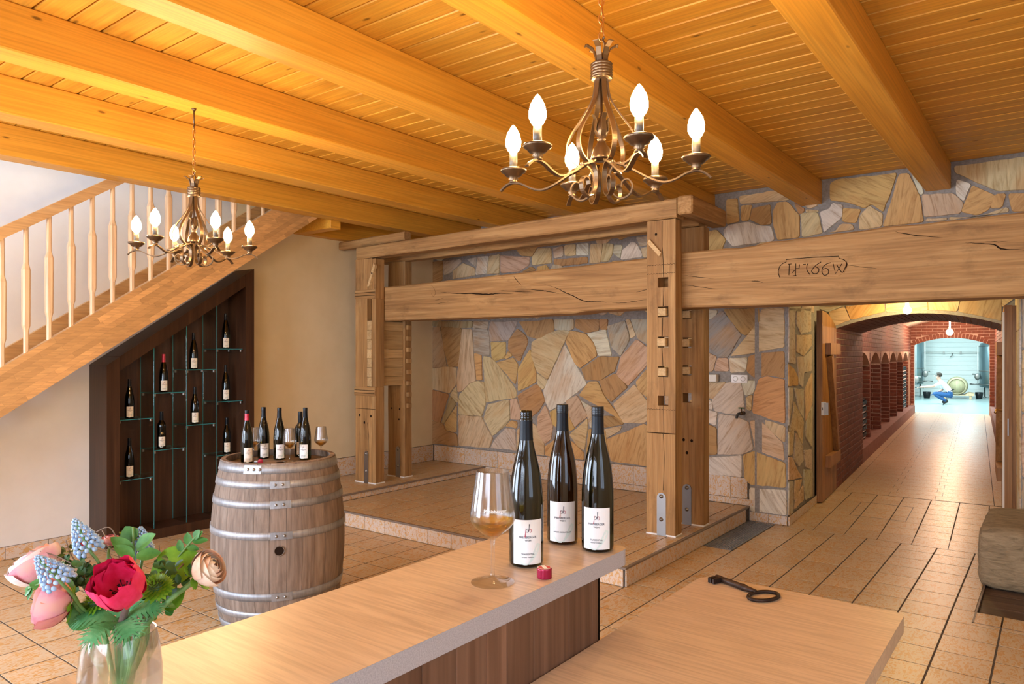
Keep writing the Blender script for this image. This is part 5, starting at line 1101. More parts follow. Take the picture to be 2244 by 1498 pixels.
# ---------------------------------------------------------------- dark display cabinet under the stairs
cab = empty('display_cabinet', (0, 0, 0), 0, 'dark walnut display cabinet with glass shelves and a slanted top under the stairs', 'cabinet')
Y0, Y1, XF, XB = 2.665, 4.012, -6.16, -6.478
zt = lambda y: 1.498 + .675 * (y - Y0)
def cpr(name, pl, x0, x1, mat=None, ins=.003): return MB().prism(pl, lambda a, b: (x0, a, b), lambda a, b: (x1, a, b), 0, ins).build(name, mat or M['walnut'], cab)
cpr('side_panel', [(Y0, 0), (2.768, 0), (2.768, zt(2.768)), (Y0, zt(Y0))], XB, XF)
cpr('side_panel', [(3.922, 0), (Y1, 0), (Y1, zt(Y1)), (3.922, zt(3.922))], XB, XF)
cpr('slanted_top', [(2.768, zt(2.768) - .118), (3.922, zt(3.922) - .118), (3.922, zt(3.922)), (2.768, zt(2.768))], XB, XF)
cpr('plinth', [(2.768, 0), (3.922, 0), (3.922, .085), (2.768, .085)], XB, XF)
cpr('back_panel', [(2.768, .085), (3.922, .085), (3.922, zt(3.922) - .1), (2.768, zt(2.768) - .1)], XB, XB + .02, None, .0)
for k, y in enumerate((2.985, 3.275, 3.565, 3.79)):
    pass
part_y = (3.064, 3.354, 3.644); bays = [(2.77, 3.064), (3.064, 3.354), (3.354, 3.644), (3.644, 3.92)]
for y in part_y:
    MB().cbox(-6.43, y - .004, .087, -6.19, y + .004, zt(y) - .123, .001).build('glass_divider', [M['pane'], M['paneedge']], cab)
shelves = [(0, 1.04), (0, .535), (1, 1.252), (1, .757), (2, 1.447), (2, .950), (3, 1.637), (3, 1.145), (3, .645)]
clip = MB().cbox(-.010, -.008, -.022, .010, .008, 0, .002).mesh('shelf_clip', M['steel'])
for (b, z) in shelves:
    a, c = bays[b]; sh = MB().cbox(-6.445, a + .006, z - .008, -6.20, c - .006, z, .001).build('glass_shelf', [M['pane'], M['paneedge']], cab)
    for (xx, yy) in ((-6.215, a + .017), (-6.215, c - .017), (-6.42, a + .017), (-6.42, c - .017)):
        put('shelf_clip', clip, sh, (xx, yy, z - .009))

for o in cab.children:
    if o.name.startswith('glass_'):
        for f in o.data.polygons:
            if abs(f.normal.x) > .8: f.material_index = 1

# ---------------------------------------------------------------- counters
MX0, MX1 = -1.118, -.806
def rounded(x0, x1, y0, y1, r0, r1, n=6):
    # rounded at the y1 end, radius r0 at x0 side and r1 at x1 side
    pl = [(x0, y0), (x1, y0)]
    pl += [(x1 - r1 + r1 * math.cos(PI / 2 * k / n), y1 - r1 + r1 * math.sin(PI / 2 * k / n)) for k in range(n + 1)]
    pl += [(x0 + r0 - r0 * math.sin(PI / 2 * k / n), y1 - r0 + r0 * math.cos(PI / 2 * k / n)) for k in range(n + 1)]
    return pl
def worktop(name, par, pl, z0, z1, edge='edge'):
    mb = MB(); n = len(pl)
    mb.add([(a, b, z0) for a, b in pl] + [(a, b, z1) for a, b in pl], [tuple(range(n - 1, -1, -1))] + [(i, (i + 1) % n, n + (i + 1) % n, n + i) for i in range(n)], 1)
    mb.add([(a, b, z1) for a, b in pl], [tuple(range(n))], 0)
    mb.add([(a, b, z1 + .0002) for a, b in pl], [tuple(range(n))], 0)
    return mb.build(name, [M['laminate'], M[edge]], par)
bar = empty('bar_counter', (-.96, 0, 0), 0, 'raised bar counter with beige top, grey edge and brown striped wood front', 'counter')
bar.location = (0, 0, 0)
worktop('worktop', bar, rounded(MX0, MX1, -.9, 1.523, .03, .03), 1.103, 1.1398)
MB().box(MX0 + .06, -.9, .0, MX1 - .016, 1.378, 1.1025).build('carcass', M['panelwood'], bar)
yy = 1.386
for w_ in (.033, .094, .125, .085, .06, .08, .082, .11, .07, .12, .09, .13, .1, .12, .1, .14, .1, .12):
    MB().cbox(MX1 - .017, yy - w_ + .0006, .93, MX1 - .002, yy, 1.1026, .001).build('front_panel', M['panelwood'], bar); yy -= w_
MB().cbox(MX0 + .06, 1.378, 0, MX1 - .002, 1.387, 1.1026, .001).build('end_panel', M['panelwood'], bar)
srv = empty('serving_counter', (0, 0, 0), 0, 'lower serving counter with beige laminate top, an old key lying on it', 'counter')
worktop('worktop', srv, rounded(MX1 + .001, -.295, -.05, 1.968, .05, .022), .927, .9658, 'laminate')
MB().cbox(MX1 + .02, -.05, .0, -.365, 1.90, .9265, .002).build('carcass', M['laminate'], srv)
MB().cbox(-.366, 1.2, .70, -.345, 1.885, .74, .003).build('drawer_rail', M['dark'], srv)
MB().cbox(-.3635, 1.45, .745, -.34, 1.9, .775, .003).build('drawer_edge', M['steel'], srv)

# ---------------------------------------------------------------- barrel
BX, BY = -3.794, 2.644
brl = empty('oak_barrel', (BX, BY, 0), 0, 'old oak wine barrel standing upright with galvanised hoops, used as a bottle table', 'barrel')
BH = .97
def brad(z):
    k = (z - BH / 2) / (BH / 2); return .330 + (.390 - .330) * (1 - k * k)
nst = 24; ws = [R.uniform(.7, 1.35) for _ in range(nst)]; tot = sum(ws); a = .3
for k in range(nst):
    da = 2 * PI * ws[k] / tot; mb = MB(); vs = []; fs = []; nz_ = 12; na = 3; off = R.uniform(-.0012, .0012)
    for i in range(nz_ + 1):
        z = BH * i / nz_; rr = brad(z) + off
        for j in range(na + 1):
            an = a + da * (.008 + .984 * j / na); vs.append((rr * math.cos(an), rr * math.sin(an), z))
        for j in range(na + 1):
            an = a + da * (.008 + .984 * (na - j) / na); vs.append(((rr - .026) * math.cos(an), (rr - .026) * math.sin(an), z))
    m_ = 2 * (na + 1)
    for i in range(nz_):
        for j in range(m_): fs.append((m_ * i + j, m_ * i + (j + 1) % m_, m_ * (i + 1) + (j + 1) % m_, m_ * (i + 1) + j))
    fs.append(tuple(range(m_ - 1, -1, -1))); fs.append(tuple(m_ * nz_ + j for j in range(m_)))
    mb.add(vs, fs).build('stave', M['stave'], brl); a += da
MB().lathe([(.90, .303), (.934, .303)], 40).build('barrel_head', wood('head_boards', [(.20, .14, .10), (.30, .215, .155), (.37, .28, .21)], 0, 1, 7, .75, bmp=.3, stain=.4), brl)
MB().lathe([(.015, .29), (.03, .29)], 40).build('barrel_bottom', M['stave'], brl)
HO = [(.915, .962), (.834, .873), (.724, .765), (.552, .593), (.203, .248), (.100, .138), (.012, .055)]
fang = math.atan2(-BY, -BX)
for i, (a, b) in enumerate(HO):
    t = .0045
    pf = [(a, brad(a)), (a, brad(a) + t), ((a + b) / 2, brad((a + b) / 2) + t), (b, brad(b) + t), (b, brad(b))]
    ho = MB().lathe(pf, 72, cap=False).build('hoop', M['zinc'], brl)
    base = fang + (-.42 if i == 0 else .02 + .01 * i)
    lap = MB()
    nl = 5; P = []
    for zz in (a, b):
        for q in range(nl + 1):
            an = base - .17 + .30 * q / nl; P.append(((brad(zz) + t + .0022) * math.cos(an), (brad(zz) + t + .0022) * math.sin(an), zz))
    lap.add(P, [(q, q + 1, nl + 2 + q, nl + 1 + q) for q in range(nl)]); lap.build('hoop_lap', M['zinc'], ho)
    for q in range(3 if i == 0 else 2):
        an = base - .09 + q * (.10 if i == 0 else .11); rr = brad((a + b) / 2) + t + .002
        MB().sphere((0, 0, 0), .0085, 8, 5).xf(Matrix.Translation((rr * math.cos(an), rr * math.sin(an), (a + b) / 2))).build('rivet', M['steel'], ho)
bz = .489; mbh = MB(); rr = brad(bz) + .0015; dirv = Vector((math.cos(fang), math.sin(fang), 0)); sidev = Vector((-math.sin(fang), math.cos(fang), 0)); c0 = dirv * rr
for nm, r_, d_, mt in (('bung_hole', .0265, .0, M['crack']),):
    mbh.add([tuple(c0 + sidev * (r_ * math.cos(k * PI / 10)) + Vector((0, 0, bz + r_ * math.sin(k * PI / 10)))) for k in range(20)], [tuple(range(20))]); mbh.build(nm, mt, brl)
q = MB(); q.tube([tuple(c0 + sidev * (.0275 * math.cos(k * PI / 12)) + Vector((0, 0, bz + .0275 * math.sin(k * PI / 12)))) for k in range(25)], .0028, 6); q.build('bung_rim', M['stave'], brl)
q = MB().lathe([(0, .024), (.0006, .024)], 18).build('head_bung_hole', M['crack'], brl, (.092 * -1 + .0, .072, .9342)); q.location = (-3.757 - BX, 2.626 - BY, .9342)
# ---------------------------------------------------------------- bottles and glasses
def text_mesh(txt, width, name, bold=0):
    cu = bpy.data.curves.new(name, 'FONT'); cu.body = txt; cu.align_x = 'CENTER'; cu.size = 1; cu.resolution_u = 3; cu.offset = bold
    o = bpy.data.objects.new(name, cu); COL.objects.link(o); dg = bpy.context.evaluated_depsgraph_get()
    me = bpy.data.meshes.new_from_object(o.evaluated_get(dg)); bpy.data.objects.remove(o); bpy.data.curves.remove(cu)
    xs = [v.co.x for v in me.vertices]; k = width / (max(xs) - min(xs)); c = (max(xs) + min(xs)) / 2
    vs = [((v.co.x - c) * k, v.co.y * k) for v in me.vertices]; fs = [tuple(p.vertices) for p in me.polygons]; bpy.data.meshes.remove(me); return vs, fs
def bend(vs, rfn): # (x along arc, z height) -> on the cylinder facing -y
    out = []
    for (x, z) in vs:
        r = rfn(z); a = x / r; out.append((r * math.sin(a), -r * math.cos(a), z))
    return out
def ribbon2d(pts, w):
    n = len(pts); L = []; Q = []
    for i, (a, b) in enumerate(pts):
        p = pts[max(0, i - 1)]; q = pts[min(n - 1, i + 1)]; tx, tz = q[0] - p[0], q[1] - p[1]; l = math.hypot(tx, tz) or 1
        ww = w[i] if isinstance(w, list) else w; L.append((a - tz / l * ww / 2, b + tx / l * ww / 2)); Q.append((a + tz / l * ww / 2, b - tx / l * ww / 2))
    return L + Q, [(i, n + i, n + i + 1, i + 1) for i in range(n - 1)]
LR = .0378
def label_print(line1, line2, z0, z1):
    """print of a label spanning heights z0..z1 on a bottle of radius LR; material slots ink, red, green"""
    mb = MB(); H = z1 - z0; Z = lambda k: z1 - k * H; rf = lambda z: LR + .0009
    def putp(vs, fs, mi, r=0): mb.add(bend(vs, lambda z: LR + .0009 + r), fs, mi)
    g1 = spline2([(-.026, Z(.74)), (-.022, Z(.66)), (-.018, Z(.62))], 4); v, f = ribbon2d(g1, .0022); putp(v, f, 2, -.0002)
    g2 = spline2([(-.021, Z(.86)), (-.012, Z(.98)), (-.001, Z(.99))], 4); v, f = ribbon2d(g2, .0035); putp(v, f, 2, -.0002)
    g3 = spline2([(.001, Z(.99)), (.010, Z(.86)), (.020, Z(.68)), (.026, Z(.545))], 5); n = len(g3); v, f = ribbon2d(g3, [.003 + .0085 * math.sin(min(1, i / n * 1.05) * PI * .72) ** 2 for i in range(n)]); putp(v, f, 2, -.0002)
    s = H * .235
    def L(x, z): return (x * s + .0005, Z(.235) + z * s)
    for pts, w, mi in (([(-.30, -.62), (-.27, -.3), (-.24, .05), (-.23, .22)], [.0022, .0012, .0008, .0007], 1), ([(-.24, .02), (-.12, .17), (.0, .1), (.0, -.08), (-.1, -.16), (-.22, -.1)], .0009, 0),
                       ([(.12, .62), (.09, .3), (.06, .0), (.05, -.16)], [.0020, .0011, .0009, .0008], 0), ([(.06, -.02), (.2, .15), (.30, .06), (.30, -.08), (.22, -.2)], .0009, 1)):
        p = spline2([L(*q) for q in pts], 4) if len(pts) > 4 else [L(*q) for q in pts]; v, f = ribbon2d(p, w); putp(v, f, mi, .0002)
    for txt, w, k, mi in (('PREISBERGER', .039, .41, 0), ('WEIN', .0135, .475, 0), (line1, .030 if len(line1) < 12 else .044, .785 if line2 else .76, 0), (line2, .027, .845, 0)):
        if txt:
            v, f = text_mesh(txt, w, 'lettering', .008); putp([(x, z + Z(k)) for x, z in v], f, mi, .0001)
    return mb.mesh('lettering', [M['ink'], M['inkred'], M['inkgreen']])
PRT = label_print('TRAISENTAL', 'Grüner Veltliner', .0088, .1037); PRG = label_print('GELBER MUSKATELLER', '', .0082, .102)
PROF_R = [(0, .026), (.001, .033), (.005, .0366), (.011, .0375), (.115, .0375), (.14, .0371), (.165, .0354), (.19, .0325), (.212, .0283), (.233, .0231), (.252, .0185), (.268, .0156), (.274, .0146), (.290, .0140), (.31, .0136)]
PROF_B = [(0, .026), (.001, .033), (.005, .0360), (.012, .0365), (.185, .0365), (.20, .0355), (.212, .0315), (.222, .0245), (.231, .0180), (.24, .0152), (.26, .0145), (.285, .0143)]
def screwcap(z0, z1, r, thread=True):
    n = 14; p = [(z0, r - .0004)]
    for i in range(n + 1):
        z = z0 + (z1 - z0) * i / n; p.append((z, r + (.0005 if (i % 3 == 1 and 2 < i < n - 1) else 0)))
    p += [(z1 + .0005, r - .001), (z1 + .0008, r * .5)]
    return p
def label_patch(z0, z1, half, r):
    return MB().grid(lambda u, v: ((r) * math.sin((u - .5) * 2 * half), -r * math.cos((u - .5) * 2 * half), z0 + (z1 - z0) * v), 14, 1)
BM = {}
def bmesh_of(kind):
    if kind in BM: return BM[kind]
    d = {}
    if kind == 'bordeaux':
        d['body'] = MB().lathe(PROF_B, 28).mesh('glass_body', M['bottle']); d['sleeve'] = MB().lathe([(.236, .0157), (.285, .0150)], 20, cap=False).mesh('neck_sleeve', M['sleeve']); d['cap'] = MB().lathe(screwcap(.285, .312, .0150), 20).mesh('screw_cap', M['black'])
    else:
        d['body'] = MB().lathe(PROF_R, 32).mesh('glass_body', M['bottleamber' if kind == 'amber' else 'bottle']); d['sleeve'] = MB().lathe([(.270, .01575), (.276, .0149), (.292, .01435), (.312, .0140)], 24, cap=False).mesh('neck_sleeve', M['redcap' if kind == 'red' else 'sleeve']); d['cap'] = MB().lathe(screwcap(.312, .3335, .0143), 24).mesh('screw_cap', M['redcap'] if kind == 'redtop' else M['black'])
    BM[kind] = d; return d
LB = {}
def lab_of(z0, z1, half, mat):
    k = (z0, z1, half, mat)
    if k not in LB: LB[k] = label_patch(z0, z1, half, LR + .0004).mesh('label', M[mat])
    return LB[k]
def bottle(loc, rz, kind, label, group, paper='paper', prn=None, opened=False, z=(.0088, .1037), half=.86, sleeve=None):
    d = bmesh_of(kind); b = empty('wine_bottle', loc, rz, label, 'bottle', group); put('glass_body', d['body'], b)
    if opened:
        put('neck_sleeve', d['sleeve'], b)
        p = [(.310, .0136)]
        for i in range(13): p.append((.3115 + i * .0017, .0128 + (.0010 if i % 3 == 1 else 0) + (.0012 if i == 1 else 0)))
        MB().lathe(p + [(.334, .0120), (.334, .0095), (.316, .0095)], 24, cap=False).build('bottle_mouth', M['bottle'], b)
    else:
        put('neck_sleeve', d['sleeve'] if sleeve is None else sleeve, b); put('screw_cap', d['cap'], b)
    l = put('label', lab_of(z[0], z[1], half, paper), b); put('lettering', prn or PRT, l, kind='stuff')
    return b
def face(loc, extra=0): return math.atan2(-loc[1], -loc[0]) + PI / 2 + extra   # local -y towards the camera stand
G1 = 'wine bottles on the bar counter'
for loc, kind, lab, prn, op, ex in (((-.923, 1.267), 'rhine', 'opened green bottle without its cap, nearest on the bar counter', PRT, True, .10), ((-.961, 1.469), 'amber', 'amber bottle of yellow muscat at the back between two others on the bar', PRG, False, .0), ((-.858, 1.462), 'rhine', 'closed dark bottle at the rounded corner of the bar counter', PRT, False, -.08)):
    bottle((loc[0], loc[1], 1.14), face(loc) + ex, kind, lab, G1, 'paper', prn, op, half=.88)
ZB = .9342; G2 = 'wine bottles on the barrel'
for (x, y), kind, lab, pap, ex, sc in (((-3.893, 2.487), 'red', 'red-collared wine bottle at the front left of the barrel top', 'creampaper', .25, .955), ((-3.985, 2.662), 'rhine', 'dark bottle on the barrel next to the red-collared one', 'paper', .2, .965), ((-3.865, 2.694), 'rhine', 'dark bottle in the middle of the barrel top', 'paper', .15, .965), ((-3.867, 2.850), 'bordeaux', 'square-shouldered bottle with a tan label on the barrel', 'tanpaper', .1, .92), ((-3.738, 2.792), 'rhine', 'dark bottle at the right side of the barrel top', 'paper', -.35, .965)):
    b = bottle((x, y, ZB), face((x, y)) + ex, kind, lab, G2, pap, z=(.012, .100) if kind != 'bordeaux' else (.02, .105), half=.75); b.scale = (sc,) * 3
G3 = 'wine bottles on the cabinet shelves'
cabb = [((2, 'x'), 3.806, 1.637, 'rhine', 'cabinet bottle on the highest glass shelf, far right'), (0, 3.806, 1.145, 'rhine', 'cabinet bottle on the middle shelf of the right bay'), (0, 3.487, 1.447, 'rhine', 'cabinet bottle on the upper shelf of the third bay'), (0, 3.209, 1.252, 'redtop', 'red-capped bottle on the upper shelf of the second cabinet bay'), (0, 3.19, .757, 'bordeaux', 'square-shouldered bottle with a round seal in the cabinet'), (0, 2.915, 1.04, 'rhine', 'cabinet bottle on the upper shelf of the left bay'), (0, 2.914, .535, 'rhine', 'cabinet bottle on the lowest shelf at the left'), (0, 3.497, .950, 'rhine', 'cabinet bottle on the lower shelf of the third bay'), (0, 3.817, .645, 'rhine', 'cabinet bottle on the lowest shelf of the right bay')]
RS = MB().lathe([(.262, .0168), (.276, .0153), (.292, .0148), (.312, .0146)], 24, cap=False).mesh('neck_sleeve', M['redcap'])
for _, y, z, kind, lab in cabb:
    b = bottle((-6.31, y, z + .0006), face((-6.31, y)) + .12, kind, lab, G3, 'creampaper', z=(.012, .100) if kind != 'bordeaux' else (.018, .098), half=.75, sleeve=RS if kind == 'redtop' else None)
    if kind == 'bordeaux': b.scale = (1, 1, 1.03); MB().lathe([(0, .0115), (.001, .0105)], 14).xf(Matrix.Translation((0, -.0363, .128)) @ Matrix.Rotation(PI / 2, 4, 'X')).build('round_seal', plain('gold_seal', (.35, .24, .10), .4, .7), b)
# glasses
GO = [(0, .0434), (.0012, .0436), (.0032, .030), (.0075, .0105), (.0125, .0055), (.0185, .0040), (.04, .0036), (.07, .0037), (.082, .0046), (.0885, .0075), (.094, .0150), (.102, .0262), (.112, .0370), (.121, .0432), (.1285, .0456), (.138, .0452), (.16, .0424), (.19, .0375), (.2227, .0329)]
GI = [(.2227, .0321), (.19, .0366), (.16, .0414), (.138, .0441), (.1285, .0444), (.121, .0420), (.112, .0358), (.102, .0250), (.095, .0138), (.092, .0060), (.0915, .0005)]
glm = MB().lathe(GO + GI, 40, cap=False)
glm.f.append(tuple(range(39, -1, -1))); glm.m.append(0); glm.sm.append(False)
glm = glm.mesh('glass_bowl', [M['glass'], M['glassfoot']]); glm.polygons.foreach_set('use_smooth', [True] * len(glm.polygons)); glm.set_sharp_from_angle(angle=.75); glm.polygons.foreach_set('material_index', [1 if p.center.z < .09 else 0 for p in glm.polygons])
def wine_me(level):
    pts = [(z, max(.0003, r - .0006)) for z, r in GI[::-1] if z < level]; a = [q for q in GI[::-1] if q[0] < level][-1]; b = [q for q in GI[::-1] if q[0] >= level][0]; k = (level - a[0]) / (b[0] - a[0])
    me = MB().lathe([(z + .0005, r) for z, r in pts] + [(level, a[1] + (b[1] - a[1]) * k - .0006)], 36).mesh('wine', M['wine']); me.set_sharp_from_angle(angle=.75); return me
WM = wine_me(.1245); WM2 = wine_me(.118)
def wglass(loc, lab, wm, sc, group=None):
    loc = (loc[0], loc[1], loc[2] + .0006); g = empty('wine_glass', loc, face(loc), lab, 'glass', group); put('glass_bowl', glm, g); put('wine', wm, g); g.scale = (sc,) * 3; return g
wg = wglass((-.901, 1.123, 1.14), 'large wine glass with a little white wine on the bar counter', WM, 1)
v, f = text_mesh('Preisberger', .046, 'etched_name', .012); MB().add(bend([(x + .006, z + .1475) for x, z in v], lambda z: .0452 - (z - .138) * .127 + .0004), f).build('etched_name', M['etch'], wg, kind='stuff')
for (x, y), lab in (((-3.957, 2.570), 'wine glass half hidden between two bottles on the barrel'), ((-3.743, 2.682), 'wine glass standing in front of the tan-labelled bottle on the barrel'), ((-3.672, 2.862), 'wine glass at the right edge of the barrel top')):
    wglass((x, y, ZB), lab, WM2, .91, 'wine glasses on the barrel')
# screw caps lying about
cp = empty('screw_closure', (-.836, 1.211, 1.14), .9, 'red screw cap with a red and white top lying on the bar', 'cap')
p = [(0, .0145)] + [(.0008 + i * .0019, .0151 + (.0006 if i % 2 else 0)) for i in range(10)] + [(.0195, .0152), (.0212, .0146)]
MB().lathe(p, 32).build('cap_shell', plain('dark_red_cap', (.33, .008, .05), .25, .35), cp)
ct = MB()
ct.add([(.0143 * math.cos(k * PI / 16), .0143 * math.sin(k * PI / 16), .02135) for k in range(32)], [tuple(range(32))], 1)
ct.add([(.0126 * math.cos(k * PI / 16), .0126 * math.sin(k * PI / 16), .0215) for k in range(32)], [tuple(range(32))], 0)
ct.add([(-.0042, -.0118, .0217), (.0042, -.0118, .0217), (.0042, .0118, .0217), (-.0042, .0118, .0217)], [(0, 1, 2, 3)], 1)
ct.build('cap_top', [plain('cap_red', (.55, .035, .02), .35), M['paper']], cp)
o = MB().lathe([(0, .0145), (.0005, .015), (.028, .015), (.0285, .0135)], 20).xf(Matrix.Rotation(PI / 2, 4, 'X') ).build('screw_closure', [M['redcap']], None, (-3.805, 2.522, ZB + .015), (0, 0, .9)); tag(o, 'dark red screw cap lying at the front of the barrel top', 'cap')
o = MB().lathe([(0, .009), (.001, .0105), (.03, .0105), (.031, .009)], 16).xf(Matrix.Rotation(PI / 2, 4, 'X')).build('pourer', M['steel'], None, (-3.842, 2.506, ZB + .0105), (0, 0, 2.2)); tag(o, 'small steel pourer lying beside the red-collared bottle on the barrel', 'pourer')
# old iron key
ky = empty('old_key', (-.69, 1.90, .966), 0, 'large old iron key lying on the serving counter', 'key')
ky.location = (0, 0, 0)
KA = Vector((-.757, 1.938, .9745)); KB_ = Vector((-.630, 1.884, .9745)); kd = (KB_ - KA).normalized(); kn = Vector((-kd.y, kd.x, 0))
L = (KB_ - KA).length
MB().tube([KA, KA + kd * .01, KA + kd * .03, KA + kd * L * .68, KA + kd * L * .70, KA + kd * L * .72, KA + kd * L * .74, KA + kd * L * .78, KB_], [.0082, .0088, .0080, .0084, .0096, .0096, .0084, .0078, .0058], 14).build('shaft', M['iron'], ky)
kc = KB_ + kd * .026
MB().tube([kc + kn * (.046 * math.cos(t)) + kd * (.029 * math.sin(t)) + Vector((0, 0, -.0035)) for t in [k * PI / 16 for k in range(33)]], .0047, 10).build('bow_ring', M['iron'], ky)
q = MB(); B0 = KA + kd * .012
def kb(a0, a1, n0, n1):
    P = []
    for z in (.9675, .9805):
        for (a, n) in ((a0, n0), (a1, n0), (a1, n1), (a0, n1)): w_ = KA + kd * a - kn * n; P.append((w_.x, w_.y, z))
    q.add(P, [(0, 3, 2, 1), (4, 5, 6, 7), (0, 1, 5, 4), (1, 2, 6, 5), (2, 3, 7, 6), (3, 0, 4, 7)])
kb(.002, .024, .004, .014); kb(.002, .010, .013, .034); kb(.017, .024, .013, .034); kb(.002, .013, .027, .034); q.build('key_bit', M['iron'], ky, kind='stuff')

# ---------------------------------------------------------------- chandeliers
def chandelier(cx, cy, ztop, az, label, cord):
    ch = empty('chandelier', (cx, cy, ztop), 0, label, 'chandelier', 'bronze six-armed chandeliers')
    Zr = lambda z: z - ztop
    o = (0, 0, 0)
    # crown of leaves, collar, central body
    for k in range(6):
        a = az + k * PI / 3 + .3; MB().ribbon([(.016, Zr(2.50)), (.019, Zr(2.525)), (.027, Zr(2.548)), (.046, Zr(2.560)), (.052, Zr(2.557))], .017, .003, a).build('crown_leaf', M['bronze'], ch)
    p = []
    for i in range(6): p += [(Zr(2.452 + i * .0088), .0315), (Zr(2.4555 + i * .0088), .035), (Zr(2.459 + i * .0088), .0315)]
    MB().lathe(p, 28).build('collar', M['bronze'], ch)
    MB().lathe([(Zr(2.20), .006), (Zr(2.202), .0335), (Zr(2.206), .034), (Zr(2.215), .031), (Zr(2.235), .026), (Zr(2.25), .016), (Zr(2.262), .011), (Zr(2.266), .014), (Zr(2.270), .011), (Zr(2.285), .018), (Zr(2.30), .019), (Zr(2.318), .013), (Zr(2.335), .007), (Zr(2.344), .002)], 24).build('centre_body', M['bronze'], ch)
    for k in range(4):
        a = az + k * PI / 2; MB().ribbon([(.012, Zr(2.275)), (.021, Zr(2.292)), (.020, Zr(2.312)), (.019, Zr(2.328)), (.029, Zr(2.341))], .014, .003, a).build('tulip_leaf', M['bronze'], ch)
    arm_path = spline2([(.030, 2.195), (.048, 2.175), (.066, 2.182), (.086, 2.174), (.135, 2.146), (.185, 2.125), (.215, 2.126), (.250, 2.148), (.285, 2.1465 + .0), (.310, 2.137), (.322, 2.124)], 5)
    arm_path = spline2([(.055, 2.185), (.075, 2.178), (.100, 2.163), (.150, 2.134), (.190, 2.120), (.225, 2.126), (.260, 2.143), (.290, 2.148), (.312, 2.140), (.330, 2.124)], 5)
    scroll = spline2([(.060, 2.188), (.046, 2.186), (.030, 2.168), (.024, 2.140), (.028, 2.108), (.045, 2.085), (.068, 2.078), (.090, 2.092), (.096, 2.118), (.082, 2.136), (.066, 2.130), (.062, 2.116)], 4)
    rib = spline2([(.018, 2.47), (.021, 2.43), (.031, 2.385), (.062, 2.335), (.093, 2.29), (.109, 2.25), (.103, 2.215), (.078, 2.190), (.050, 2.186), (.036, 2.196)], 5)
    f = lambda path: [(r, Zr(z)) for r, z in path]
    am = MB().ribbon(f(arm_path), .015, .005).mesh('arm', M['bronze']); sm_ = MB().ribbon(f(scroll), .015, .0045).mesh('scroll', M['bronze']); rm = MB().ribbon(f(rib), .015, .0045).mesh('rib', M['bronze'])
    cm = MB().lathe([(2.148, .012), (2.152, .014), (2.156, .010), (2.160, .016), (2.166, .013), (2.170, .024), (2.178, .031), (2.184, .040), (2.190, .043), (2.193, .040), (2.1925, .012)], 24, (0, 0, -ztop)).mesh('candle_cup', M['bronze'])
    tm_ = MB().lathe([(2.192, .0125), (2.247, .0125)], 16, (0, 0, -ztop)).mesh('candle_sleeve', M['candle'])
    um = MB().lathe([(2.247, .012), (2.254, .018), (2.268, .0245), (2.286, .0250), (2.306, .0205), (2.322, .012), (2.332, .005), (2.336, .001)], 16, (0, 0, -ztop)).mesh('light_bulb', M['bulb'])
    bm_ = MB().lathe([(-.012, .0085), (-.008, .0095), (-.004, .0085), (0, .0095), (.004, .0085), (.008, .0095), (.012, .0085)], 12).mesh('binding', M['bronze'])
    for k in range(6):
        a = az + k * PI / 3
        ar = put('arm', am, ch, (0, 0, 0), (0, 0, a)); put('scroll', sm_, ch, (0, 0, 0), (0, 0, a)); put('rib', rm, ch, (0, 0, 0), (0, 0, a))
        for m_ in (cm, tm_, um): put(m_.name.split('.')[0], m_, ar, (.287, 0, 0))
        put('binding', bm_, ar, (.083, 0, Zr(2.174)), (0, PI / 2 + .45, 0))
    MB().tube([(0, 0, Zr(2.20)), (0, 0, Zr(2.47))], .004, 8).build('centre_rod', M['bronze'], ch)
    hk = spline([(.0, 0, Zr(2.515)), (-.017, 0, Zr(2.54)), (-.013, 0, Zr(2.562)), (-.005, 0, Zr(2.575)), (-.010, 0, Zr(2.585))], 5)
    MB().tube(hk, .0035, 8).build('hook', M['bronze'], ch); MB().tube([(-p.x, p.y, p.z) for p in hk], .0035, 8).build('hook', M['bronze'], ch)
    z = Zr(2.572); lk = MB(); lk.tube([(.0085 * math.cos(t), 0, .0165 * math.sin(t) + .0165) for t in [k * PI / 8 for k in range(17)]], .0022, 6); lm = lk.mesh('chain_link', M['brass'])
    top = Zr(cord) if cord else 0; k = 0
    while z < top - .02:
        put('chain_link', lm, ch, (0, 0, z), (0, 0, (PI / 2) * (k % 2) + .5)); z += .0275; k += 1
    MB().tube([(.004, .004, Zr(2.50)), (.006, .003, Zr(2.6)), (.004, -.004, Zr(2.7)), (.003, 0, top)], .002, 6).build('flex', M['brass'], ch)
    if cord: MB().tube([(0, 0, top - .01), (0, 0, -.002)], .0045, 8).build('drop_rod', M['bronze'], ch)
    MB().lathe([(-.03, .012), (-.025, .04), (-.004, .055), (0, .055)], 24).build('canopy', M['bronze'], ch) if not cord else MB().lathe([(-.012, .008), (0, .014)], 12).build('canopy', M['bronze'], ch)
    return ch
chandelier(-1.137, 1.961, CZ, math.radians(-39.0), 'large chandelier with six lit candle bulbs hanging nearest the camera', None)
chandelier(-3.77, 2.085, 2.935, math.radians(-8.0), 'smaller looking chandelier hanging from a beam before the staircase', 2.84)
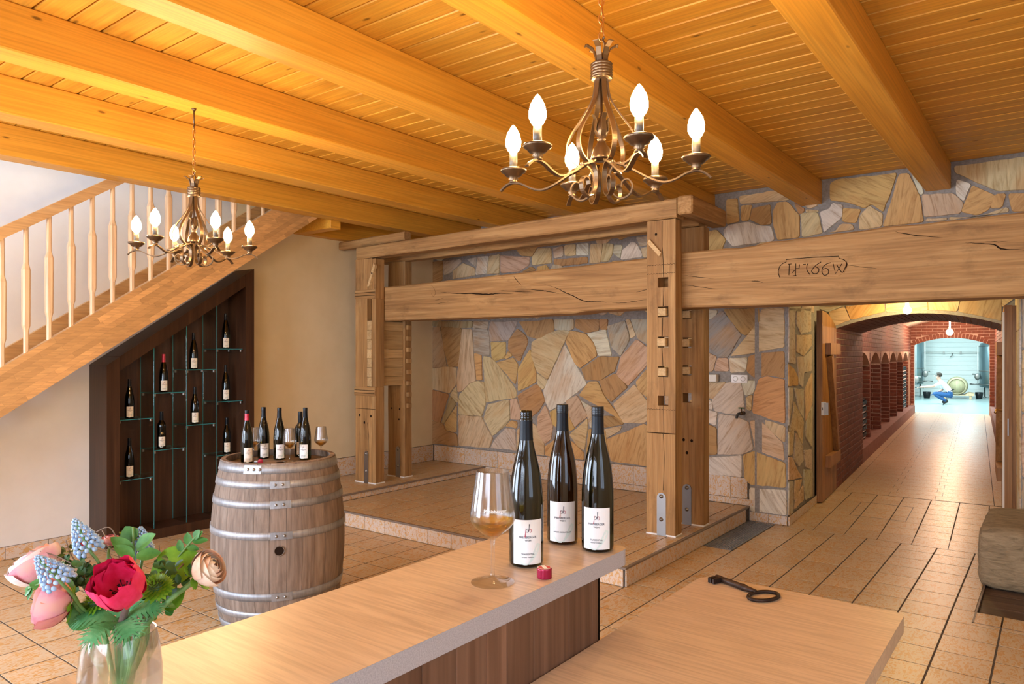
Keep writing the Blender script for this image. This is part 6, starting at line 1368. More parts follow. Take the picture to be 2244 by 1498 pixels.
# ---------------------------------------------------------------- vase and flowers
VX, VY, VZ = -.882, .397, 1.14
vase = empty('glass_vase', (VX, VY, VZ + .0006), 0, 'round clear glass vase half filled with water on the bar counter', 'vase')
VO = [(0, .026), (.003, .031), (.012, .0365), (.035, .0425), (.065, .0452), (.085, .0450), (.108, .0425), (.130, .0385)]
VI = [(.130, .0372), (.108, .0411), (.085, .0434), (.065, .0435), (.035, .0405), (.016, .0345), (.008, .026), (.0075, .0005)]
q = MB().lathe(VO + VI, 44, cap=False); q.f.append(tuple(range(43, -1, -1))); q.m.append(0); q.sm.append(False); smooth_by(q.build('vase_glass', M['glass'], vase), 45)
MB().lathe([(.0082, .0005), (.0085, .0255), (.0165, .0338), (.035, .0399), (.065, .0429), (.083, .0428)], 40).build('water', M['water'], vase).data.set_sharp_from_angle(angle=.75)
def petalmat(name, c1, c2, c3, rough=.5):
    m, nt, b = newmat(name); tc = N(nt, 'ShaderNodeTexCoord'); f = noise(nt, tc.outputs['Object'], 60, 4, .6); c = ramp(nt, f, [(.3, c1), (.5, c2), (.7, c3)])
    nt.links.new(c, b.inputs['Base Color']); b.inputs['Roughness'].default_value = rough; b.inputs['Subsurface Weight'].default_value = .12; b.inputs['Subsurface Radius'].default_value = (.01, .005, .003); return m
PM = {'red': petalmat('anemone_petal', (.64, .007, .06), (.75, .016, .10), (.82, .045, .17)), 'white': petalmat('blush_petal', (.82, .60, .58), (.84, .72, .68), (.86, .80, .72)), 'coral': petalmat('coral_petal', (.74, .17, .18), (.80, .30, .30), (.84, .33, .20)), 'peach': petalmat('peach_petal', (.84, .58, .46), (.85, .70, .55), (.86, .62, .44)),
      'blush': petalmat('pink_blush_petal', (.78, .36, .44), (.82, .52, .54), (.84, .68, .62)), 'pink': petalmat('pink_petal', (.78, .26, .34), (.82, .40, .44), (.84, .46, .40)), 'peachtip': petalmat('orange_tipped_petal', (.86, .50, .34), (.86, .58, .42), (.86, .36, .18)),
      'blue': petalmat('muscari_bell', (.22, .36, .62), (.34, .50, .72), (.46, .62, .76)), 'lime': petalmat('lime_petal', (.10, .26, .01), (.20, .40, .02), (.34, .52, .06)), 'leaf': petalmat('leaf_green', (.04, .17, .03), (.07, .24, .045), (.11, .31, .07)), 'limeleaf': petalmat('light_leaf', (.10, .26, .01), (.15, .34, .015), (.22, .42, .03)),
      'dark': petalmat('dark_leaf', (.018, .06, .014), (.03, .10, .02), (.05, .14, .03)), 'stem': petalmat('green_stem', (.10, .22, .06), (.15, .30, .09), (.2, .36, .12)), 'brown': petalmat('brown_stem', (.12, .07, .06), (.17, .10, .09), (.22, .13, .11)), 'twig': plain('dry_twig', (.26, .19, .14), .8), 'feather': petalmat('feathery_bract', (.05, .22, .07), (.08, .30, .11), (.16, .38, .16)), 'centre': plain('anemone_centre', (.012, .004, .010), .7), 'tip': plain('muscari_tip', (.70, .78, .80), .5)}
def frame(direction):
    return Vector(direction).to_track_quat('Z', 'Y').to_matrix().to_4x4()
def petal(w, l, cup, curl, ang, r0=.002, tilt=.5, ruf=0.0, n=6, seed=0):
    """one cupped petal; base near the axis, opening by tilt (0 = upright, 1 = flat)"""
    rr = random.Random(seed); ph = rr.random() * 6
    def fn(u, v):
        x = (u - .5) * 2; wid = w * (math.sin(min(1, v * 1.15 + .12) * PI * .62) ** .8) * (1 - .35 * max(0, v - .8) / .2 * abs(x))
        s = v * l; t = tilt * PI / 2 - curl * v
        rad = r0 + s * math.sin(t) ; z = s * math.cos(t) - cup * .0
        y = x * wid / 2; rad -= cup * (x * x) * wid * (.4 + .6 * v); rad += ruf * math.sin(x * 7 + ph) * v * v; z += ruf * .6 * math.cos(x * 5 + ph) * v
        return (rad * math.cos(ang) - y * math.sin(ang), rad * math.sin(ang) + y * math.cos(ang), z)
    return MB().grid(fn, n, n)
def stem(t, pts, r, mat='stem'): MB().tube(spline(pts, 5), r, 7).build('stem', PM[mat], t)
def insert(k, a=None):  # points of the stem inside the vase
    an = a if a is not None else k * 2.4; return [(VX + .030 * math.cos(an), VY + .030 * math.sin(an), VZ + .128), (VX + .012 * math.cos(an), VY + .012 * math.sin(an), VZ + .075), (VX - .018 * math.cos(an), VY - .018 * math.sin(an), VZ + .016)]
def flower_root(name, p, label, cat='flower', group=None): return empty(name, p, 0, label, cat, group)
def loc(pts, o): o = Vector(o); return [tuple(Vector(p) - o) for p in pts]
# red anemone
p = Vector((-0.824, 0.379, 1.328)); t = flower_root('anemone', p, 'bright red anemone with a black centre in the front of the vase')
D = (.40, -.56, .73); Fm = frame(D)
for k in range(9):
    inner = k >= 5; a = k * 2 * PI / 5 + (.6 if inner else 0)
    o = petal(.045 if not inner else .039, .050 if not inner else .042, .34, .92 if not inner else .72, a, .004, .86 if not inner else .74, .0022, 8, k).xf(Fm).build('petal', PM['red'], t)
MB().sphere((0, 0, .007), .0085, 14, 8, sq=(1, 1, .7)).xf(Fm).build('flower_centre', PM['centre'], t)
q = MB()
for k in range(34):
    a = k * 2.399; r_ = .006 + .006 * (k % 3) / 2; q.tube([(0, 0, .004), (r_ * math.cos(a), r_ * math.sin(a), .012), (r_ * 1.3 * math.cos(a), r_ * 1.3 * math.sin(a), .014)], [.0004, .0004, .0010], 5)
q.xf(Fm).build('stamens', PM['centre'], t, kind='stuff')
pb = Vector((-0.861, 0.389, 1.288))
stem(t, loc([p, (p + pb) / 2 + Vector((.001, 0, 0)), pb], p), [.0042] * 10 + [.0052], 'brown'); stem(t, loc([pb] + insert(0, 1.0)[1:], p), .0042)
def bract(ang, l, w, seed):
    mb = MB(); rr = random.Random(seed); ca_, sa_ = math.cos(ang), math.sin(ang)
    def pt(s, x): rad = .004 + s; z = .006 + .9 * s - 17 * s * s; return (rad * ca_ - x * sa_, rad * sa_ + x * ca_, z)
    n = 7
    sp = [(i / n * l, w * .13 * (1 - .75 * i / n)) for i in range(n + 1)]
    mb.add([pt(s, -x) for s, x in sp] + [pt(s, x) for s, x in sp], [(i, i + 1, n + 2 + i, n + 1 + i) for i in range(n)])
    for sd in (-1, 1):
        for i in range(1, n):
            s, x = sp[i]; L = w * (.55 + .5 * math.sin(i / n * PI)) * rr.uniform(.8, 1.1); s2 = s + L * .75; tip = (s2, sd * (x + L * .62))
            for j in (-1, 0, 1):
                tp = (tip[0] + j * .0052, tip[1] - sd * j * .003 * (1 + abs(j))); base = (s + .2 * j * l / n, sd * x * .7); mid = ((base[0] + tp[0]) / 2, (base[1] + tp[1]) / 2)
                mb.add([pt(base[0] - .0022, base[1]), pt(base[0] + .0022, base[1]), pt(mid[0] + .0022, mid[1]), pt(tp[0], tp[1]), pt(mid[0] - .0022, mid[1])], [(0, 1, 2, 3, 4)])
    return mb
Fb = frame((.28, -.36, .9))
for k in range(6): bract(k * PI / 3 + .2, .040, .021, k).xf(Matrix.Translation(pb - p) @ Fb).build('feathery_leaf', PM['feather'], t, kind='stuff')
# ranunculus heads
def ranunculus(p, d, R0, mat, lab, pts, mats=None, sepal=True, rs=.0032):
    t = flower_root('ranunculus', p, lab); Fm_ = frame(d)
    lay = [(.36, 3, .55), (.52, 4, .75), (.70, 5, .9), (.86, 5, 1.0), (1.0, 5, 1.0)]
    i = 0
    for (rf, n_, hh) in lay:
        for k in range(n_):
            a = k * 2 * PI / n_ + rf * 5; r_ = R0 * rf
            def fn(u, v, a=a, r_=r_, n_=n_, hh=hh, rf=rf):
                th = a + (u - .5) * 2 * PI / n_ * 1.5; top = PI * (.60 + .42 * (1 - rf)) ; ph = .12 + v * top * (1 - .14 * (2 * u - 1) ** 2)
                q = r_ * (1 + .05 * v * v + .11 * (u - .5) + .02 * math.sin(u * 8 + a) * v); z = -math.cos(ph) * q * .92
                fl = 1 + .16 * v ** 3 * rf
                return (math.sin(ph) * q * fl * math.cos(th), math.sin(ph) * q * fl * math.sin(th), z + R0 * .42 * (1 - rf))
            MB().grid(fn, 8, 8).xf(Fm_).build('petal', PM[mats[i % len(mats)] if mats else mat], t); i += 1
    if sepal:
        for k in range(5):
            a = k * 2 * PI / 5; petal(.011, .020, .25, .4, a, .002, 1.25, .001, 4, k).xf(Matrix.Translation(Vector(d).normalized() * -R0 * .86) @ Fm_).build('sepal', PM['limeleaf'], t)
    stem(t, loc([Vector(p) - Vector(d).normalized() * R0 * .85] + pts, p), rs); return t
ranunculus(Vector((-0.975, 0.340, 1.346)), (-.35, -.45, .85), .0262, 'white', 'blush white ranunculus at the far left of the bouquet', [(-0.941, 0.353, 1.328), (-0.908, 0.366, 1.298)] + insert(1, 2.6), ['pink', 'blush', 'blush', 'white', 'white', 'white', 'blush', 'white', 'white'])
ranunculus(Vector((-0.894, 0.326, 1.321)), (-.48, -.82, .12), .0240, 'coral', 'coral pink ranunculus drooping to the left below the blue muscari', [(-0.890, 0.348, 1.323), (-0.888, 0.355, 1.308)] + insert(2, 3.4), ['coral', 'coral', 'coral', 'pink', 'coral'])
ranunculus(Vector((-0.799, 0.460, 1.345)), (.62, .30, .38), .0190, 'peach', 'peach ranunculus bud leaning out to the right of the bouquet', [(-0.816, 0.448, 1.328), (-0.835, 0.427, 1.305)] + insert(3, .2), ['peach', 'peach', 'peachtip'])
ranunculus(Vector((-0.944, 0.413, 1.366)), (.05, .0, 1), .0085, 'coral', 'small closed pink bud at the back of the bouquet', [(-0.925, 0.402, 1.351), (-0.913, 0.400, 1.313)] + insert(4, 1.6), ['coral'], False, .0016)
ranunculus(Vector((-0.977, 0.388, 1.359)), (-.2, .1, 1), .0065, 'red', 'tiny red bud behind the tall blue muscari', [(-0.963, 0.387, 1.348), (-0.924, 0.391, 1.313)] + insert(5, 2.0), ['red', 'leaf'], True, .0014)
ranunculus(Vector((-0.930, 0.437, 1.374)), (.1, .1, 1), .0062, 'peach', 'tiny peach bud beside the far muscari', [(-0.922, 0.430, 1.358), (-0.907, 0.416, 1.310)] + insert(6, 1.2), ['peach', 'leaf'], True, .0014)
# muscari
def muscari(tip, base, wid, lab, pts):
    tip, base = Vector(tip), Vector(base); t = flower_root('muscari', base, lab); ax = tip - base; Lh = ax.length; Fm_ = frame(ax)
    q = MB(); tp = MB(); n = 100
    for k in range(n):
        f = k / (n - 1); a = k * 2.399; r_ = wid / 2 * (1 - f) ** .7 * (1 if f > .12 else .85) + .0008; s_ = .0027 * (1 - .5 * f)
        c = (r_ * math.cos(a), r_ * math.sin(a), f * Lh * .97 - .002 * (1 - f)); q.sphere(c, s_, 7, 5, sq=(1, 1, 1.15))
        if f > .25: tp.sphere((c[0] * 1.22, c[1] * 1.22, c[2] - .0008), s_ * .38, 5, 4)
    q.xf(Fm_).build('bells', PM['blue'], t, kind='stuff'); tp.xf(Fm_).build('bell_mouths', PM['tip'], t, kind='stuff')
    stem(t, loc([tip - ax * .05, base] + pts, base), .0018)
muscari((-0.937, 0.368, 1.402), (-0.921, 0.380, 1.363), .031, 'tall blue muscari leaning left at the top of the bouquet', [(-0.913, 0.386, 1.349), (-0.903, 0.394, 1.314)] + insert(7, 2.2))
muscari((-0.895, 0.313, 1.377), (-0.872, 0.330, 1.347), .033, 'blue muscari lying across the blush ranunculus', [(-0.875, 0.340, 1.334), (-0.884, 0.359, 1.306)] + insert(8, 2.9))
muscari((-0.925, 0.441, 1.380), (-0.922, 0.442, 1.345), .028, 'blue muscari standing upright at the back of the bouquet', [(-0.916, 0.435, 1.324), (-0.903, 0.419, 1.301)] + insert(9, .9))
# green button chrysanthemums
def mum(p, d, R0, lab, pts):
    t = flower_root('chrysanthemum', p, lab); q = MB(); Fm_ = frame(d)
    for k in range(120):
        f = (k + .5) / 120; ph = math.acos(1 - 1.35 * f); a = k * 2.399; r_ = R0 * (.72 + .28 * f)
        c = Vector((math.sin(ph) * math.cos(a), math.sin(ph) * math.sin(a), math.cos(ph))); e = Vector((-math.sin(a), math.cos(a), 0)); upv = c.cross(e)
        b0 = c * r_ * .45; w_ = R0 * (.07 + .09 * f); tipp = c * r_ * 1.02 - upv * R0 * .10 * (1 - f) + Vector((0, 0, R0 * .12 * (1 - f)))
        q.add([b0 - e * w_ * .6, b0 + e * w_ * .6, (b0 + tipp) / 2 + e * w_, tipp, (b0 + tipp) / 2 - e * w_], [(0, 1, 2, 3, 4)])
    q.xf(Fm_).build('florets', PM['lime'], t, kind='stuff'); MB().sphere((0, 0, 0), R0 * .5, 10, 6).build('flower_core', PM['dark'], t)
    stem(t, loc([p] + pts, p), .0022)
mum(Vector((-0.828, 0.413, 1.329)), (.25, -.55, .85), .0200, 'lime green chrysanthemum to the right of the red anemone', [(-0.849, 0.417, 1.301)] + insert(10, .5))
mum(Vector((-0.883, 0.372, 1.312)), (-.2, -.5, .8), .0190, 'lime green chrysanthemum to the lower left of the red anemone', [(-0.888, 0.381, 1.291)] + insert(11, 2.4))
# leafy sprigs
def leafpatch(b, tip, w, nrm=(0, -.4, 1), fold=.25, bendz=.0):
    b, tip = Vector(b), Vector(tip); ax = tip - b; L = ax.length; ax.normalize(); n = Vector(nrm); sd = ax.cross(n).normalized(); up = sd.cross(ax)
    def fn(u, v):
        x = (u - .5) * 2; wd_ = w * math.sin(min(1, v * .97 + .03) * PI) ** .75 * (1 - .25 * v) / 2
        q = b + ax * (L * v) + sd * (x * wd_) + up * (abs(x) * wd_ * fold - bendz * L * v * v); return tuple(q)
    return MB().grid(fn, 4, 8)
def sprig(root, lab, twig, leaves, mat='leaf', r=.0013, tw='stem', cat='foliage'):
    root = Vector(root); t = flower_root('leafy_sprig', root, lab, cat); MB().tube(spline(loc(twig, root), 5), r, 6).build('stem', PM[tw], t)
    for (b, e, w) in leaves: leafpatch(Vector(b) - root, Vector(e) - root, w, (.45, -.5, .7)).build('leaf', PM[mat], t)
    return t
sprig((-0.898, 0.423, 1.319), 'green oval-leaved sprig at the back centre of the bouquet', [(-0.922, 0.430, 1.382), (-0.911, 0.426, 1.348), (-0.898, 0.423, 1.319)] + insert(12, 1.1), [((-0.922, 0.430, 1.364), (-0.929, 0.424, 1.383), .024), ((-0.904, 0.425, 1.358), (-0.884, 0.440, 1.377), .023), ((-0.901, 0.421, 1.355), (-0.924, 0.404, 1.374), .019), ((-0.895, 0.419, 1.352), (-0.916, 0.404, 1.365), .017), ((-0.889, 0.418, 1.353), (-0.874, 0.442, 1.355), .020)])
sprig((-0.869, 0.445, 1.330), 'sprig of small paired leaves reaching out to the right', [(-0.845, 0.476, 1.378), (-0.858, 0.466, 1.361), (-0.869, 0.445, 1.330), (-0.874, 0.429, 1.299)] + insert(13, .4), [((-0.851, 0.471, 1.369), (-0.846, 0.475, 1.381), .012), ((-0.850, 0.472, 1.370), (-0.843, 0.478, 1.379), .010), ((-0.853, 0.470, 1.366), (-0.837, 0.482, 1.368), .011), ((-0.857, 0.467, 1.362), (-0.858, 0.466, 1.378), .012), ((-0.859, 0.465, 1.360), (-0.846, 0.475, 1.356), .010), ((-0.864, 0.461, 1.354), (-0.866, 0.460, 1.369), .010)])
bl = flower_root('broad_leaf', Vector((-0.874, 0.429, 1.328)), 'broad lime green leaf behind the right chrysanthemum', 'leaf')
b0 = Vector((-0.874, 0.429, 1.328)); leafpatch((0, 0, 0), Vector((-0.840, 0.474, 1.352)) - b0, .062, (.4, -.6, .6), .15, .1).build('leaf_blade', PM['limeleaf'], bl); MB().tube(spline(loc([b0] + insert(14, .7), b0), 4), .0015, 6).build('stem', PM['stem'], bl)
bl = flower_root('broad_leaf', Vector((-0.853, 0.433, 1.295)), 'ragged lime leaf hanging below the peach ranunculus stem', 'leaf')
b0 = Vector((-0.853, 0.433, 1.295)); leafpatch((0, 0, 0), Vector((-0.841, 0.454, 1.313)) - b0, .034, (.4, -.6, .6), .15, .0).build('leaf_blade', PM['limeleaf'], bl); MB().tube(spline(loc([b0] + insert(15, .1), b0), 4), .0013, 6).build('stem', PM['stem'], bl)
bl = flower_root('broad_leaf', Vector((-0.889, 0.367, 1.287)), 'grey green pointed leaf below the coral ranunculus', 'leaf')
b0 = Vector((-0.886, 0.370, 1.288)); leafpatch(b0 - Vector((-0.889, 0.367, 1.287)), Vector((-0.900, 0.346, 1.309)) - Vector((-0.889, 0.367, 1.287)), .036, (.3, -.7, .5), .2, .1).build('leaf_blade', PM['leaf'], bl)
MB().tube(spline(loc([b0] + insert(16, 3.0), (-0.889, 0.367, 1.287)), 4), .0015, 6).build('stem', PM['stem'], bl)
sprig((-0.915, 0.347, 1.328), 'dark drooping leaves under the blush ranunculus', [(-0.946, 0.324, 1.328), (-0.928, 0.337, 1.335), (-0.913, 0.355, 1.325), (-0.898, 0.367, 1.297)] + insert(17, 2.8), [((-0.925, 0.340, 1.332), (-0.946, 0.324, 1.333), .018), ((-0.943, 0.326, 1.331), (-0.950, 0.321, 1.318), .007), ((-0.942, 0.327, 1.331), (-0.947, 0.323, 1.314), .007), ((-0.945, 0.325, 1.329), (-0.950, 0.321, 1.326), .006), ((-0.928, 0.350, 1.337), (-0.892, 0.352, 1.324), .016), ((-0.954, 0.343, 1.334), (-0.964, 0.335, 1.341), .012)])
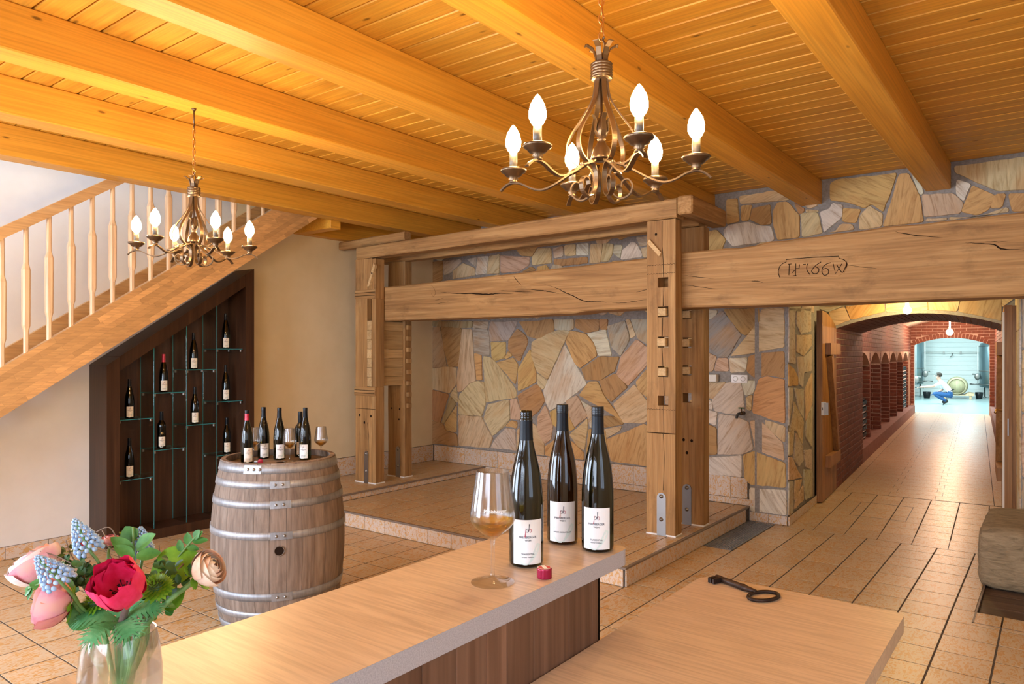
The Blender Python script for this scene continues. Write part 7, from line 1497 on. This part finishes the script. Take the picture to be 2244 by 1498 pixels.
FILL = [[((-0.962, 0.368, 1.344), (-0.964, 0.377, 1.345), 0.0075), ((-0.967, 0.355, 1.327), (-0.962, 0.358, 1.331), 0.0086), ((-0.920, 0.351, 1.346), (-0.928, 0.355, 1.337), 0.0114), ((-0.904, 0.371, 1.324), (-0.897, 0.364, 1.331), 0.0119), ((-0.958, 0.383, 1.320), (-0.964, 0.390, 1.322), 0.0102), ((-0.961, 0.378, 1.335), (-0.973, 0.379, 1.343), 0.0089), ((-0.918, 0.360, 1.335), (-0.915, 0.365, 1.332), 0.0074), ((-0.928, 0.364, 1.347), (-0.921, 0.364, 1.356), 0.0099), ((-0.960, 0.380, 1.331), (-0.960, 0.389, 1.328), 0.0074), ((-0.935, 0.375, 1.344), (-0.924, 0.375, 1.346), 0.0124), ((-0.951, 0.385, 1.310), (-0.942, 0.388, 1.314), 0.0101), ((-0.946, 0.377, 1.337), (-0.934, 0.375, 1.349), 0.0123), ((-0.931, 0.380, 1.328), (-0.935, 0.387, 1.329), 0.0102), ((-0.920, 0.361, 1.331), (-0.919, 0.366, 1.327), 0.0126), ((-0.958, 0.383, 1.324), (-0.959, 0.376, 1.328), 0.0105), ((-0.924, 0.373, 1.347), (-0.906, 0.375, 1.346), 0.0099), ((-0.943, 0.378, 1.337), (-0.942, 0.386, 1.338), 0.0079), ((-0.958, 0.374, 1.327), (-0.971, 0.377, 1.316), 0.0118), ((-0.921, 0.380, 1.337), (-0.918, 0.377, 1.346), 0.0095), ((-0.954, 0.386, 1.318), (-0.946, 0.392, 1.321), 0.0091), ((-0.942, 0.383, 1.326), (-0.944, 0.388, 1.330), 0.0114), ((-0.953, 0.372, 1.347), (-0.953, 0.367, 1.341), 0.0099), ((-0.920, 0.368, 1.355), (-0.915, 0.374, 1.358), 0.0074), ((-0.951, 0.369, 1.335), (-0.962, 0.364, 1.332), 0.0115), ((-0.956, 0.369, 1.318), (-0.960, 0.374, 1.322), 0.0119), ((-0.970, 0.372, 1.357), (-0.969, 0.364, 1.360), 0.0117), ((-0.933, 0.384, 1.337), (-0.927, 0.380, 1.349), 0.0114), ((-0.943, 0.359, 1.344), (-0.952, 0.356, 1.350), 0.0111), ((-0.924, 0.374, 1.335), (-0.931, 0.374, 1.339), 0.0107), ((-0.907, 0.374, 1.336), (-0.899, 0.376, 1.335), 0.0083), ((-0.931, 0.371, 1.333), (-0.938, 0.368, 1.326), 0.0086), ((-0.928, 0.369, 1.337), (-0.921, 0.365, 1.331), 0.0117), ((-0.942, 0.372, 1.331), (-0.933, 0.375, 1.327), 0.0104), ((-0.910, 0.384, 1.342), (-0.905, 0.385, 1.351), 0.0081), ((-0.970, 0.372, 1.336), (-0.960, 0.376, 1.339), 0.0120), ((-0.932, 0.376, 1.334), (-0.939, 0.375, 1.337), 0.0120), ((-0.927, 0.359, 1.331), (-0.926, 0.356, 1.321), 0.0124), ((-0.908, 0.375, 1.346), (-0.900, 0.379, 1.348), 0.0090), ((-0.910, 0.376, 1.340), (-0.917, 0.373, 1.338), 0.0097), ((-0.956, 0.374, 1.311), (-0.945, 0.377, 1.311), 0.0123), ((-0.919, 0.367, 1.347), (-0.910, 0.369, 1.339), 0.0105), ((-0.955, 0.362, 1.331), (-0.961, 0.364, 1.335), 0.0089), ((-0.932, 0.360, 1.340), (-0.935, 0.354, 1.343), 0.0113), ((-0.923, 0.364, 1.340), (-0.939, 0.361, 1.335), 0.0102), ((-0.911, 0.383, 1.334), (-0.921, 0.379, 1.338), 0.0099), ((-0.919, 0.375, 1.342), (-0.911, 0.376, 1.349), 0.0117), ((-0.925, 0.389, 1.323), (-0.937, 0.388, 1.318), 0.0121), ((-0.929, 0.378, 1.324), (-0.927, 0.370, 1.326), 0.0104), ((-0.917, 0.366, 1.343), (-0.918, 0.370, 1.351), 0.0075), ((-0.966, 0.378, 1.359), (-0.975, 0.380, 1.363), 0.0085), ((-0.961, 0.363, 1.354), (-0.967, 0.370, 1.346), 0.0081), ((-0.924, 0.357, 1.348), (-0.918, 0.352, 1.354), 0.0093), ((-0.934, 0.375, 1.332), (-0.927, 0.372, 1.345), 0.0096), ((-0.939, 0.366, 1.321), (-0.923, 0.367, 1.327), 0.0110), ((-0.925, 0.378, 1.322), (-0.922, 0.383, 1.326), 0.0087), ((-0.955, 0.370, 1.334), (-0.954, 0.364, 1.336), 0.0093), ((-0.946, 0.375, 1.339), (-0.952, 0.375, 1.343), 0.0078), ((-0.909, 0.373, 1.328), (-0.901, 0.375, 1.335), 0.0115), ((-0.893, 0.374, 1.339), (-0.892, 0.379, 1.329), 0.0085), ((-0.921, 0.391, 1.312), (-0.921, 0.394, 1.317), 0.0092), ((-0.939, 0.374, 1.323), (-0.935, 0.368, 1.319), 0.0117), ((-0.942, 0.361, 1.352), (-0.940, 0.365, 1.359), 0.0104), ((-0.912, 0.362, 1.352), (-0.897, 0.362, 1.354), 0.0120), ((-0.924, 0.347, 1.340), (-0.935, 0.342, 1.338), 0.0096), ((-0.920, 0.360, 1.339), (-0.914, 0.361, 1.334), 0.0120), ((-0.917, 0.370, 1.331), (-0.908, 0.370, 1.327), 0.0099), ((-0.903, 0.386, 1.332), (-0.900, 0.393, 1.334), 0.0098), ((-0.938, 0.378, 1.334), (-0.945, 0.379, 1.324), 0.0082), ((-0.918, 0.366, 1.337), (-0.923, 0.374, 1.330), 0.0093), ((-0.926, 0.363, 1.327), (-0.920, 0.359, 1.338), 0.0086), ((-0.954, 0.365, 1.357), (-0.951, 0.355, 1.355), 0.0077), ((-0.907, 0.363, 1.353), (-0.916, 0.357, 1.356), 0.0092), ((-0.952, 0.382, 1.326), (-0.951, 0.372, 1.329), 0.0086), ((-0.900, 0.369, 1.338), (-0.896, 0.367, 1.332), 0.0076), ((-0.889, 0.385, 1.333), (-0.896, 0.380, 1.333), 0.0078), ((-0.938, 0.370, 1.329), (-0.939, 0.378, 1.331), 0.0085), ((-0.920, 0.381, 1.334), (-0.928, 0.378, 1.336), 0.0112), ((-0.923, 0.376, 1.341), (-0.912, 0.374, 1.349), 0.0090), ((-0.935, 0.390, 1.320), (-0.928, 0.385, 1.316), 0.0086), ((-0.928, 0.380, 1.328), (-0.932, 0.382, 1.320), 0.0076), ((-0.924, 0.370, 1.328), (-0.915, 0.373, 1.325), 0.0113), ((-0.964, 0.358, 1.341), (-0.962, 0.358, 1.350), 0.0116), ((-0.961, 0.364, 1.355), (-0.970, 0.366, 1.360), 0.0094), ((-0.913, 0.366, 1.337), (-0.909, 0.364, 1.329), 0.0077), ((-0.907, 0.362, 1.356), (-0.899, 0.364, 1.355), 0.0119), ((-0.905, 0.376, 1.344), (-0.907, 0.370, 1.342), 0.0074), ((-0.963, 0.363, 1.342), (-0.951, 0.364, 1.339), 0.0111), ((-0.974, 0.359, 1.321), (-0.979, 0.366, 1.314), 0.0098), ((-0.959, 0.369, 1.326), (-0.963, 0.377, 1.326), 0.0105), ((-0.914, 0.381, 1.324), (-0.896, 0.383, 1.323), 0.0104), ((-0.950, 0.352, 1.334), (-0.942, 0.351, 1.329), 0.0103), ((-0.931, 0.357, 1.324), (-0.944, 0.359, 1.316), 0.0118), ((-0.920, 0.375, 1.349), (-0.914, 0.379, 1.341), 0.0075), ((-0.943, 0.378, 1.327), (-0.945, 0.383, 1.329), 0.0091), ((-0.949, 0.367, 1.354), (-0.936, 0.364, 1.364), 0.0100), ((-0.933, 0.364, 1.340), (-0.931, 0.361, 1.336), 0.0094), ((-0.945, 0.356, 1.334), (-0.946, 0.366, 1.332), 0.0110), ((-0.956, 0.373, 1.343), (-0.965, 0.370, 1.335), 0.0101), ((-0.912, 0.361, 1.337), (-0.922, 0.360, 1.329), 0.0111), ((-0.930, 0.360, 1.314), (-0.936, 0.361, 1.318), 0.0109), ((-0.922, 0.392, 1.339), (-0.920, 0.396, 1.346), 0.0084), ((-0.942, 0.348, 1.341), (-0.933, 0.353, 1.344), 0.0074), ((-0.947, 0.370, 1.328), (-0.943, 0.377, 1.334), 0.0094), ((-0.924, 0.382, 1.323), (-0.933, 0.384, 1.328), 0.0085), ((-0.943, 0.371, 1.325), (-0.942, 0.376, 1.328), 0.0114), ((-0.937, 0.373, 1.330), (-0.937, 0.378, 1.338), 0.0095), ((-0.968, 0.371, 1.322), (-0.972, 0.370, 1.315), 0.0124), ((-0.912, 0.363, 1.338), (-0.911, 0.356, 1.344), 0.0083), ((-0.957, 0.365, 1.341), (-0.957, 0.365, 1.347), 0.0117), ((-0.943, 0.386, 1.332), (-0.943, 0.379, 1.343), 0.0110)], [((-0.833, 0.434, 1.345), (-0.823, 0.432, 1.340), 0.0081), ((-0.871, 0.442, 1.327), (-0.878, 0.445, 1.338), 0.0111), ((-0.840, 0.458, 1.340), (-0.827, 0.458, 1.344), 0.0077), ((-0.852, 0.440, 1.316), (-0.848, 0.433, 1.329), 0.0095), ((-0.848, 0.423, 1.336), (-0.858, 0.421, 1.340), 0.0100), ((-0.815, 0.446, 1.340), (-0.811, 0.444, 1.353), 0.0080), ((-0.876, 0.437, 1.322), (-0.865, 0.440, 1.328), 0.0100), ((-0.866, 0.436, 1.347), (-0.875, 0.438, 1.336), 0.0101), ((-0.835, 0.440, 1.327), (-0.834, 0.436, 1.334), 0.0079), ((-0.886, 0.419, 1.321), (-0.886, 0.409, 1.315), 0.0092), ((-0.868, 0.445, 1.324), (-0.867, 0.440, 1.321), 0.0098), ((-0.845, 0.422, 1.323), (-0.842, 0.423, 1.311), 0.0098), ((-0.870, 0.454, 1.315), (-0.864, 0.447, 1.328), 0.0094), ((-0.859, 0.442, 1.339), (-0.854, 0.449, 1.345), 0.0075), ((-0.836, 0.449, 1.325), (-0.837, 0.459, 1.331), 0.0093), ((-0.857, 0.460, 1.322), (-0.850, 0.464, 1.312), 0.0125), ((-0.846, 0.442, 1.328), (-0.843, 0.439, 1.320), 0.0108), ((-0.851, 0.441, 1.322), (-0.852, 0.450, 1.315), 0.0120), ((-0.871, 0.447, 1.320), (-0.855, 0.450, 1.325), 0.0086), ((-0.816, 0.443, 1.348), (-0.809, 0.443, 1.340), 0.0113), ((-0.853, 0.422, 1.316), (-0.867, 0.416, 1.316), 0.0078), ((-0.840, 0.444, 1.317), (-0.847, 0.441, 1.309), 0.0124), ((-0.845, 0.434, 1.314), (-0.847, 0.424, 1.320), 0.0099), ((-0.869, 0.445, 1.325), (-0.878, 0.440, 1.319), 0.0115), ((-0.826, 0.436, 1.328), (-0.822, 0.427, 1.326), 0.0089), ((-0.889, 0.438, 1.315), (-0.899, 0.436, 1.306), 0.0123), ((-0.821, 0.455, 1.342), (-0.808, 0.454, 1.333), 0.0097), ((-0.853, 0.436, 1.344), (-0.847, 0.441, 1.348), 0.0117), ((-0.851, 0.443, 1.318), (-0.856, 0.438, 1.322), 0.0077), ((-0.833, 0.436, 1.326), (-0.822, 0.439, 1.329), 0.0115), ((-0.872, 0.446, 1.332), (-0.880, 0.443, 1.339), 0.0086), ((-0.856, 0.436, 1.302), (-0.843, 0.436, 1.309), 0.0076), ((-0.836, 0.427, 1.350), (-0.826, 0.434, 1.347), 0.0119), ((-0.827, 0.439, 1.328), (-0.831, 0.439, 1.338), 0.0085), ((-0.833, 0.432, 1.335), (-0.827, 0.426, 1.344), 0.0098), ((-0.879, 0.435, 1.346), (-0.877, 0.444, 1.339), 0.0080), ((-0.847, 0.434, 1.340), (-0.838, 0.442, 1.339), 0.0121), ((-0.849, 0.428, 1.329), (-0.844, 0.425, 1.318), 0.0078), ((-0.856, 0.435, 1.324), (-0.856, 0.427, 1.334), 0.0081), ((-0.869, 0.427, 1.327), (-0.871, 0.416, 1.335), 0.0088), ((-0.887, 0.439, 1.321), (-0.894, 0.431, 1.325), 0.0115), ((-0.835, 0.433, 1.342), (-0.843, 0.437, 1.330), 0.0087), ((-0.887, 0.442, 1.334), (-0.876, 0.446, 1.327), 0.0079), ((-0.873, 0.431, 1.344), (-0.860, 0.438, 1.341), 0.0107), ((-0.854, 0.436, 1.338), (-0.848, 0.429, 1.334), 0.0111), ((-0.853, 0.417, 1.320), (-0.864, 0.420, 1.309), 0.0115), ((-0.830, 0.437, 1.342), (-0.826, 0.428, 1.340), 0.0103), ((-0.858, 0.438, 1.321), (-0.848, 0.445, 1.327), 0.0079), ((-0.858, 0.440, 1.333), (-0.849, 0.448, 1.326), 0.0096), ((-0.879, 0.448, 1.304), (-0.886, 0.444, 1.300), 0.0122), ((-0.885, 0.441, 1.308), (-0.891, 0.437, 1.297), 0.0081), ((-0.834, 0.454, 1.317), (-0.845, 0.448, 1.312), 0.0100), ((-0.849, 0.431, 1.310), (-0.860, 0.425, 1.307), 0.0081), ((-0.862, 0.447, 1.305), (-0.846, 0.450, 1.299), 0.0082), ((-0.853, 0.448, 1.318), (-0.853, 0.453, 1.323), 0.0079), ((-0.857, 0.431, 1.334), (-0.840, 0.434, 1.332), 0.0114), ((-0.869, 0.437, 1.310), (-0.888, 0.433, 1.306), 0.0088), ((-0.850, 0.423, 1.310), (-0.866, 0.423, 1.302), 0.0080), ((-0.876, 0.437, 1.342), (-0.862, 0.443, 1.343), 0.0118), ((-0.877, 0.442, 1.334), (-0.885, 0.442, 1.341), 0.0100), ((-0.873, 0.443, 1.340), (-0.859, 0.442, 1.335), 0.0115), ((-0.834, 0.430, 1.357), (-0.834, 0.421, 1.361), 0.0084), ((-0.827, 0.447, 1.335), (-0.820, 0.449, 1.345), 0.0107), ((-0.834, 0.428, 1.324), (-0.843, 0.427, 1.331), 0.0100), ((-0.875, 0.438, 1.319), (-0.886, 0.436, 1.310), 0.0097), ((-0.847, 0.432, 1.335), (-0.835, 0.430, 1.344), 0.0074), ((-0.854, 0.438, 1.334), (-0.863, 0.431, 1.329), 0.0101), ((-0.851, 0.458, 1.320), (-0.861, 0.454, 1.328), 0.0111), ((-0.828, 0.434, 1.348), (-0.814, 0.437, 1.358), 0.0077), ((-0.853, 0.434, 1.324), (-0.838, 0.433, 1.323), 0.0096)], [((-0.903, 0.395, 1.281), (-0.905, 0.404, 1.265), 0.0167), ((-0.886, 0.411, 1.286), (-0.891, 0.406, 1.282), 0.0173), ((-0.920, 0.397, 1.311), (-0.928, 0.401, 1.324), 0.0175), ((-0.935, 0.384, 1.285), (-0.926, 0.390, 1.295), 0.0127), ((-0.911, 0.404, 1.286), (-0.911, 0.405, 1.295), 0.0179), ((-0.906, 0.403, 1.290), (-0.907, 0.398, 1.285), 0.0113), ((-0.861, 0.413, 1.292), (-0.860, 0.425, 1.289), 0.0179), ((-0.904, 0.378, 1.281), (-0.891, 0.377, 1.278), 0.0160), ((-0.905, 0.414, 1.302), (-0.919, 0.406, 1.297), 0.0155), ((-0.878, 0.417, 1.287), (-0.870, 0.417, 1.297), 0.0177), ((-0.852, 0.425, 1.294), (-0.849, 0.417, 1.308), 0.0170), ((-0.929, 0.399, 1.285), (-0.931, 0.402, 1.295), 0.0122), ((-0.911, 0.402, 1.294), (-0.892, 0.404, 1.303), 0.0153), ((-0.908, 0.379, 1.298), (-0.900, 0.374, 1.290), 0.0166), ((-0.876, 0.401, 1.293), (-0.876, 0.396, 1.280), 0.0120), ((-0.913, 0.372, 1.281), (-0.921, 0.371, 1.272), 0.0149), ((-0.843, 0.438, 1.286), (-0.854, 0.439, 1.294), 0.0117), ((-0.881, 0.405, 1.290), (-0.874, 0.407, 1.302), 0.0153), ((-0.872, 0.422, 1.306), (-0.876, 0.416, 1.318), 0.0146), ((-0.889, 0.430, 1.282), (-0.894, 0.429, 1.270), 0.0159), ((-0.890, 0.422, 1.282), (-0.888, 0.430, 1.278), 0.0184), ((-0.889, 0.418, 1.292), (-0.881, 0.412, 1.282), 0.0149), ((-0.889, 0.421, 1.285), (-0.908, 0.415, 1.283), 0.0162), ((-0.883, 0.414, 1.300), (-0.879, 0.407, 1.291), 0.0183), ((-0.945, 0.391, 1.276), (-0.944, 0.400, 1.278), 0.0192), ((-0.872, 0.435, 1.280), (-0.873, 0.426, 1.279), 0.0145), ((-0.859, 0.422, 1.303), (-0.868, 0.418, 1.310), 0.0148), ((-0.909, 0.412, 1.288), (-0.913, 0.409, 1.297), 0.0158), ((-0.964, 0.368, 1.292), (-0.970, 0.366, 1.280), 0.0125), ((-0.886, 0.413, 1.296), (-0.878, 0.408, 1.287), 0.0130), ((-0.835, 0.438, 1.300), (-0.834, 0.429, 1.301), 0.0127), ((-0.860, 0.420, 1.299), (-0.864, 0.430, 1.292), 0.0171), ((-0.860, 0.448, 1.300), (-0.855, 0.445, 1.292), 0.0117), ((-0.874, 0.422, 1.281), (-0.872, 0.432, 1.278), 0.0180)]]
def fill(lab, lst, twigs, mat):
    root = Vector(lst[0][0]); t = flower_root('filler_foliage', root, lab, 'foliage'); t['kind'] = 'thing'
    for (b, e, w) in lst: leafpatch(Vector(b) - root, Vector(e) - root, w, (.4, -.5, .7)).build('leaf', PM[mat], t)
    for tw in twigs: MB().tube(spline(loc(tw, root), 5), .0011, 5).build('stem', PM['twig'], t)
fill('dark small-leaved twigs left of the anemone', FILL[0], [[(-0.956, 0.367, 1.352), (-0.947, 0.374, 1.333), (-0.918, 0.383, 1.302)] + insert(18, 2.3), [(-0.943, 0.389, 1.346), (-0.938, 0.380, 1.328), (-0.913, 0.386, 1.300)] + insert(18, 2.1)], 'dark')
fill('dark green twigs between the chrysanthemum and the peach ranunculus', FILL[1], [[(-0.852, 0.458, 1.342), (-0.856, 0.443, 1.325), (-0.866, 0.422, 1.294)] + insert(19, .6), [(-0.879, 0.450, 1.348), (-0.872, 0.443, 1.319), (-0.868, 0.421, 1.294)] + insert(19, .8)], 'dark')
fill('mid green leaves filling the bouquet around the vase rim', FILL[2], [[(-0.859, 0.415, 1.292), (-0.865, 0.411, 1.278)] + insert(20, .4)], 'leaf')
gt = flower_root('dry_twigs', Vector((-0.945, 0.400, 1.354)), 'thin pale dry twigs curling over the bouquet', 'twigs'); g0 = Vector((-0.945, 0.400, 1.354))
for pts in ([(-0.948, 0.398, 1.378), (-0.935, 0.407, 1.384), (-0.928, 0.413, 1.371), (-0.916, 0.416, 1.352), (-0.908, 0.415, 1.330), (-0.891, 0.403, 1.288)], [(-0.953, 0.407, 1.377), (-0.940, 0.410, 1.364), (-0.922, 0.418, 1.355), (-0.907, 0.416, 1.324)], [(-0.968, 0.332, 1.366), (-0.954, 0.343, 1.364), (-0.943, 0.358, 1.355), (-0.929, 0.374, 1.339), (-0.909, 0.390, 1.317)], [(-0.967, 0.371, 1.370), (-0.962, 0.374, 1.355), (-0.952, 0.376, 1.345), (-0.938, 0.380, 1.325), (-0.909, 0.390, 1.302)], [(-0.952, 0.395, 1.373), (-0.943, 0.402, 1.361), (-0.928, 0.406, 1.349), (-0.918, 0.408, 1.324)], [(-0.896, 0.450, 1.359), (-0.890, 0.448, 1.346), (-0.878, 0.438, 1.330), (-0.869, 0.420, 1.302)], [(-0.959, 0.389, 1.361), (-0.945, 0.400, 1.365), (-0.929, 0.406, 1.359), (-0.914, 0.411, 1.342)]):
    MB().tube(spline(loc(pts + [(VX, VY, VZ + .11)], g0), 5), .0007, 5).build('twig', PM['twig'], gt)
